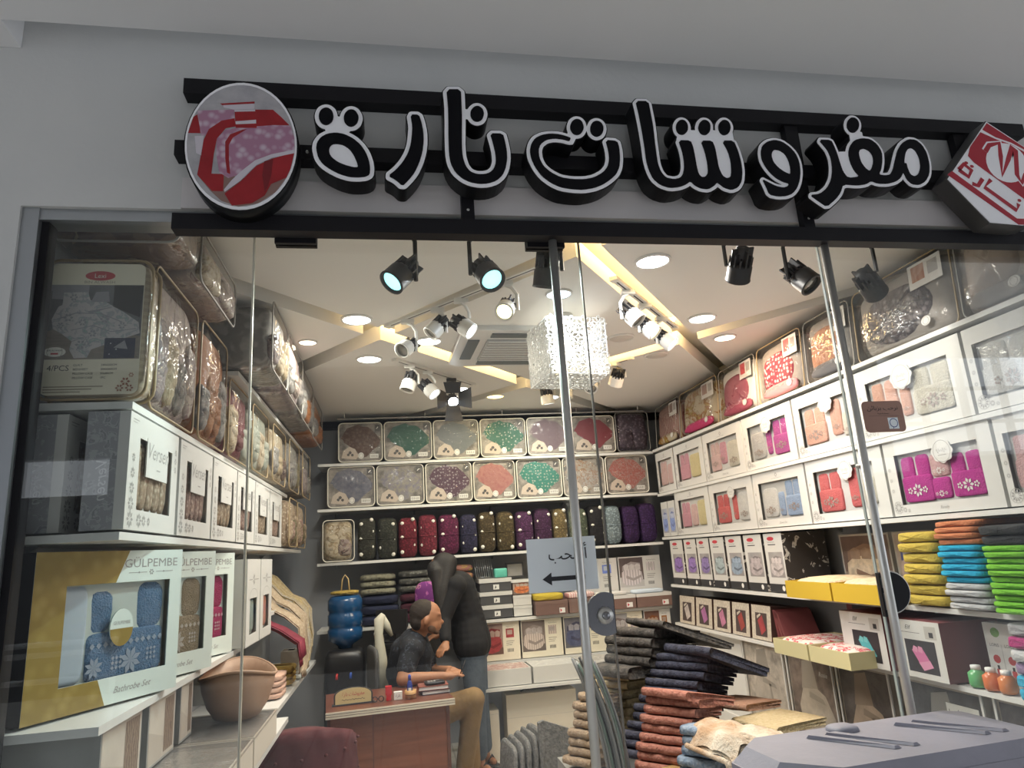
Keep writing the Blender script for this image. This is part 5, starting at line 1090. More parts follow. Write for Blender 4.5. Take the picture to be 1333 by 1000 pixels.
for i, (a, b) in enumerate([(1.56, 1.97), (1.98, 2.38)]):
    picture_box(('white quilt box with blue bed photo on the back right shelf', 'white quilt box with grey bed photo on the back right shelf')[i], ((a+b)/2, 4.08, 1.1335), 0, b-a-.006, .31, .12, WHITE, BEDS[i]+[WHITE, INK], labelled, grp='picture boxes')
for i in range(2): towel(('white', 'pale blue')[i]+' folded sheet pack on the brown flat boxes in front of the bed-photo boxes', (1.86+.33*i, 3.93, 1.1305), 0, .28, .12, .03, (WHITE, mat('pale_blue_sheet', (.62, .72, .82), .8))[i], 'towels on flat boxes', 9+i)
B5 = [pmats('b5a', (.36, .25, .21), (.16, .09, .07), (.30, .045, .05), (.58, .42, .36), (.22, .03, .035)), pmats('b5b', (.24, .19, .17), (.16, .13, .12), (.45, .38, .34), (.50, .44, .42), (.30, .25, .23), 'stripes', 16), pmats('b5c', (.20, .19, .22), (.12, .12, .14), (.07, .08, .15), (.42, .40, .44), (.05, .05, .10)), pmats('b5d', (.42, .40, .40), (.25, .22, .2), (.34, .30, .30), (.5, .48, .48), (.2, .16, .16)), pmats('b5e', (.20, .10, .075), (.14, .08, .06), (.30, .12, .03), (.46, .34, .27), (.24, .08, .02))]
B5N = ['red', 'striped beige', 'navy', 'grey', 'amber']
for i, (a, b) in enumerate([(.69, 1.035), (1.045, 1.405), (1.415, 1.785), (1.795, 2.13), (2.14, 2.39)]):
    picture_box('quilt box with %s bed photo and label on the low back shelf' % B5N[i], ((a+b)/2, 4.0, .682), 0, b-a-.006, .30, .14, KRAFT, B5[i]+[CARDC if i < 4 else PWH, INK], labelled, grp='picture boxes')
# protruding white cartons with prints on their lids
shelf(.64, 2.3, 3.62, 3.985, .54, 'low back shelf board under the flat white cartons', 'x')
for i, (a, b) in enumerate([(.665, 1.05), (1.06, 1.45), (1.46, 1.86)]):
    t = thing('flat_print_carton', '%s flat white carton with a bedding print on its lid, low back shelf' % ORD[i], 'box', ((a+b)/2, 3.65, .542), 0, 'low white cartons'); hw = (b-a)/2-.004
    MB().box(-hw, hw, 0, .32, 0, .12).build('carton', WHITE, t); q = MB().quad((-hw+.01, .02, .1206), (hw-.01, .02, .1206), (hw-.01, .31, .1206), (-hw+.01, .31, .1206))
    q.build('lid_print', [mat('lid_print_%d' % i, ((.48, .30, .27), (.56, .56, .55), (.4, .38, .36))[i], .5, pat='floral', col2=((.70, .62, .58), (.70, .70, .68), (.6, .58, .55))[i], col3=((.30, .12, .12), (.40, .40, .42), (.25, .24, .24))[i], sc=12)], t)
BLUEG = mat('blue_grey_panel', (.34, .37, .44), .6)
t = thing('low_cabinet', 'blue-grey low cabinet under the back shelves', 'cabinet', (1.5, 4.18, 0)); MB().box(-.85, .85, -.15, .2, .04, .505).build('body', BLUEG, t); MB().box(-.83, .83, -.13, .2, 0, .04).build('plinth', INK, t)
for k in range(3): MB().box(-.84+.565*k, -.29+.565*k, -.156, -.15, .06, .49).build('door', BLUEG, t)
CRM = mat('cream_carton', (.72, .66, .56), .5)
t = thing('large_carton', 'large cream carton standing on the floor by the back cabinet', 'box', (1.14, 3.78, .02)); MB().box(-.285, .285, 0, .22, -.02, .43).build('carton', CRM, t); MB().tube([(-.15, .1, .43), (-.12, .1, .445), (.1, .1, .445), (.13, .1, .43)], .006, 6).build('strap', INK, t); MB().box(-.285, .285, -.001, .0, .26, .262).build('seam', KRAFT, t)
t = thing('slim_carton', 'slim cream carton standing between the standing person and the large carton', 'box', (.73, 3.74, 0)); MB().box(-.055, .055, 0, .26, 0, .36).build('carton', CRM, t); MB().box(-.05, .05, -.001, 0, .33, .332).build('seam', KRAFT, t)
# water dispenser
BLUB = mat('blue_bottle', (.01, .07, .19), .15, spec=.8); t = thing('water_dispenser', 'black water dispenser with a blue bottle in the back left corner', 'water dispenser', (-.38, 3.72, 0))
MB().pill(-.15, .15, -.15, .15, 0, .92, 8, 24, 10).build('cabinet', PLASTIC_BLACK, t)
MB().lathe([(.05, .90), (.06, .94), (.13, .98), (.132, 1.05), (.124, 1.06), (.124, 1.08), (.132, 1.09), (.132, 1.16), (.124, 1.17), (.124, 1.19), (.132, 1.2), (.132, 1.27), (.11, 1.3), (.001, 1.305)], 26).build('bottle', BLUB, t)
for s_, c in ((-.05, (.5, .03, .03)), (.05, (.03, .1, .5))): MB().tube([(s_, -.15, .75), (s_, -.18, .75), (s_, -.185, .72)], .009, 8).build('tap', mat('tap_%d' % (s_*100), c, .4), t)
GOLDT = mat('gold_trim', (.55, .40, .10), .5, pat='cells', col2=(.35, .24, .05), sc=50)
t = thing('gift_pouch', 'gold trimmed pouch on top of the blue water bottle', 'pouch', (-.38, 3.72, 1.307)); MB().pill(-.11, .11, -.09, .09, 0, .035, 3, 20, 8, lump=.06).build('pouch', GOLDT, t); MB().tube([(-.03, 0, .02), (-.02, 0, .12), (.0, 0, .15), (.025, 0, .12), (.035, 0, .02)], .005, 6).build('handle', mat('straw', (.60, .45, .22), .7), t)
t = thing('paper_cup', 'red paper cup on the black ledge by the dispenser', 'cup', (-.13, 3.62, .93)); MB().lathe([(.022, 0), (.03, .085), (.028, .085), (.02, .006), (.001, .006)], 16).build('cup', mat('cup_red', (.40, .06, .05), .5), t); MB().lathe([(.0305, .07), (.031, .086), (.029, .086)], 16).build('rim', PWH, t)
t = thing('side_cupboard', 'black low cupboard beside the water dispenser', 'cupboard', (.05, 3.7, 0)); MB().box(-.22, .20, -.13, .2, 0, .93).build('body', PLASTIC_BLACK, t); MB().box(-.21, -.015, -.136, -.13, .03, .9).build('door', BLACK, t); MB().box(-.005, .19, -.136, -.13, .03, .9).build('door', BLACK, t)
t = thing('plant', 'small bright green plant by the dispenser', 'plant', (-.66, 3.56, .851)); MB().lathe([(.03, 0), (.04, .06), (.036, .06), (.03, .02)], 12).build('pot', PWH, t)
for k in range(10):
    a = 2*PI*k/10; MB().add([(0, 0, .05), (.02*math.cos(a+.6), .02*math.sin(a+.6), .11), (.055*math.cos(a), .055*math.sin(a), .13+.04*(k % 3)), (.02*math.cos(a-.6), .02*math.sin(a-.6), .11)], [(0, 1, 2, 3), (3, 2, 1, 0)]).build('leaf', mat('leaf_green', (.05, .30, .05), .5), t)
# ---------------------------------------------------------------- right wall (fronts at x = 2.4, looking towards -x)
RR = R(-90)
for z, y1, lab in ((2.388, 3.98, 'right wall shelf under the clear quilt bags'), (1.983, 3.98, 'right wall shelf between the two rows of white gift boxes'), (1.598, 3.98, 'right wall shelf under the lower row of white gift boxes'), (1.195, 3.9, 'right wall shelf under the coloured towel stacks'), (.878, 3.9, 'right wall shelf under the bed-sheet boxes')):
    shelf(2.385, 2.8, .03, y1, z, lab)
def rf(a, b): return (a+b)/2
STRR = mat('red_brown_stripe', (.30, .09, .07), .8, pat='stripes', col2=(.50, .40, .36), sc=14); ORFL = mat('cream_orange_floral', (.60, .52, .38), .8, pat='floral', col2=(.36, .16, .04), col3=(.42, .30, .06), sc=7)
MAGQ = mat('magenta_quilt', (.30, .05, .10), .8, pat='noise', col2=(.36, .08, .13), sc=18); REDD = mat('red_dot_quilt', (.36, .03, .07), .8, pat='dots', col2=(.95, .80, .80), sc=34, thr=.55); TERR = mat('terracotta_quilt', (.42, .17, .09), .8, pat='swirl', col2=(.54, .28, .18), sc=9)
CHAIN = mat('grey_chain_knit', (.30, .28, .30), .85, pat='cells', col2=(.10, .09, .11), col3=(.52, .50, .50), sc=32, bump=1., bs=40); PALEBR = mat('pale_brown_quilt', (.48, .38, .31), .8, pat='noise', col2=(.56, .47, .40), sc=5); PINKQ = mat('pink_quilt', (.52, .22, .24), .8); GREYQ = mat('greyish_quilt', (.40, .37, .35), .85, pat='noise', col2=(.50, .47, .44), sc=8); BLAK = mat('graphite_quilt', (.10, .10, .11), .85)
def corner_card(txt, c1, c2, x, z, w_, h):
    def f(t, W_, H_):
        p = MB(); p.rect(x*W_-w_/2, x*W_+w_/2, z*H_, z*H_+h, .014, 0); p.rect(x*W_-w_*.4, x*W_-w_*.02, z*H_+h*.55, z*H_+h*.9, .0135, 1)
        if txt: text_mesh(p, txt, x*W_+w_*.2, z*H_+h*.6, h*.14, .0135, 2)
        for k in range(3): p.rect(x*W_-w_*.35, x*W_+w_*(.3-.1*k), z*H_+h*(.38-.1*k), z*H_+h*(.40-.1*k), .0135, 2)
        p.build('insert_card', [c1, c2, INK], t)
    return f
def quilt_dome(fab, side, white=None):
    def f(t, W_, H_):
        MB().pill(-W_*.40, W_*.30, .012, .075, H_*.10, H_*.80, 2.3, 26, 10, lump=.05, seed=3).build('quilt_corner', fab, t)
        if white is not None:
            MB().pill(-W_*.36, W_*.40, .004, .04, H_*.04, H_*.24, 3, 20, 8, lump=.06, seed=5).build('sheet_fold', white, t)
        if fab is CHAIN:
            kb = MB(); kr = random.Random(2)
            for k in range(120):
                a_ = kr.uniform(0, 2*PI); r_ = math.sqrt(kr.random())*.92; cx, cz_ = -W_*.05+W_*.34*r_*math.cos(a_), H_*.45+H_*.34*r_*math.sin(a_)
                rx_ = kr.uniform(.012, .018); kb.pill(cx-rx_, cx+rx_, .006+.03*r_*r_, .03+.03*r_*r_, cz_-.009, cz_+.009, 2.2, 8, 5)
            kb.build('knit_loops', mat('knit_loop_yarn', (.30, .28, .29), .9, pat='noise', col2=(.12, .11, .12), sc=30), t)['kind'] = 'stuff'
        p = MB(); p.rect(W_*.14, W_*.44, H_*.62, H_*.93, .016, 0); p.rect(W_*.17, W_*.29, H_*.70, H_*.90, .0155, 1); p.rect(W_*.32, W_*.41, H_*.72, H_*.88, .0155, 2); p.build('insert_card', [WHITE, side, GREYINK], t)
        p = MB(); p.ell(W_*.26, H_*.17, .028, .022, .003, 0, 20); p.ring(W_*.26, H_*.17, .016, .019, .0025, 1, 20); p.build('seal', [WHITE, GREYINK], t)
    return f
rb = [(3.42, 3.97, STRR, quilt_dome(STRR, BRN, ORFL), 'striped red-brown quilt bag at the far end of the right wall', 'noise'), (2.70, 3.40, ORFL, quilt_dome(ORFL, STRR, MAGN), 'cream and orange floral quilt bag on the right wall', 0), (2.13, 2.67, WHITE, quilt_dome(MAGQ, REDO, MAGQ), 'magenta quilt bag with a white and red card on the right wall', 0),
      (1.58, 2.10, GREYQ, quilt_dome(REDD, REDO, PINKQ), 'red polka-dot quilt bag on the right wall', 0), (1.12, 1.55, GREYQ, quilt_dome(TERR, BLAK, BLAK), 'terracotta swirl quilt bag behind the right pull tube', 0), (.42, 1.09, GREYQ, quilt_dome(CHAIN, TERR, None), 'grey chain-knit throw bag with paper insert on the right wall', 0), (.03, .40, PALEBR, quilt_dome(PALEBR, PALEBR, GREYQ), 'pale brown quilt bag at the near end of the right wall', 0)]
for i, (a, b, fab, cd, lab, _) in enumerate(rb):
    bag(lab, (2.40, rf(a, b), 2.390), RR, b-a, .385, .33, fab, cd, None, 'bags on the right wall', seed=100+i, tx=R(-4), pip=(PIPD, PIPG)[i % 2], cover=COVER2)
T_ = lambda n, c: mat('towel_'+n, c, .95, pat='noise', col2=tuple(min(1, x*1.12) for x in c), sc=50, bump=.6, bs=130)
PNK = T_('pink', (.66, .34, .40)); LPK = T_('light_pink', (.72, .50, .48)); MGT = T_('magenta', (.52, .10, .34)); CRE = T_('cream', (.70, .66, .56)); YCR = T_('yellow_cream', (.74, .64, .36)); PCH = T_('peach', (.74, .42, .32)); COR = T_('coral', (.68, .16, .16)); SKY = T_('sky', (.36, .47, .66)); GRYT = T_('grey', (.56, .55, .54)); HOT = T_('hot_pink', (.55, .05, .32)); RSE = T_('rose', (.70, .44, .44)); WHT = T_('white', (.76, .75, .72))
EMB = mat('silver_embroidery', (.78, .74, .72), .6); EMBD = mat('taupe_embroidery', (.40, .32, .28), .7)
def wbox(i, a, b, z, items, lab, badge=None, crest=False, foot=None, emb=None, h=.358):
    w_ = b-a-.008; win = (-w_*.40, w_*.38, h*.14, h*.80)
    robe_box(lab, (2.40, rf(a, b), z), RR, w_, h, .13, win, items, badge, 'white towel gift boxes', foot, emb, crest=crest, seed=i*7)
Z2 = 1.985
wbox(0, 3.56, 3.97, Z2, [(.05, .5, .05, .95, LPK, 'robe'), (.55, .95, .05, .8, LPK, 't')], 'white gift box with pale pink towels in the upper right back corner', crest=True)
wbox(1, 2.98, 3.55, Z2, [(.04, .45, .05, .95, PNK, 'robe'), (.48, .95, .05, .85, YCR, 't')], 'white gift box with pink and yellow towels, upper row', crest=True)
wbox(2, 2.35, 2.97, Z2, [(.04, .34, .04, .95, LPK, 'robe'), (.36, .56, .2, .9, PNK, 't'), (.60, .96, .04, .85, CRE, 't')], 'white gift box with pink and cream towels, upper row', crest=True, foot='Dowry Set', emb=EMBD)
wbox(3, 1.72, 2.34, Z2, [(.03, .38, .04, .8, GRYT, 't'), (.42, .54, .1, .85, MGT, 't'), (.60, .97, .04, .97, MGT, 'robe')], 'white gift box with magenta and grey robes, upper row', (.0, .06), emb=EMBD)
wbox(4, 1.13, 1.71, Z2, [(.03, .48, .04, .92, PCH, 'robe'), (.58, .80, .1, .95, PCH, 't'), (.80, .97, .04, .6, CRE, 't')], 'white gift box with peach robe beside the right pull tube', (.03, .06), emb=EMBD)
wbox(5, .42, 1.12, Z2, [(.02, .36, .04, .95, PCH, 'robe'), (.38, .50, .1, .7, PCH, 't'), (.54, .97, .04, .97, CRE, 'robe')], 'white gift box with peach and cream robes behind the brown sticker', (-.02, .07), emb=EMBD)
wbox(6, .03, .41, Z2, [(.02, .97, .04, .95, WHT, 'robe')], 'white gift box with white towels at the near end of the upper row', None, emb=EMBD)
Z3 = 1.600
wbox(7, 2.98, 3.64, Z3, [(.04, .36, .05, .9, PNK, 'robe'), (.40, .62, .05, .8, LPK, 't'), (.65, .97, .05, .9, YCR, 't')], 'white gift box with pink and yellow towels, lower row far end', crest=True)
wbox(8, 2.31, 2.97, Z3, [(.03, .40, .04, .92, COR, 'robe'), (.50, .62, .1, .85, COR, 't'), (.66, .97, .04, .9, WHT, 't')], 'white gift box with red robe and white towel, lower row', (.02, .05), emb=EMBD)
wbox(9, 1.69, 2.30, Z3, [(.03, .40, .04, .85, WHT, 't'), (.42, .56, .06, .7, SKY, 't'), (.60, .97, .04, .97, SKY, 'robe')], 'white gift box with white and sky blue robes, lower row', None, True, 'Dowry Set', EMBD)
wbox(10, 1.02, 1.68, Z3, [(.02, .42, .03, .95, COR, 'robe'), (.54, .72, .06, .95, COR, 't'), (.76, .97, .1, .7, CRE, 't')], 'white gift box with coral robe, lower row left of the pull tube', (.03, .06), emb=EMBD)
wbox(11, .37, 1.01, Z3, [(.02, .40, .03, .95, HOT, 'robe'), (.38, .60, .04, .45, HOT, 't'), (.40, .62, .46, .9, RSE, 't'), (.62, .98, .04, .85, HOT, 'robe')], 'white family gift box with hot pink embroidered towels', (.05, .06), foot='Family', emb=EMB)
wbox(12, .03, .36, Z3, [(.05, .95, .05, .95, RSE, 'robe')], 'white gift box with rose towels at the near end of the lower row', None, emb=EMB)
SP = pmats('sp', (.50, .52, .60), (.4, .4, .45), (.20, .26, .50), (.55, .6, .75), (.16, .2, .4))
for i, (a, b) in enumerate([(3.66, 3.81), (3.82, 3.97)]):
    picture_box(('small sheet box with blue bed photo on the lower gift-box shelf', 'small sheet box with blue bed photo tucked into the back right corner')[i], (2.40, rf(a, b), Z3), RR, b-a-.006, .3, .1, WHITE, SP, lambda p, w_, h: pic_bed(p, -w_/2+.012, w_/2-.012, h*.1, h*.8, -.0006, 0), grp='small sheet boxes')
# narrow sheet boxes
Z4 = 1.197; N7 = [(3.58, 3.86, (.20, .12, .34)), (3.32, 3.56, (.22, .14, .36)), (3.08, 3.31, (.20, .15, .33)), (2.83, 3.07, (.28, .34, .36)), (2.56, 2.81, (.22, .28, .36)), (2.29, 2.54, (.34, .30, .31)), (2.04, 2.27, (.42, .38, .38))]
N7L = ['purple', 'violet', 'dark violet', 'teal grey', 'steel blue', 'taupe', 'pale grey']
FLOR = mat('black_white_branch_print', (.045, .04, .04), .5, pat='floral', col2=(.05, .045, .045), col3=(.62, .60, .56), sc=10)
for i, (a, b, c) in enumerate(N7):
    ms = pmats('n7_%d' % i, (.40, .38, .38), (.30, .28, .28), c, tuple(min(1, x*1.6) for x in c), tuple(x*.6 for x in c))+[WHITE, REDO, INK, PWH]
    def d7(p, w_, h):
        p.rect(-w_/2, w_/2, 0, h, -.0005, 5); pic_bed(p, -w_*.34, w_*.42, h*.25, h*.68, -.0009, 0); p.ell(-w_*.12, h*.91, w_*.19, h*.035, -.0009, 6, 20); p.rect(-w_*.3, w_*.12, h*.80, h*.815, -.0009, 7)
        p.rect(-w_/2, w_/2, 0, h*.14, -.0009, 7); p.ell(w_*.24, h*.07, h*.045, h*.045, -.0013, 8, 16); scrawl(p, -w_*.12, h*.85, w_*.4, h*.02, -.0009, 7)
    t = picture_box('narrow sheet-set box with %s bed photo on the right wall' % N7L[i], (2.40, rf(a, b), Z4), RR, b-a-.012, .365, .3, FLOR, ms, d7, grp='narrow sheet-set boxes')
# yellow trays with fleecy towels
YBX = mat('yellow_card', (.62, .42, .04), .5); FLC = mat('beige_fleece', (.58, .44, .28), .95, pat='noise', col2=(.68, .56, .40), sc=30, bump=1., bs=60)
def tray(lab, x, a, b, z, d, h, m, grp):
    t = thing('card_tray', lab, 'tray', (x, rf(a, b), z), RR, grp); hw = (b-a)/2-.003; e = .005
    MB().box(-hw, hw, 0, e, 0, h).box(-hw, hw, d-e, d, 0, h).box(-hw, -hw+e, e, d-e, 0, h).box(hw-e, hw, e, d-e, 0, h).build('sides', m, t); MB().box(-hw+e, hw-e, e, d-e, 0, e).build('base', m, t); return t
for i, (a, b) in enumerate([(1.40, 1.83), (1.03, 1.39)]):
    tray(('yellow card tray farther along the towel shelf', 'yellow card tray next to the black lock plate')[i], 2.25, a, b, Z4, .4, .092, YBX, 'yellow trays')
    single('fleece_throw', MB().pill(-(b-a)/2+.012, (b-a)/2-.012, .01, .38, .0, .105, 3.2, 24, 10, lump=.05, seed=i), FLC, ('beige fleece throw in the far yellow tray', 'beige fleece throw in the near yellow tray')[i], 'throw', (2.25, rf(a, b), Z4+.008), RR, 'fleece throws')
BEDP = pmats('cl1', (.20, .14, .12), (.3, .25, .2), (.60, .50, .38), (.42, .30, .22), (.30, .20, .15)); BEDB = pmats('cl2', (.50, .42, .38), (.40, .34, .30), (.46, .36, .34), (.52, .50, .55), (.10, .12, .34))
for i, (a, b, ms) in enumerate([(1.42, 1.86, BEDP), (1.10, 1.40, BEDB)]):
    picture_box(('clear blanket pack with beige bed photo behind the far yellow tray', 'clear blanket pack with blue accents behind the near yellow tray')[i], (2.665, rf(a, b), Z4), RR, b-a-.01, .33, .1, KRAFT, ms, lambda p, w_, h: pic_bed(p, -w_/2+.012, w_/2-.012, .012, h-.012, -.0006, 0), grp='blanket packs')
# towel stacks
def stack(cols, x, y, z, w_, d, base, grp, seed=0, rz=RR):
    zz = z
    for i, (c, nm, th) in enumerate(cols):
        n_same = [k for k, q in enumerate(cols) if q[1] == nm]; o_ = n_same.index(i)
        lab = ('%s folded towel, %s %s' % (nm, 'only one' if len(n_same) == 1 else ORD[o_]+' from the bottom', base))
        towel(lab, (x+.006*((i*7+seed) % 3-1), y+.004*((i*5+seed) % 3-1), zz), rz, w_, d, th, c, grp, seed+i); zz += th+.001
YT = T_('yellow', (.56, .42, .07)); ORT = T_('orange', (.62, .22, .10)); CYT = T_('cyan', (.02, .38, .62)); LGT = T_('pale_grey', (.52, .53, .55)); BKT = T_('black', (.035, .038, .042)); GNT = T_('green', (.18, .50, .04)); PPT = T_('plum', (.26, .18, .32)); MGN = T_('raspberry', (.38, .02, .16)); GRT = T_('mid_grey', (.34, .34, .36))
stack([(YT, 'yellow', .0455)]*7, 2.355, .87, Z4, .25, .3, 'of the yellow stack', 'yellow towels', 1)
stack([(LGT, 'pale grey', .026)]*4+[(CYT, 'cyan', .025)]*6+[(ORT, 'orange', .024)]*4, 2.335, .615, Z4, .24, .3, 'of the cyan stack', 'mixed towels of the cyan stack', 4)
stack([(GNT, 'green', .0225)]*11+[(BKT, 'black', .038)]*2, 2.32, .365, Z4, .235, .3, 'of the green stack', 'green and black towels', 9)
stack([(GNT, 'lime green', .0225)]*9+[(CYT, 'turquoise', .04)]+[(LGT, 'silver', .04)]+[(ORT, 'brick orange', .04)], 2.33, .14, Z4, .18, .3, 'of the stack by the right glass', 'towels closest to the glass', 12)
# shelf below: photo boxes, cream trays, teal and pink sheet boxes, towels
Z5 = .880
N5 = [(3.52, 3.83, (.62, .55, .52)), (3.20, 3.50, (.46, .18, .40)), (2.90, 3.18, (.56, .22, .36)), (2.62, 2.88, (.36, .07, .06)), (2.34, 2.60, (.40, .06, .07))]
N5L = ['white', 'violet', 'pink', 'dark red', 'crimson']; LACEC = mat('cream_lace_card', (.66, .60, .50), .5, pat='cells', col2=(.54, .48, .40), sc=50)
for i, (a, b, c) in enumerate(N5):
    ms = [LACEC, mat('n5k_%d' % i, (.07, .05, .05), .5), mat('n5c_%d' % i, c, .5, pat='noise', col2=tuple(x*.7 for x in c), sc=20)]
    def d5(p, w_, h):
        p.rect(-w_/2, w_/2, 0, h, -.0005, 0); p.rect(-w_*.3, w_*.3, h*.1, h*.78, -.0009, 1); p.poly([(-w_*.18, h*.55), (.0, h*.14), (w_*.24, h*.3), (w_*.05, h*.72)], -.0013, 2); p.poly([(-w_*.2, h*.6), (-.0, h*.72), (-w_*.05, h*.76), (-w_*.22, h*.68)], -.0015, 0)
    picture_box('cream lace-edged box with %s towel photo on the right wall' % N5L[i], (2.40, rf(a, b), Z5), RR, b-a-.012, .22, .28, mat('dark_brown_box', (.07, .035, .03), .5), ms, d5, grp='lace-edged boxes', tx=R(-6))
CRT = mat('cream_yellow_card', (.66, .60, .34), .5); REDW = mat('red_white_print', (.66, .58, .54), .8, pat='floral', col2=(.46, .06, .08), col3=(.60, .30, .30), sc=14)
for i, (a, b) in enumerate([(1.62, 1.97), (1.26, 1.61)]):
    tray(('cream card tray farther along the sheet-box shelf', 'cream card tray beside the teal bed-sheet box')[i], 2.20, a, b, Z5, .4, .082, CRT, 'cream trays')
    single('printed_cloth', MB().pill(-(b-a)/2+.012, (b-a)/2-.012, .01, .385, 0, .088, 4, 24, 10, lump=.03, seed=i+8), REDW, ('red and white printed cloths in the far cream tray', 'red and white printed cloths in the near cream tray')[i], 'cloth', (2.20, rf(a, b), Z5+.006), RR, 'printed cloths')
MRN = mat('maroon_box', (.19, .05, .055), .5)
picture_box('maroon-sided box with a ruffled curtain photo behind the cream trays', (2.655, 1.70, Z5), RR, .36, .27, .12, MRN, [mat('ruffle_photo', (.50, .40, .40), .5, pat='stripes', col2=(.36, .26, .27), sc=9), INK], lambda p, w_, h: (p.rect(-w_*.36, w_*.36, .0, h, -.0006, 1), p.rect(-w_*.3, w_*.3, .01, h*.8, -.001, 0)), grp='maroon boxes')
for i, k in enumerate((0, 1, 2)):
    o = single('booklet', MB().box(-.012, .012, 0, .24, 0, .2).box(-.0125, -.012, .01, .23, .01, .19), MRN, ('first', 'second', 'third')[i]+' maroon booklet leaning at the end of the lace-edged boxes', 'booklet', (2.43, 2.30-.045*i, Z5), RR, 'maroon booklets', ry=R(-8-9*i))
TEAL = [WHITE, mat('sheet_dark', (.03, .028, .035), .5), mat('bed_teal', (.08, .40, .44), .5), mat('bed_teal_light', (.16, .50, .52), .5), KRAFT, INK]; PNKS = [WHITE, TEAL[1], mat('bed_pink', (.62, .18, .36), .5), mat('bed_pink_light', (.70, .30, .46), .5), KRAFT, INK]
def dsheet(p, w_, h):
    p.rect(-w_/2, w_/2, 0, h, -.0005, 0); p.rect(-w_*.24, w_*.36, h*.10, h*.66, -.0009, 1); p.poly([(-w_*.12, h*.48), (w_*.06, h*.14), (w_*.26, h*.22), (w_*.10, h*.52)], -.0013, 2)
    p.poly([(-w_*.11, h*.47), (-w_*.02, h*.44), (w_*.01, h*.53), (-w_*.07, h*.56)], -.0015, 3); p.poly([(w_*.01, h*.46), (w_*.09, h*.44), (w_*.10, h*.54), (w_*.02, h*.56)], -.0015, 3); p.poly([(-w_*.02, h*.27), (w_*.06, h*.14), (w_*.26, h*.22), (w_*.21, h*.33)], -.0015, 3)
    p.rect(w_*.2, w_*.42, h*.70, h*.92, -.0009, 4); p.rect(w_*.28, w_*.36, h*.73, h*.82, -.0013, 5); text_mesh(p, 'Elif', -w_*.14, h*.84, h*.075, -.0009, 5, shear=.4); p.rect(-w_*.3, w_*.1, h*.78, h*.787, -.0009, 5)
picture_box('white sheet box with a teal bed photo beside the right pull tube', (2.345, 1.335, Z5), RR, .33, .258, .3, MRN, TEAL, dsheet, grp='elif sheet boxes'); picture_box('white sheet box with a pink bed photo and maroon side', (2.345, .96, Z5), RR, .31, .25, .3, MRN, PNKS, dsheet, grp='elif sheet boxes')
CARDB = [WHITE, T_('leaf_print', (.18, .36, .10)), mat('perfume_red', (.45, .05, .05), .5), INK]
def dperf(p, w_, h):
    p.rect(-w_/2, w_/2, 0, h, -.0005, 0)
    for k in range(3):
        x = -w_*.32+w_*.32*k; text_mesh(p, 'LORIS', x, h*.62, h*.05, -.0009, 3); p.ell(x, h*.42, w_*.08, h*.07, -.0009, 2, 10); p.rect(x-w_*.05, x+w_*.05, h*.12, h*.26, -.0009, 2); p.rect(x-w_*.025, x+w_*.025, h*.26, h*.32, -.0009, 3); p.rect(x+w_*.15, x+w_*.155, h*.08, h*.66, -.0009, 3)
    p.ell(-w_*.25, h*.85, w_*.10, h*.08, -.0009, 1, 10); p.ell(w_*.2, h*.86, w_*.08, h*.09, -.0009, 1, 10)
picture_box('white perfume display card with red flasks between pink sheet box and towels', (2.50, .62, Z5), RR, .23, .25, .05, WHITE, CARDB, dperf, grp='display cards')
for i, c in enumerate(((.12, .42, .16), (.62, .16, .05), (.62, .20, .06))):
    t = thing('soap_jar', ('green', 'orange', 'red-orange')[i]+' translucent jar in front of the perfume card', 'jar', (2.41, .72-.075*i, Z5), RR, 'small jars')
    MB().lathe([(.03, 0), (.034, .01), (.034, .055), (.02, .065), (.018, .07)], 16).build('body', mat('jar_%d' % i, c, .12, spec=.8), t); MB().lathe([(.019, .068), (.019, .085), (.001, .086)], 14).build('lid', PWH, t)
stack([(CYT, 'bright blue', .045), (CYT, 'bright blue', .045), (PPT, 'plum', .047), (LGT, 'light grey', .047), (MGN, 'raspberry', .045), (GRT, 'dark grey', .047)], 2.33, .34, Z5, .26, .3, 'of the low mixed stack near the glass', 'low mixed towels', 3)
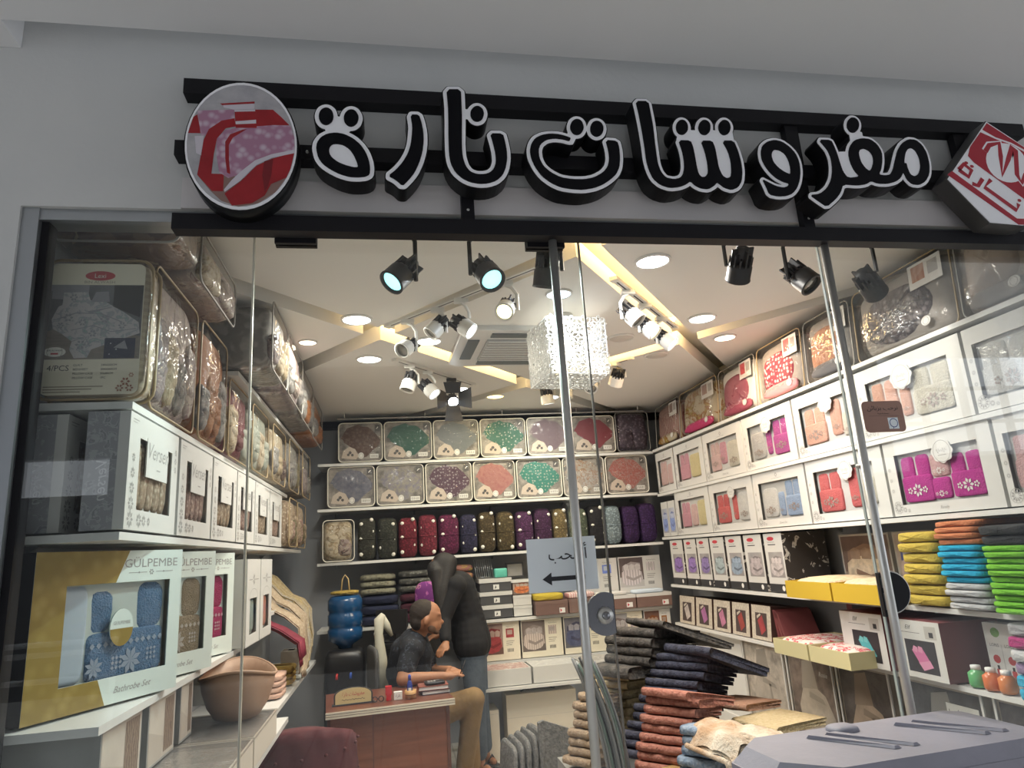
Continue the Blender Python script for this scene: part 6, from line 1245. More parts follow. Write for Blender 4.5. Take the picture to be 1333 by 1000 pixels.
# large photo bags under the lowest shelf
bm = [((.30, .27, .24), (.58, .52, .46), 'pale throw on an armchair'), ((.13, .10, .085), (.62, .54, .45), 'fringed beige throw'), ((.07, .06, .06), (.58, .45, .35), 'brown draped throw'), ((.045, .045, .05), (.44, .42, .40), 'grey throw with a name plate'), ((.06, .055, .06), (.22, .20, .20), 'dark throw')]
for i, (a, b) in enumerate([(2.28, 2.81), (1.77, 2.25), (1.30, 1.74), (.73, 1.20), (.25, .68)]):
    bg, cv, nm = bm[i]; w_ = b-a
    ms = [mat('bl_bg%d' % i, bg, .5, pat='noise', col2=tuple(x*2.2 for x in bg), sc=12), mat('bl_cv%d' % i, cv, .6, pat='noise', col2=tuple(x*.75 for x in cv), sc=10), mat('bl_dk%d' % i, tuple(x*.6 for x in cv), .6), PWH, INK]
    t = thing('blanket_bag', 'clear zipped blanket bag with photo of a %s' % nm, 'blanket bag', (2.42, rf(a, b), .30), RR, 'large blanket bags'); hw = w_/2-.008; h = .545
    MB().box(-hw, hw, .012, .33, 0, h).build('folded_blanket', mat('blanket_beige', (.52, .46, .40), .9, bump=.4), t)
    p = MB(); p.rect(-hw+.012, hw-.012, .015, h-.015, .0105, 0); X = lambda u: u*2*hw
    p.poly([(X(-.32), .10), (X(-.05), .03), (X(.36), .06), (X(.40), .22), (X(.26), .33), (X(.0), .38), (X(-.22), .34), (X(-.34), .24)], .0101, 1); p.poly([(X(-.24), .34), (X(-.16), .50), (X(.06), .52), (X(.12), .36)], .0100, 2); p.poly([(X(-.1), .30), (X(.25), .28), (X(.2), .31), (X(-.08), .335)], .0098, 2)
    if i == 1:
        for k in range(14): p.rect(X(-.05+.03*k), X(-.05+.03*k)+.003, .03+.003*k*.5, .06, .0097, 1)
    if i in (0, 2, 4): p.poly([(X(.1), .08), (X(.16), .08), (X(.1), .3), (X(.06), .3)], .0098, 2)
    if i == 3: p.rect(X(.02), X(.42), .40, .475, .0098, 3); text_mesh(p, 'Lonar', X(.26), .422, .032, .0096, 4, shear=.2); text_mesh(p, '1x', X(.07), .425, .025, .0096, 4)
    if i == 1: p.rect(X(.14), X(.40), .42, .475, .0098, 0); text_mesh(p, 'Rosie', X(.27), .435, .026, .0096, 3, shear=.3)
    p.build('printed_photo', ms, t); MB().box(-hw-.004, hw+.004, .0, .334, 0, h+.004).build('plastic_cover', COVER, t)
    for s_ in (-1, 1): MB().box(s_*hw-.006, s_*hw+.006, -.003, .004, 0, h).build('edge_binding', WHITE, t)
t = thing('floor_base', 'pale grey display base along the right wall', 'display base', (2.6, 1.9, 0)); MB().box(-.17, .2, -1.87, 2.0, 0, .295).build('body', SHELF, t); MB().box(-.175, -.17, -1.87, 2.0, 0, .05).build('kick_strip', ALU, t)
t = thing('grey_panel_stand', 'pale grey side panels standing beyond the blanket bags', 'panel', (2.5, 3.38, .296)); MB().box(-.05, .28, -.5, .0, 0, .55).build('panel', SHELF, t); MB().box(-.05, .28, .01, .5, 0, .55).build('panel', SHELF, t)
# notices on the glass
PAPER = mat('notice_paper', (.88, .93, .95), .7); t = thing('paper_notice', 'white paper notice with Arabic word and left arrow taped to the glass', 'notice', (.481, -.0095, 1.432))
MB().box(-.103, .103, -.0008, 0, 0, .150).build('sheet', PAPER, t)
q = MB(); text_mesh(q, '\ufe90\ufea4\ufeb3\ufe83', .018, .088, .034, -.0016, wid=.115); q.rect(-.035, .065, .030, .042, -.0016); q.poly([(-.062, .036), (-.035, .018), (-.035, .054)], -.0016); q.build('lettering', INK, t)
STB = mat('sticker_brown', (.36, .20, .15), .55); t = thing('sticker', 'rounded brown welcome sticker on the right glass pane', 'sticker', (1.617, -.0095, 1.858))
MB().prism(rrect(-.076, .076, 0, .105, .016), -.0008, 0).build('sheet', STB, t)
q = MB(); text_mesh(q, '\ufee6\ufe8b\ufe8e\ufe91\ufeb0\ufe91 \ufe90\ufea3\ufeae\ufee7', .0, .075, .014, -.0014, wid=.115); text_mesh(q, 'Fusk Kollvers', 0, .060, .0055, -.0014); q.rect(-.055, .055, .0545, .0552, -.0014); q.build('lettering', INK, t)
q = MB(); q.rect(.012, .05, .01, .048, -.0013); q.build('white_field', PAPER, t); q = MB(); q.ring(.032, .030, .013, .0155, -.0017, 0, 24); q.line([(.028, .010), (.0285, .018)], .002, -.0017); q.build('speech_ring', mat('ink_blue', (.03, .06, .25), .5), t)
# ---------------------------------------------------------------- mats, desk, bin
def rugm(n, c, c2, sc=60): return mat('rug_'+n, c, .95, pat='noise', col2=c2, sc=sc, bump=1., bs=90)
t = thing('display_plinth', 'low grey plinth under the piles of folded mats', 'plinth', (1.5, 1.5, 0)); MB().box(-.62, .55, -.75, .62, .03, .42).build('body', GSIDE, t); MB().box(-.6, .53, -.72, .6, 0, .03).build('foot', INK, t)
def fmat(lab, loc, rz, ry, ln, dp, th, m, grp, seed=0, name='folded_mat'):
    """mat folded over once: rounded fold at the -x end, two leaves opening towards +x"""
    rr = random.Random(seed); prof = []; n = 8; r = th/2
    for i in range(n+1):
        a = PI/2+PI*i/n; prof.append((r+r*math.cos(a), r+r*math.sin(a)))
    top = [(ln, th*1.0), (ln*.5, th*1.06)]; bot = [(ln*.5, -th*.03), (ln*.97, 0), (ln*.97, th*.46), (th, th*.5), (ln, th*.54)]
    pts = top+prof+bot; pts = pts[::-1]
    v = []; f = []; segs = 7; k = len(pts)
    for j in range(segs+1):
        y = dp*(j/segs-.5); wv = .0012*math.sin(j*1.7+seed); sh = .005*math.sin(j*2.3+seed*2)
        inset = .012 if j in (0, segs) else 0
        for x, z in pts: v.append((x+sh+inset*(1 if x < ln/2 else -1), y, z+wv))
    for j in range(segs):
        for i in range(k): f.append((j*k+i, j*k+(i+1) % k, (j+1)*k+(i+1) % k, (j+1)*k+i))
    f += [list(range(k)), list(range((segs+1)*k-1, segs*k-1, -1))]
    o = MB().add(v, f, 0, True).build(name, m, None, loc, (0, ry, rz)); return tag(o, lab, 'mat', grp)
def pile(n, x, y, z, dx, dy, dz, rz, ry, ln, dp, th, m, nm, grp, seed=0):
    for i in range(n):
        fmat('%s folded mat, %s from the top of its pile' % (nm, ORD[i]), (x+dx*i+.01*math.sin(i*2.1+seed), y+dy*i, z+dz*i), rz, ry, ln, dp, th, m, grp, seed+i)
RUST = rugm('rust', (.36, .13, .09), (.48, .22, .16)); NAVYR = rugm('navy', (.018, .02, .035), (.05, .055, .085), 40); BLKR = rugm('black', (.03, .028, .026), (.11, .10, .09), 34); LBL = rugm('light_blue', (.20, .28, .38), (.36, .43, .52), 45); CRMR = rugm('cream', (.50, .40, .22), (.60, .50, .32)); TANR = rugm('tan', (.30, .21, .14), (.42, .32, .23)); GRYR = rugm('grey', (.13, .135, .14), (.24, .24, .245), 45); SATN = mat('satin_tan', (.48, .30, .13), .4, pat='noise', col2=(.40, .25, .10), sc=4)
pile(10, 1.20, 1.16, .835, -.013, -.006, -.036, R(40), R(9), .30, .26, .034, RUST, 'rust', 'rust mats', 1)
fmat('rust mat flopped loosely over the top of the rust pile', (1.17, 1.16, .875), R(32), R(13), .42, .25, .036, RUST, 'rust mats', 31)
pile(12, 1.45, 1.56, .95, -.028, -.008, -.037, R(38), R(14), .36, .30, .038, NAVYR, 'navy', 'navy mats', 5)
fmat('navy mat with open leaves lying across the navy pile', (1.45, 1.52, .995), R(25), R(20), .50, .30, .045, NAVYR, 'navy mats', 41)
pile(4, 1.28, 1.86, 1.055, -.015, 0, -.048, R(32), R(8), .46, .32, .046, BLKR, 'black', 'black mats', 9)
fmat('black mat slumped over the top of the black pile', (1.35, 1.84, 1.115), R(15), R(20), .52, .34, .034, BLKR, 'black mats', 51)
fmat('short black mat sticking out left below the black pile', (1.13, 1.84, .855), R(28), R(3), .34, .28, .058, BLKR, 'black mats', 52)
pile(9, 1.175, 2.0, .815, -.010, 0, -.043, R(32), R(5), .28, .26, .040, CRMR, 'cream', 'cream mats', 13)
pile(8, 1.01, 1.84, .745, -.014, -.004, -.042, R(38), R(8), .20, .18, .040, TANR, 'tan', 'tan mats', 15)
pile(8, 1.235, .94, .755, -.010, -.003, -.038, R(38), R(6), .22, .17, .036, LBL, 'light blue', 'light blue mats', 17)
fmat('glossy tan mat wedged between rust and light blue piles', (1.12, .98, .60), R(38), R(8), .24, .14, .03, SATN, 'single mats', 61)
fmat('rust throw sheet lying flat between the piles and blanket bags', (1.56, 1.40, .745), R(30), R(6), .34, .26, .03, rugm('brown', (.30, .16, .10), (.40, .24, .17)), 'single mats', 63)
fmat('amber mat lying behind the fur rug', (1.58, 1.15, .70), R(20), R(2), .36, .26, .03, CRMR, 'single mats', 64)
FUR = mat('cream_fur', (.72, .66, .54), .95, pat='noise', col2=(.50, .33, .20), sc=7, bump=1., bs=70)
t = thing('fur_rug', 'cream fur rug draped over the light blue mats', 'rug', (1.40, .86, .73), R(10))
v = []; f = []; nx, ny = 22, 14
for lay in (0, 1):
    for i in range(nx+1):
        for j in range(ny+1):
            u, w_ = i/nx, j/ny; x = -.18+.46*u; y = -.16+.32*w_
            z = .075-.10*u*u-.26*max(0, .10-u)*2.6-.18*max(0, .16-w_)+.008*math.sin(9*u+5*w_)+.005*math.sin(23*u-17*w_)
            v.append((x+.01*math.sin(14*w_), y+.008*math.sin(11*u), z-.014*(1-lay)))
K = (nx+1)*(ny+1)
for lay in (0, 1):
    for i in range(nx):
        for j in range(ny):
            q = [lay*K+i*(ny+1)+j, lay*K+(i+1)*(ny+1)+j, lay*K+(i+1)*(ny+1)+j+1, lay*K+i*(ny+1)+j+1]; f.append(q if lay else q[::-1])
MB().add(v, f, 0, True).build('pelt', FUR, t)
MB().tube([(-.185, -.15+.3*k/12, -.01-.05*(1 if k in (0,) else 0)+.0) for k in range(13)], .012, 6).build('edge_roll', FUR, t)
# bundle of bent edging strips
t = thing('edging_bundle', 'bundle of grey and green bent carpet edging strips by the doorway', 'edging strips', (.90, 1.16, 0))
ecol = [mat('strip_%d' % k, c, .35) for k, c in enumerate([(.30, .30, .30), (.08, .08, .085), (.45, .45, .43), (.16, .22, .19), (.05, .05, .055), (.22, .22, .23)])]
for k in range(24):
    o = (k % 12)*.0092+(.004 if k > 11 else 0); pts = []
    for i in range(13):
        u = i/12; z = 1.075-.008*(k % 4)-u*1.06; pts.append((-.13+o+.125*(1-(1-min(1, u/.55))**2)+.0*u, .016*(k//12)+.007*((k*5) % 3)-.02, z))
    MB().tube(pts, .0066, 5).build('strip', ecol[k % 6], t)
# grey rugs standing folded on the floor
for i in range(5):
    single('standing_rug', MB().pill(-.016, .016, -.18, .18, 0, .47-.018*(4-i), 5, 14, 10, lump=.03, seed=i), GRYR, 'grey rug standing on edge, %s from the left' % ORD[i], 'rug', (.665+.042*i, 2.66, 0), R(6), 'grey standing rugs', ry=R(4))
t = thing('felt_rug', 'wide mottled grey felt rug folded upright in front of the cartons', 'rug', (1.0, 2.50, 0), R(4))
MB().prism([(-.15, 0), (.17, 0), (.165, .42), (.12, .44), (-.11, .53), (-.145, .52)], 0, .03).build('front_leaf', GRYR, t); MB().prism([(-.12, 0), (.14, 0), (.13, .39), (.10, .40), (-.08, .50), (-.115, .49)], .035, .065).build('rear_leaf', GRYR, t)
# desk
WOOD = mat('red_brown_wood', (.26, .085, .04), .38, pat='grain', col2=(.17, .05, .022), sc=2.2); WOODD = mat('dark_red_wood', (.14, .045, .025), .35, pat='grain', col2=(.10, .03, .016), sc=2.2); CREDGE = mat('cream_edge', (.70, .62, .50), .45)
t = thing('desk', 'reddish brown office desk with cream striped top edge', 'desk', (-.025, 2.22, 0), R(5.2))
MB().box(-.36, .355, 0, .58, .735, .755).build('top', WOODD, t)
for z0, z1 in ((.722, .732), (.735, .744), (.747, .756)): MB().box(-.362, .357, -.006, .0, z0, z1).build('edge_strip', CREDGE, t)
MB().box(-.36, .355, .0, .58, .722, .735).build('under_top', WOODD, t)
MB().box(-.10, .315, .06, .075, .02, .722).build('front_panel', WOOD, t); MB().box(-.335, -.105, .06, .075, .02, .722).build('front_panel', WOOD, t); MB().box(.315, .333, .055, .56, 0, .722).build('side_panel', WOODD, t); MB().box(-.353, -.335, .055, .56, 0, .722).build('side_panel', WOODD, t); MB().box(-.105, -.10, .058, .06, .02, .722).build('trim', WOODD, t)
t = thing('name_plate', 'arched cream name plate with red Arabic lettering on the desk', 'name plate', (-.245, 2.36, .757), R(5))
arch = [(-.11, .0), (.11, .0), (.11, .05)]+[(.11*math.cos(R(a)), .05+.042*math.sin(R(a))) for a in range(15, 166, 15)]+[(-.11, .05)]
MB().prism(arch, .004, .016).build('frame', INK, t); MB().prism([(x*.92, .006+z*.90) for x, z in arch], .001, .004).build('face', mat('plate_cream', (.66, .52, .26), .45), t)
q = MB(); text_mesh(q, '\ufe93\ufead\ufe8e\ufee7 \ufe95\ufe8e\ufeb7\ufeed\ufead\ufed4\ufee3', 0, .048, .020, .0004, wid=.125); q.build('red_lettering', REDO, t); q = MB(); scrawl(q, 0, .027, .13, .008, .0004, 0, 7, .002); q.build('small_print', INK, t); MB().box(-.12, .12, -.01, .03, -.001, .006).build('foot', INK, t)
single('ink_stamp', MB().box(-.018, .018, -.014, .014, .03, .078).box(-.014, .014, -.012, .012, 0, .03), mat('stamp_red', (.55, .02, .03), .35), 'red self-inking stamp on the desk', 'stamp', (-.045, 2.37, .757), R(5))
t = thing('card_cube', 'small white cube with handwritten Arabic word on the desk', 'card', (.01, 2.36, .757), R(5)); MB().box(-.024, .024, 0, .03, 0, .042).build('cube', PWH, t); q = MB(); text_mesh(q, '\ufe93\ufead\ufe8e\ufee7', 0, .015, .014, -.0006, wid=.026); q.build('lettering', INK, t)
t = thing('spectacles', 'black spectacles lying between name plate and stamp', 'glasses', (-.105, 2.34, .757), R(5))
for s_ in (-1, 1): MB().tube([(s_*.018+.014*math.cos(a), 0, .018+.014*math.sin(a)) for a in [2*PI*k/14 for k in range(14)]], .003, 5, True).build('rim', INK, t); MB().tube([(s_*.032, 0, .022), (s_*.034, .08, .006)], .0025, 5).build('temple', INK, t)
MB().tube([(-.005, 0, .02), (.005, 0, .02)], .0025, 5).build('bridge', INK, t)
t = thing('pen_cup', 'round wooden pen holder on the desk', 'holder', (.082, 2.37, .757)); MB().lathe([(.033, 0), (.034, .045), (.026, .045), (.026, .008), (.001, .008)], 20).build('ring', mat('pale_wood', (.52, .30, .12), .5), t); MB().lathe([(.0345, .02), (.0345, .024)], 20).build('groove', WOODD, t)
t = thing('spray_bottle', 'small blue spray bottle standing in the pen holder', 'bottle', (.078, 2.37, .766)); MB().lathe([(.016, 0), (.0165, .06), (.012, .08), (.008, .09)], 14).build('bottle', mat('blue_clear', (.03, .05, .28), .15, spec=.8), t); MB().lathe([(.009, .088), (.009, .112), (.005, .122)], 12).build('cap', mat('blue_cap', (.03, .06, .36), .4), t); MB().box(-.008, .008, -.0172, -.0165, .015, .05).build('label', PWH, t)
for i, (w_, d_, h_, zz, rz, m, dx) in enumerate([(.17, .13, .022, 0, 8, mat('book_navy', (.03, .03, .05), .5), .01), (.18, .13, .024, .0225, 2, mat('book_brown', (.22, .07, .05), .5), -.005)]):
    t = thing('book', ('lower book with white pages on the desk corner', 'upper reddish book on the desk corner')[i], 'book', (.225+dx, 2.42, .757+zz), R(rz), 'desk books'); MB().box(-w_/2, w_/2, 0, d_, 0, .003).box(-w_/2, w_/2, 0, d_, h_-.003, h_).box(-w_/2, -w_/2+.003, 0, d_, 0, h_).build('cover', m, t); MB().box(-w_/2+.004, w_/2-.003, .003, d_-.003, .003, h_-.003).build('pages', PWH, t)
t = thing('calculator', 'black calculator lying on the books', 'calculator', (.235, 2.43, .8045), R(8)); MB().pill(-.06, .06, 0, .09, 0, .018, 8, 20, 8).build('body', PLASTIC_BLACK, t); MB().box(.005, .035, .055, .08, .0175, .0185).build('display', ALU, t)
for k in range(6): MB().box(-.045+.018*(k % 3), -.033+.018*(k % 3), .015+.02*(k//3), .028+.02*(k//3), .0175, .021).build('key', GREYINK, t)
# office chair behind the desk
MESHB = mat('chair_mesh', (.045, .045, .045), .7, pat='stripes', col2=(.10, .10, .10), sc=60)
t = thing('office_chair', 'black office chair with a mesh back', 'chair', (.06, 3.14, 0), R(100))
MB().pill(-.22, .22, -.22, .22, .40, .46, 5, 22, 10).build('seat', MESHB, t); MB().pill(-.20, .20, .20, .235, .52, .98, 6, 22, 8).build('backrest', MESHB, t); MB().lathe([(.025, .1), (.025, .4)], 12).build('gas_column', PLASTIC_BLACK, t)
MB().tube([(0, .1, .42), (0, .23, .44), (0, .245, .60)], .018, 8).build('back_stem', PLASTIC_BLACK, t)
for k in range(5):
    a = 2*PI*k/5; MB().tube([(0, 0, .11), (.25*math.cos(a), .25*math.sin(a), .07)], [.022, .014], 8).build('foot', PLASTIC_BLACK, t); MB().lathe([(.001, -.012), (.028, -.012), (.028, .012), (.001, .012)], 12, (.26*math.cos(a), .26*math.sin(a), .028), 'x').build('castor', PLASTIC_BLACK, t)
CLO = mat('white_cloth', (.62, .60, .50), .9); t = thing('hanging_towel', 'off-white towel hanging on a stand behind the desk', 'towel', (-.115, 3.47, 0))
MB().tube([(0, 0, 0), (0, 0, 1.13)], .012, 8).lathe([(.12, 0), (.12, .015), (.02, .03)], 16).build('stand', PLASTIC_BLACK, t)
MB().tube([(.03, -.02, 1.16), (.0, -.03, 1.12), (-.005, -.035, 1.02), (.01, -.035, .85), (.015, -.03, .62)], [.02, .04, .032, .045, .05], 10).tube([(.02, -.01, 1.15), (.05, .0, 1.08), (.09, .02, 1.0)], [.02, .03, .012], 8).build('cloth', CLO, t)
t = thing('monitor', 'dark monitor behind the seated man', 'monitor', (-.03, 3.70, .931), R(-25)); MB().box(-.13, .13, 0, .03, .06, .24).build('screen_case', PLASTIC_BLACK, t); MB().box(-.02, .02, .01, .04, 0, .08).build('neck', PLASTIC_BLACK, t); MB().box(-.08, .08, -.04, .08, -.0, .008).build('base', PLASTIC_BLACK, t)
t = thing('paper_bag', 'pale plastic bag of goods behind the seated man', 'bag', (.17, 3.64, .931)); MB().pill(-.08, .08, -.06, .06, 0, .14, 2.6, 18, 10, lump=.08).build('sack', mat('pale_plastic', (.48, .44, .40), .45), t); MB().tube([(-.02, 0, .12), (0, .01, .17), (.03, 0, .18)], [.02, .014, .02], 8).build('knot', mat('pale_plastic', (.48, .44, .40), .45), t)
# grey plastic bin lid outside the right pane
BIN = mat('grey_bin_plastic', (.27, .26, .31), .55, pat='noise', col2=(.23, .225, .265), sc=5, bump=.1, bs=60)
t = thing('storage_bin', 'large grey plastic bin with ribbed lid standing outside the right pane', 'bin', (1.235, -.285, .0), R(4))
def slab(z0, z1, s0, s1, mb):
    a = [(-.40, -.06), (-.29, -.165), (.34, -.165), (.38, -.13), (.38, .13), (.34, .165), (-.33, .165), (-.40, .10)]
    n = len(a); v = [(x*s0, y*s0, z0) for x, y in a]+[(x*s1, y*s1, z1) for x, y in a]; k = n
    return mb.add(v, [list(range(n-1, -1, -1)), list(range(n, 2*n))]+[(i, (i+1) % n, n+(i+1) % n, n+i) for i in range(n)])
slab(.02, .96, .86, .95, MB()).build('tub', BIN, t)
slab(.96, 1.0, 1.0, 1.0, MB()).build('lid_rim', BIN, t); slab(1.0, 1.035, .985, .90, MB()).build('lid', BIN, t)
for x in (-.17, .10):
    for k in range(2):
        MB().add([(x+.055*k+.10, -.09, 1.036), (x+.055*k+.12, -.09, 1.036), (x+.055*k+.015, .08, 1.036), (x+.055*k-.02, .08, 1.036), (x+.055*k+.105, -.085, 1.042), (x+.055*k+.115, -.085, 1.042), (x+.055*k+.01, .075, 1.044), (x+.055*k-.015, .075, 1.044)], [(0, 1, 5, 4), (1, 2, 6, 5), (2, 3, 7, 6), (3, 0, 4, 7), (4, 5, 6, 7)]).build('lid_rib', BIN, t)
MB().pill(-.10, -.02, .07, .14, 1.02, 1.05, 3, 20, 8).build('grip_hump', BIN, t)
for x in (-.2, .33): MB().box(x, x+.02, -.168, -.164, .965, .975).build('catch', INK, t)
# ---------------------------------------------------------------- people
def blob(name, prims, m, parent=None, vox=.008, sm=4, loc=(0, 0, 0), keep=None):
    """one continuous skin grown over tapered limbs and ellipsoids (voxel remesh + smoothing)"""
    mb = MB()
    def ball(c, r):
        c = Vector(c); rx, ry, rz_ = (r, r, r) if not isinstance(r, tuple) else r
        v = []; f = []; nu, nv = 14, 9
        for i in range(nv+1):
            la = -PI/2+PI*i/nv
            for j in range(nu): lo = 2*PI*j/nu; v.append((c.x+rx*math.cos(la)*math.cos(lo), c.y+ry*math.cos(la)*math.sin(lo), c.z+rz_*math.sin(la)))
        for i in range(nv):
            for j in range(nu): f.append((i*nu+j, i*nu+(j+1) % nu, (i+1)*nu+(j+1) % nu, (i+1)*nu+j))
        mb.add(v, f)
    for p in prims:
        if p[0] == 'c':
            _, a, ra, b, rb_ = p; a, b = Vector(a), Vector(b); n = max(2, int((b-a).length/(min(ra, rb_)*.45))+1)
            for i in range(n+1): u = i/n; ball(a.lerp(b, u), ra+(rb_-ra)*u)
        elif p[0] == 'e':
            _, c, rad, rot = p; k = len(mb.v); ball((0, 0, 0), rad); M_ = Matrix.Translation(Vector(c)) @ Matrix.Rotation(R(rot[2]), 4, 'Z') @ Matrix.Rotation(R(rot[1]), 4, 'Y') @ Matrix.Rotation(R(rot[0]), 4, 'X')
            mb.v[k:] = [tuple(M_ @ Vector(v)) for v in mb.v[k:]]
    o = mb.build(name, m, None)
    md = o.modifiers.new('r', 'REMESH'); md.mode = 'VOXEL'; md.voxel_size = vox; md.use_smooth_shade = True
    if sm: s = o.modifiers.new('s', 'SMOOTH'); s.factor = .5; s.iterations = sm
    bpy.context.view_layer.update(); me = bpy.data.meshes.new_from_object(o.evaluated_get(bpy.context.evaluated_depsgraph_get()))
    old = o.data; o.modifiers.clear(); o.data = me; bpy.data.meshes.remove(old); me.name = name
    me.polygons.foreach_set('use_smooth', [True]*len(me.polygons))
    off = Vector(loc)
    if off.length: me.transform(Matrix.Translation(-off)); o.location = off
    if parent: o.parent = parent; o.matrix_parent_inverse = Matrix.Identity(4); o.location = (0, 0, 0)
    return o
SKIN = mat('skin_tan', (.36, .17, .09), .55, pat='noise', col2=(.31, .14, .075), sc=12); HAIRB = mat('short_black_hair', (.022, .014, .010), .7, bump=.6, bs=200); SHIRT = mat('black_navy_print_shirt', (.010, .012, .018), .85, pat='floral', col2=(.012, .014, .022), col3=(.05, .065, .09), sc=22); TROU = mat('khaki_trousers', (.25, .155, .065), .85, pat='noise', col2=(.20, .125, .05), sc=6, bump=.3, bs=30)
B0 = (.10, 3.12, 0)
hipR, hipL = (.16, 3.03, .50), (.16, 3.20, .50); knR, knL = (.515, 2.98, .60), (.50, 3.27, .53); anR, anL = (.43, 3.03, .13), (.52, 3.30, .09)
shR, shL = (.105, 2.86, .965), (.16, 3.20, .965); elR, elL = (.045, 2.77, .80), (.26, 3.22, .76); wrR, wrL = (.30, 2.74, .80), (.36, 2.96, .80)
HC = (.215, 2.965, 1.155)
def hand(w_, d, up=.0, side=1):
    """palm, four unequal bent fingers and a thumb; d = pointing direction"""
    w_ = Vector(w_); d = Vector(d).normalized(); s_ = Vector((-d.y, d.x, 0))*side; out = [('c', w_, .024, w_+d*.045, .028), ('c', w_+d*.02+s_*.018, .018, w_+d*.062+s_*.022, .016), ('c', w_+d*.02-s_*.018, .018, w_+d*.062-s_*.022, .016)]
    for k, (o, ln) in enumerate(((-.03, .052), (-.010, .068), (.011, .072), (.031, .062))):
        a = w_+d*.066+s_*o; b = a+d*ln*.5+Vector((0, 0, .004)); c = b+d*ln*.5+Vector((0, 0, -.014)); out += [('c', a, .0098, b, .009), ('c', b, .009, c, .0078)]
    t0 = w_+d*.02+s_*.026; t1 = t0+d*.03+s_*.024; out += [('c', t0, .013, t1, .0105), ('c', t1, .0105, t1+d*.028+s_*.002, .009)]
    return out
torso = [('c', (.13, 3.12, .50), .135, (.10, 3.09, .72), .13), ('c', (.10, 3.09, .72), .13, (.115, 3.03, .92), .125), ('c', shR, .068, (.12, 3.03, .985), .09), ('c', shL, .068, (.12, 3.03, .985), .09), ('c', (.06, 3.08, .80), .12, (.07, 3.04, .93), .10)]
neck = [('c', (.135, 3.02, 1.02), .058, (.185, 2.985, 1.09), .054)]
head = [('e', HC, (.098, .078, .108), (0, 28, -6)), ('e', (.25, 2.955, 1.105), (.065, .058, .06), (0, 28, -6)), ('e', (.262, 2.952, 1.07), (.038, .040, .03), (0, 20, 0)), ('e', (.315, 2.945, 1.118), (.02, .012, .016), (0, 40, 0)), ('e', (.296, 2.945, 1.145), (.02, .014, .022), (0, 30, 0)),
        ('e', (.295, 2.95, 1.172), (.022, .05, .012), (0, 30, 0)), ('e', (.303, 2.945, 1.085), (.012, .026, .008), (0, 20, 0)), ('e', (.21, 2.882, 1.135), (.018, .012, .030), (0, 20, 20)), ('e', (.21, 3.042, 1.135), (.018, .012, .030), (0, 20, -20))]
arms = [('c', shR, .056, elR, .046), ('c', elR, .045, wrR, .030), ('c', shL, .056, elL, .046), ('c', elL, .045, wrL, .030)]+hand(wrR, (1, .10, 0), side=1)+hand(wrL, (.4, -1, 0), side=-1)
legs = [('c', hipR, .095, knR, .066), ('c', knR, .062, anR, .044), ('c', hipL, .095, knL, .066), ('c', knL, .062, anL, .044)]
feet = [('c', anR, .040, (.44, 3.02, .06), .042), ('c', (.44, 3.02, .045), .038, (.56, 2.98, .035), .030), ('c', (.56, 2.98, .034), .03, (.61, 2.965, .026), .022), ('c', anL, .040, (.53, 3.30, .045), .04), ('c', (.53, 3.30, .045), .038, (.66, 3.29, .03), .026)]
man = blob('person', torso+neck+head+arms+legs+feet, SKIN, None, .0075, 3, B0)
tag(man, 'seated person in black patterned shirt and khaki trousers writing at the desk', 'person')
infl = lambda ps, d: [(p[0], p[1], p[2]+d, p[3], p[4]+d) for p in ps]
def sub(ps): return [tuple([p[0]]+[tuple(Vector(q)-Vector(B0)) if isinstance(q, (tuple, Vector)) and len(q) == 3 and i != 1 else q for i, q in enumerate(p[1:])]) for p in ps]
def child(name, ps, m, par, base, vox=.009, sm=5):
    q = []
    for p in ps:
        if p[0] == 'c': q.append(('c', Vector(p[1])-Vector(base), p[2], Vector(p[3])-Vector(base), p[4]))
        else: q.append(('e', Vector(p[1])-Vector(base), p[2], p[3]))
    return blob(name, q, m, par, vox, sm)
mid = lambda a, b, u: tuple(Vector(a).lerp(Vector(b), u))
child('shirt', infl(torso, .012)+[('c', shR, .072, mid(shR, elR, .62), .066), ('c', shL, .072, mid(shL, elL, .62), .066), ('c', (.125, 3.025, 1.0), .062, (.14, 3.015, 1.03), .06)], SHIRT, man, B0)
child('trousers', infl(legs[:1], .012)+infl(legs[2:3], .012)+[('c', knR, .076, mid(knR, anR, .93), .060), ('c', knL, .076, mid(knL, anL, .93), .060), ('c', (.13, 3.12, .52), .145, (.15, 3.12, .48), .14)], TROU, man, B0)
child('hair', [('e', (.195, 2.967, 1.182), (.102, .083, .092), (0, 28, -6)), ('e', (.16, 2.972, 1.13), (.062, .076, .062), (0, 15, -6))], HAIRB, man, B0, .006, 3)
child('beard', [('e', (.268, 2.952, 1.062), (.036, .042, .022), (0, 25, 0)), ('e', (.245, 2.91, 1.085), (.03, .014, .03), (0, 20, 0)), ('e', (.245, 2.995, 1.085), (.03, .014, .03), (0, 20, 0))], mat('stubble', (.10, .055, .035), .8), man, B0, .006, 2)
single('pen', MB().tube([(0, 0, 0), (.05, .02, .11)], .004, 6), BLACK, 'dark pen in the seated person\'s hand', 'pen', (.40, 2.75, .775))
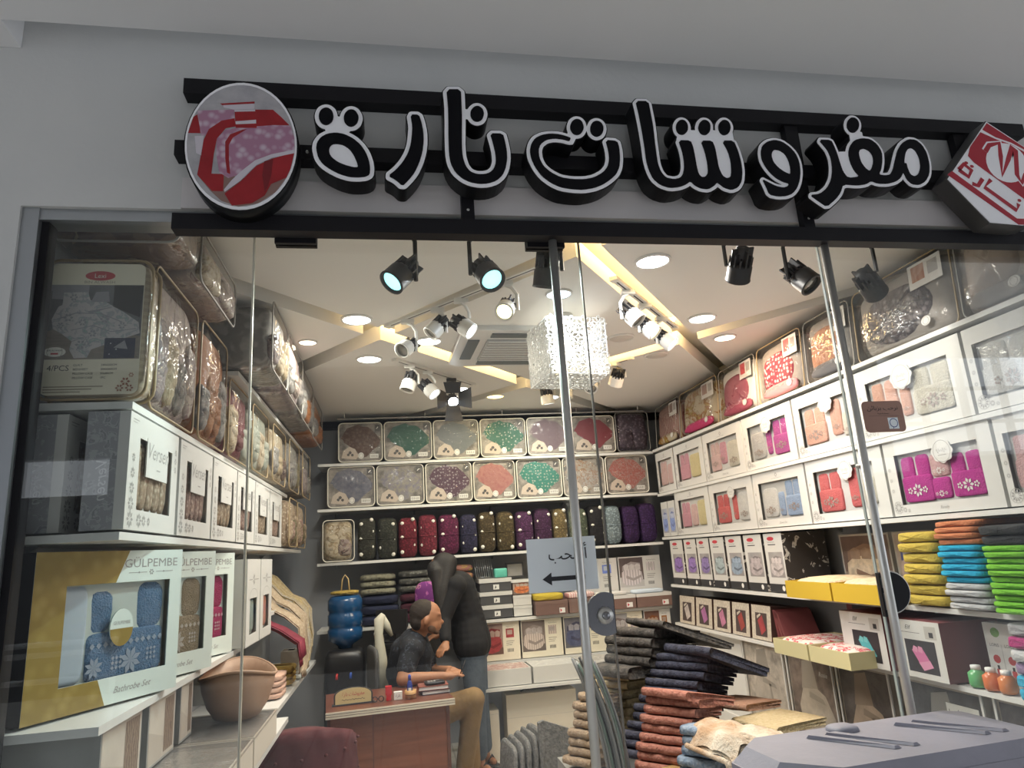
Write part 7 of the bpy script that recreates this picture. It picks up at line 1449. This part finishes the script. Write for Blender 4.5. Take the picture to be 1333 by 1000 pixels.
# standing person leaning over
W0 = (.60, 3.56, 0); BTOP = mat('black_top', (.008, .008, .010), .9); JEAN = mat('blue_jeans', (.055, .075, .105), .85, pat='noise', col2=(.085, .11, .145), sc=9, bump=.3, bs=60); LHAIR = mat('long_dark_hair', (.010, .008, .008), .55, bump=.5, bs=150)
h1, h2 = (.575, 3.50, .90), (.60, 3.66, .90); k1, k2 = (.585, 3.50, .48), (.63, 3.68, .48); a1, a2 = (.60, 3.54, .10), (.66, 3.72, .10)
s1, s2 = (.47, 3.40, 1.33), (.50, 3.66, 1.33); e1, e2 = (.36, 3.36, 1.10), (.40, 3.66, 1.10); w1_, w2_ = (.36, 3.24, .94), (.34, 3.58, .98); HD = (.37, 3.50, 1.46)
tor = [('c', (.585, 3.58, .92), .135, (.55, 3.56, 1.10), .12), ('c', (.55, 3.56, 1.10), .12, (.49, 3.53, 1.30), .125), ('c', s1, .062, (.48, 3.53, 1.33), .08), ('c', s2, .062, (.48, 3.53, 1.33), .08)]
lg = [('c', h1, .095, k1, .064), ('c', k1, .06, a1, .04), ('c', h2, .095, k2, .064), ('c', k2, .06, a2, .04)]
ft = [('c', a1, .036, (.60, 3.54, .055), .04), ('c', (.595, 3.55, .04), .034, (.64, 3.44, .032), .03), ('c', (.64, 3.44, .032), .03, (.66, 3.39, .028), .02), ('c', a2, .036, (.66, 3.72, .055), .04), ('c', (.66, 3.73, .04), .034, (.71, 3.62, .03), .026)]
ar = [('c', s1, .05, e1, .040), ('c', e1, .038, w1_, .026), ('c', s2, .05, e2, .040), ('c', e2, .038, w2_, .026)]+hand(w1_, (-.4, -.6, -.4), side=1)+hand(w2_, (-.8, -.3, -.3), side=-1)
hd = [('c', (.47, 3.52, 1.36), .055, (.41, 3.51, 1.42), .052), ('e', HD, (.092, .076, .105), (0, -35, 0)), ('e', (.315, 3.495, 1.415), (.05, .05, .055), (0, -35, 0)), ('e', (.278, 3.49, 1.43), (.02, .012, .015), (0, -30, 0))]
wom = blob('person', tor+lg+ft+ar+hd, SKIN, None, .0075, 3, W0); tag(wom, 'standing person in black top and blue jeans leaning over behind the desk', 'person')
child('top', infl(tor, .014)+[('c', s1, .066, e1, .056), ('c', e1, .054, mid(e1, w1_, .8), .044), ('c', s2, .066, e2, .056), ('c', e2, .054, mid(e2, w2_, .8), .044), ('c', (.585, 3.58, .89), .152, (.56, 3.57, 1.0), .148), ('c', (.576, 3.505, .885), .130, (.565, 3.53, 1.02), .118)], BTOP, wom, W0)
child('jeans', [('c', h1, .108, k1, .077), ('c', k1, .075, mid(k1, a1, .93), .062), ('c', h2, .108, k2, .077), ('c', k2, .075, mid(k2, a2, .93), .062), ('c', (.585, 3.58, .90), .142, (.585, 3.58, .86), .14)], JEAN, wom, W0)
child('hair', [('e', (.385, 3.50, 1.485), (.10, .085, .10), (0, -35, 0)), ('c', (.42, 3.48, 1.50), .07, (.37, 3.42, 1.30), .06), ('c', (.37, 3.42, 1.30), .06, (.34, 3.38, 1.12), .045), ('c', (.42, 3.55, 1.48), .07, (.42, 3.56, 1.3), .06), ('e', (.325, 3.455, 1.43), (.07, .05, .10), (0, -25, 0)), ('c', (.32, 3.44, 1.44), .05, (.335, 3.40, 1.2), .04)], LHAIR, wom, W0, .009, 4)
for n_, (a, b) in enumerate((((.60, 3.56), (.655, 3.385)), ((.66, 3.74), (.72, 3.60)))):
    s_ = thing('sandal', ('near', 'far')[n_]+' dark sandal of the standing person', 'sandal', (a[0], a[1], 0), math.atan2(b[1]-a[1], b[0]-a[0]), 'sandals'); MB().pill(-.045, .215, -.045, .045, 0, .016, 3.2, 20, 8).build('sole', INK, s_); MB().tube([(.10, -.042, .012), (.11, 0, .075), (.10, .042, .012)], .008, 6).build('strap', INK, s_)
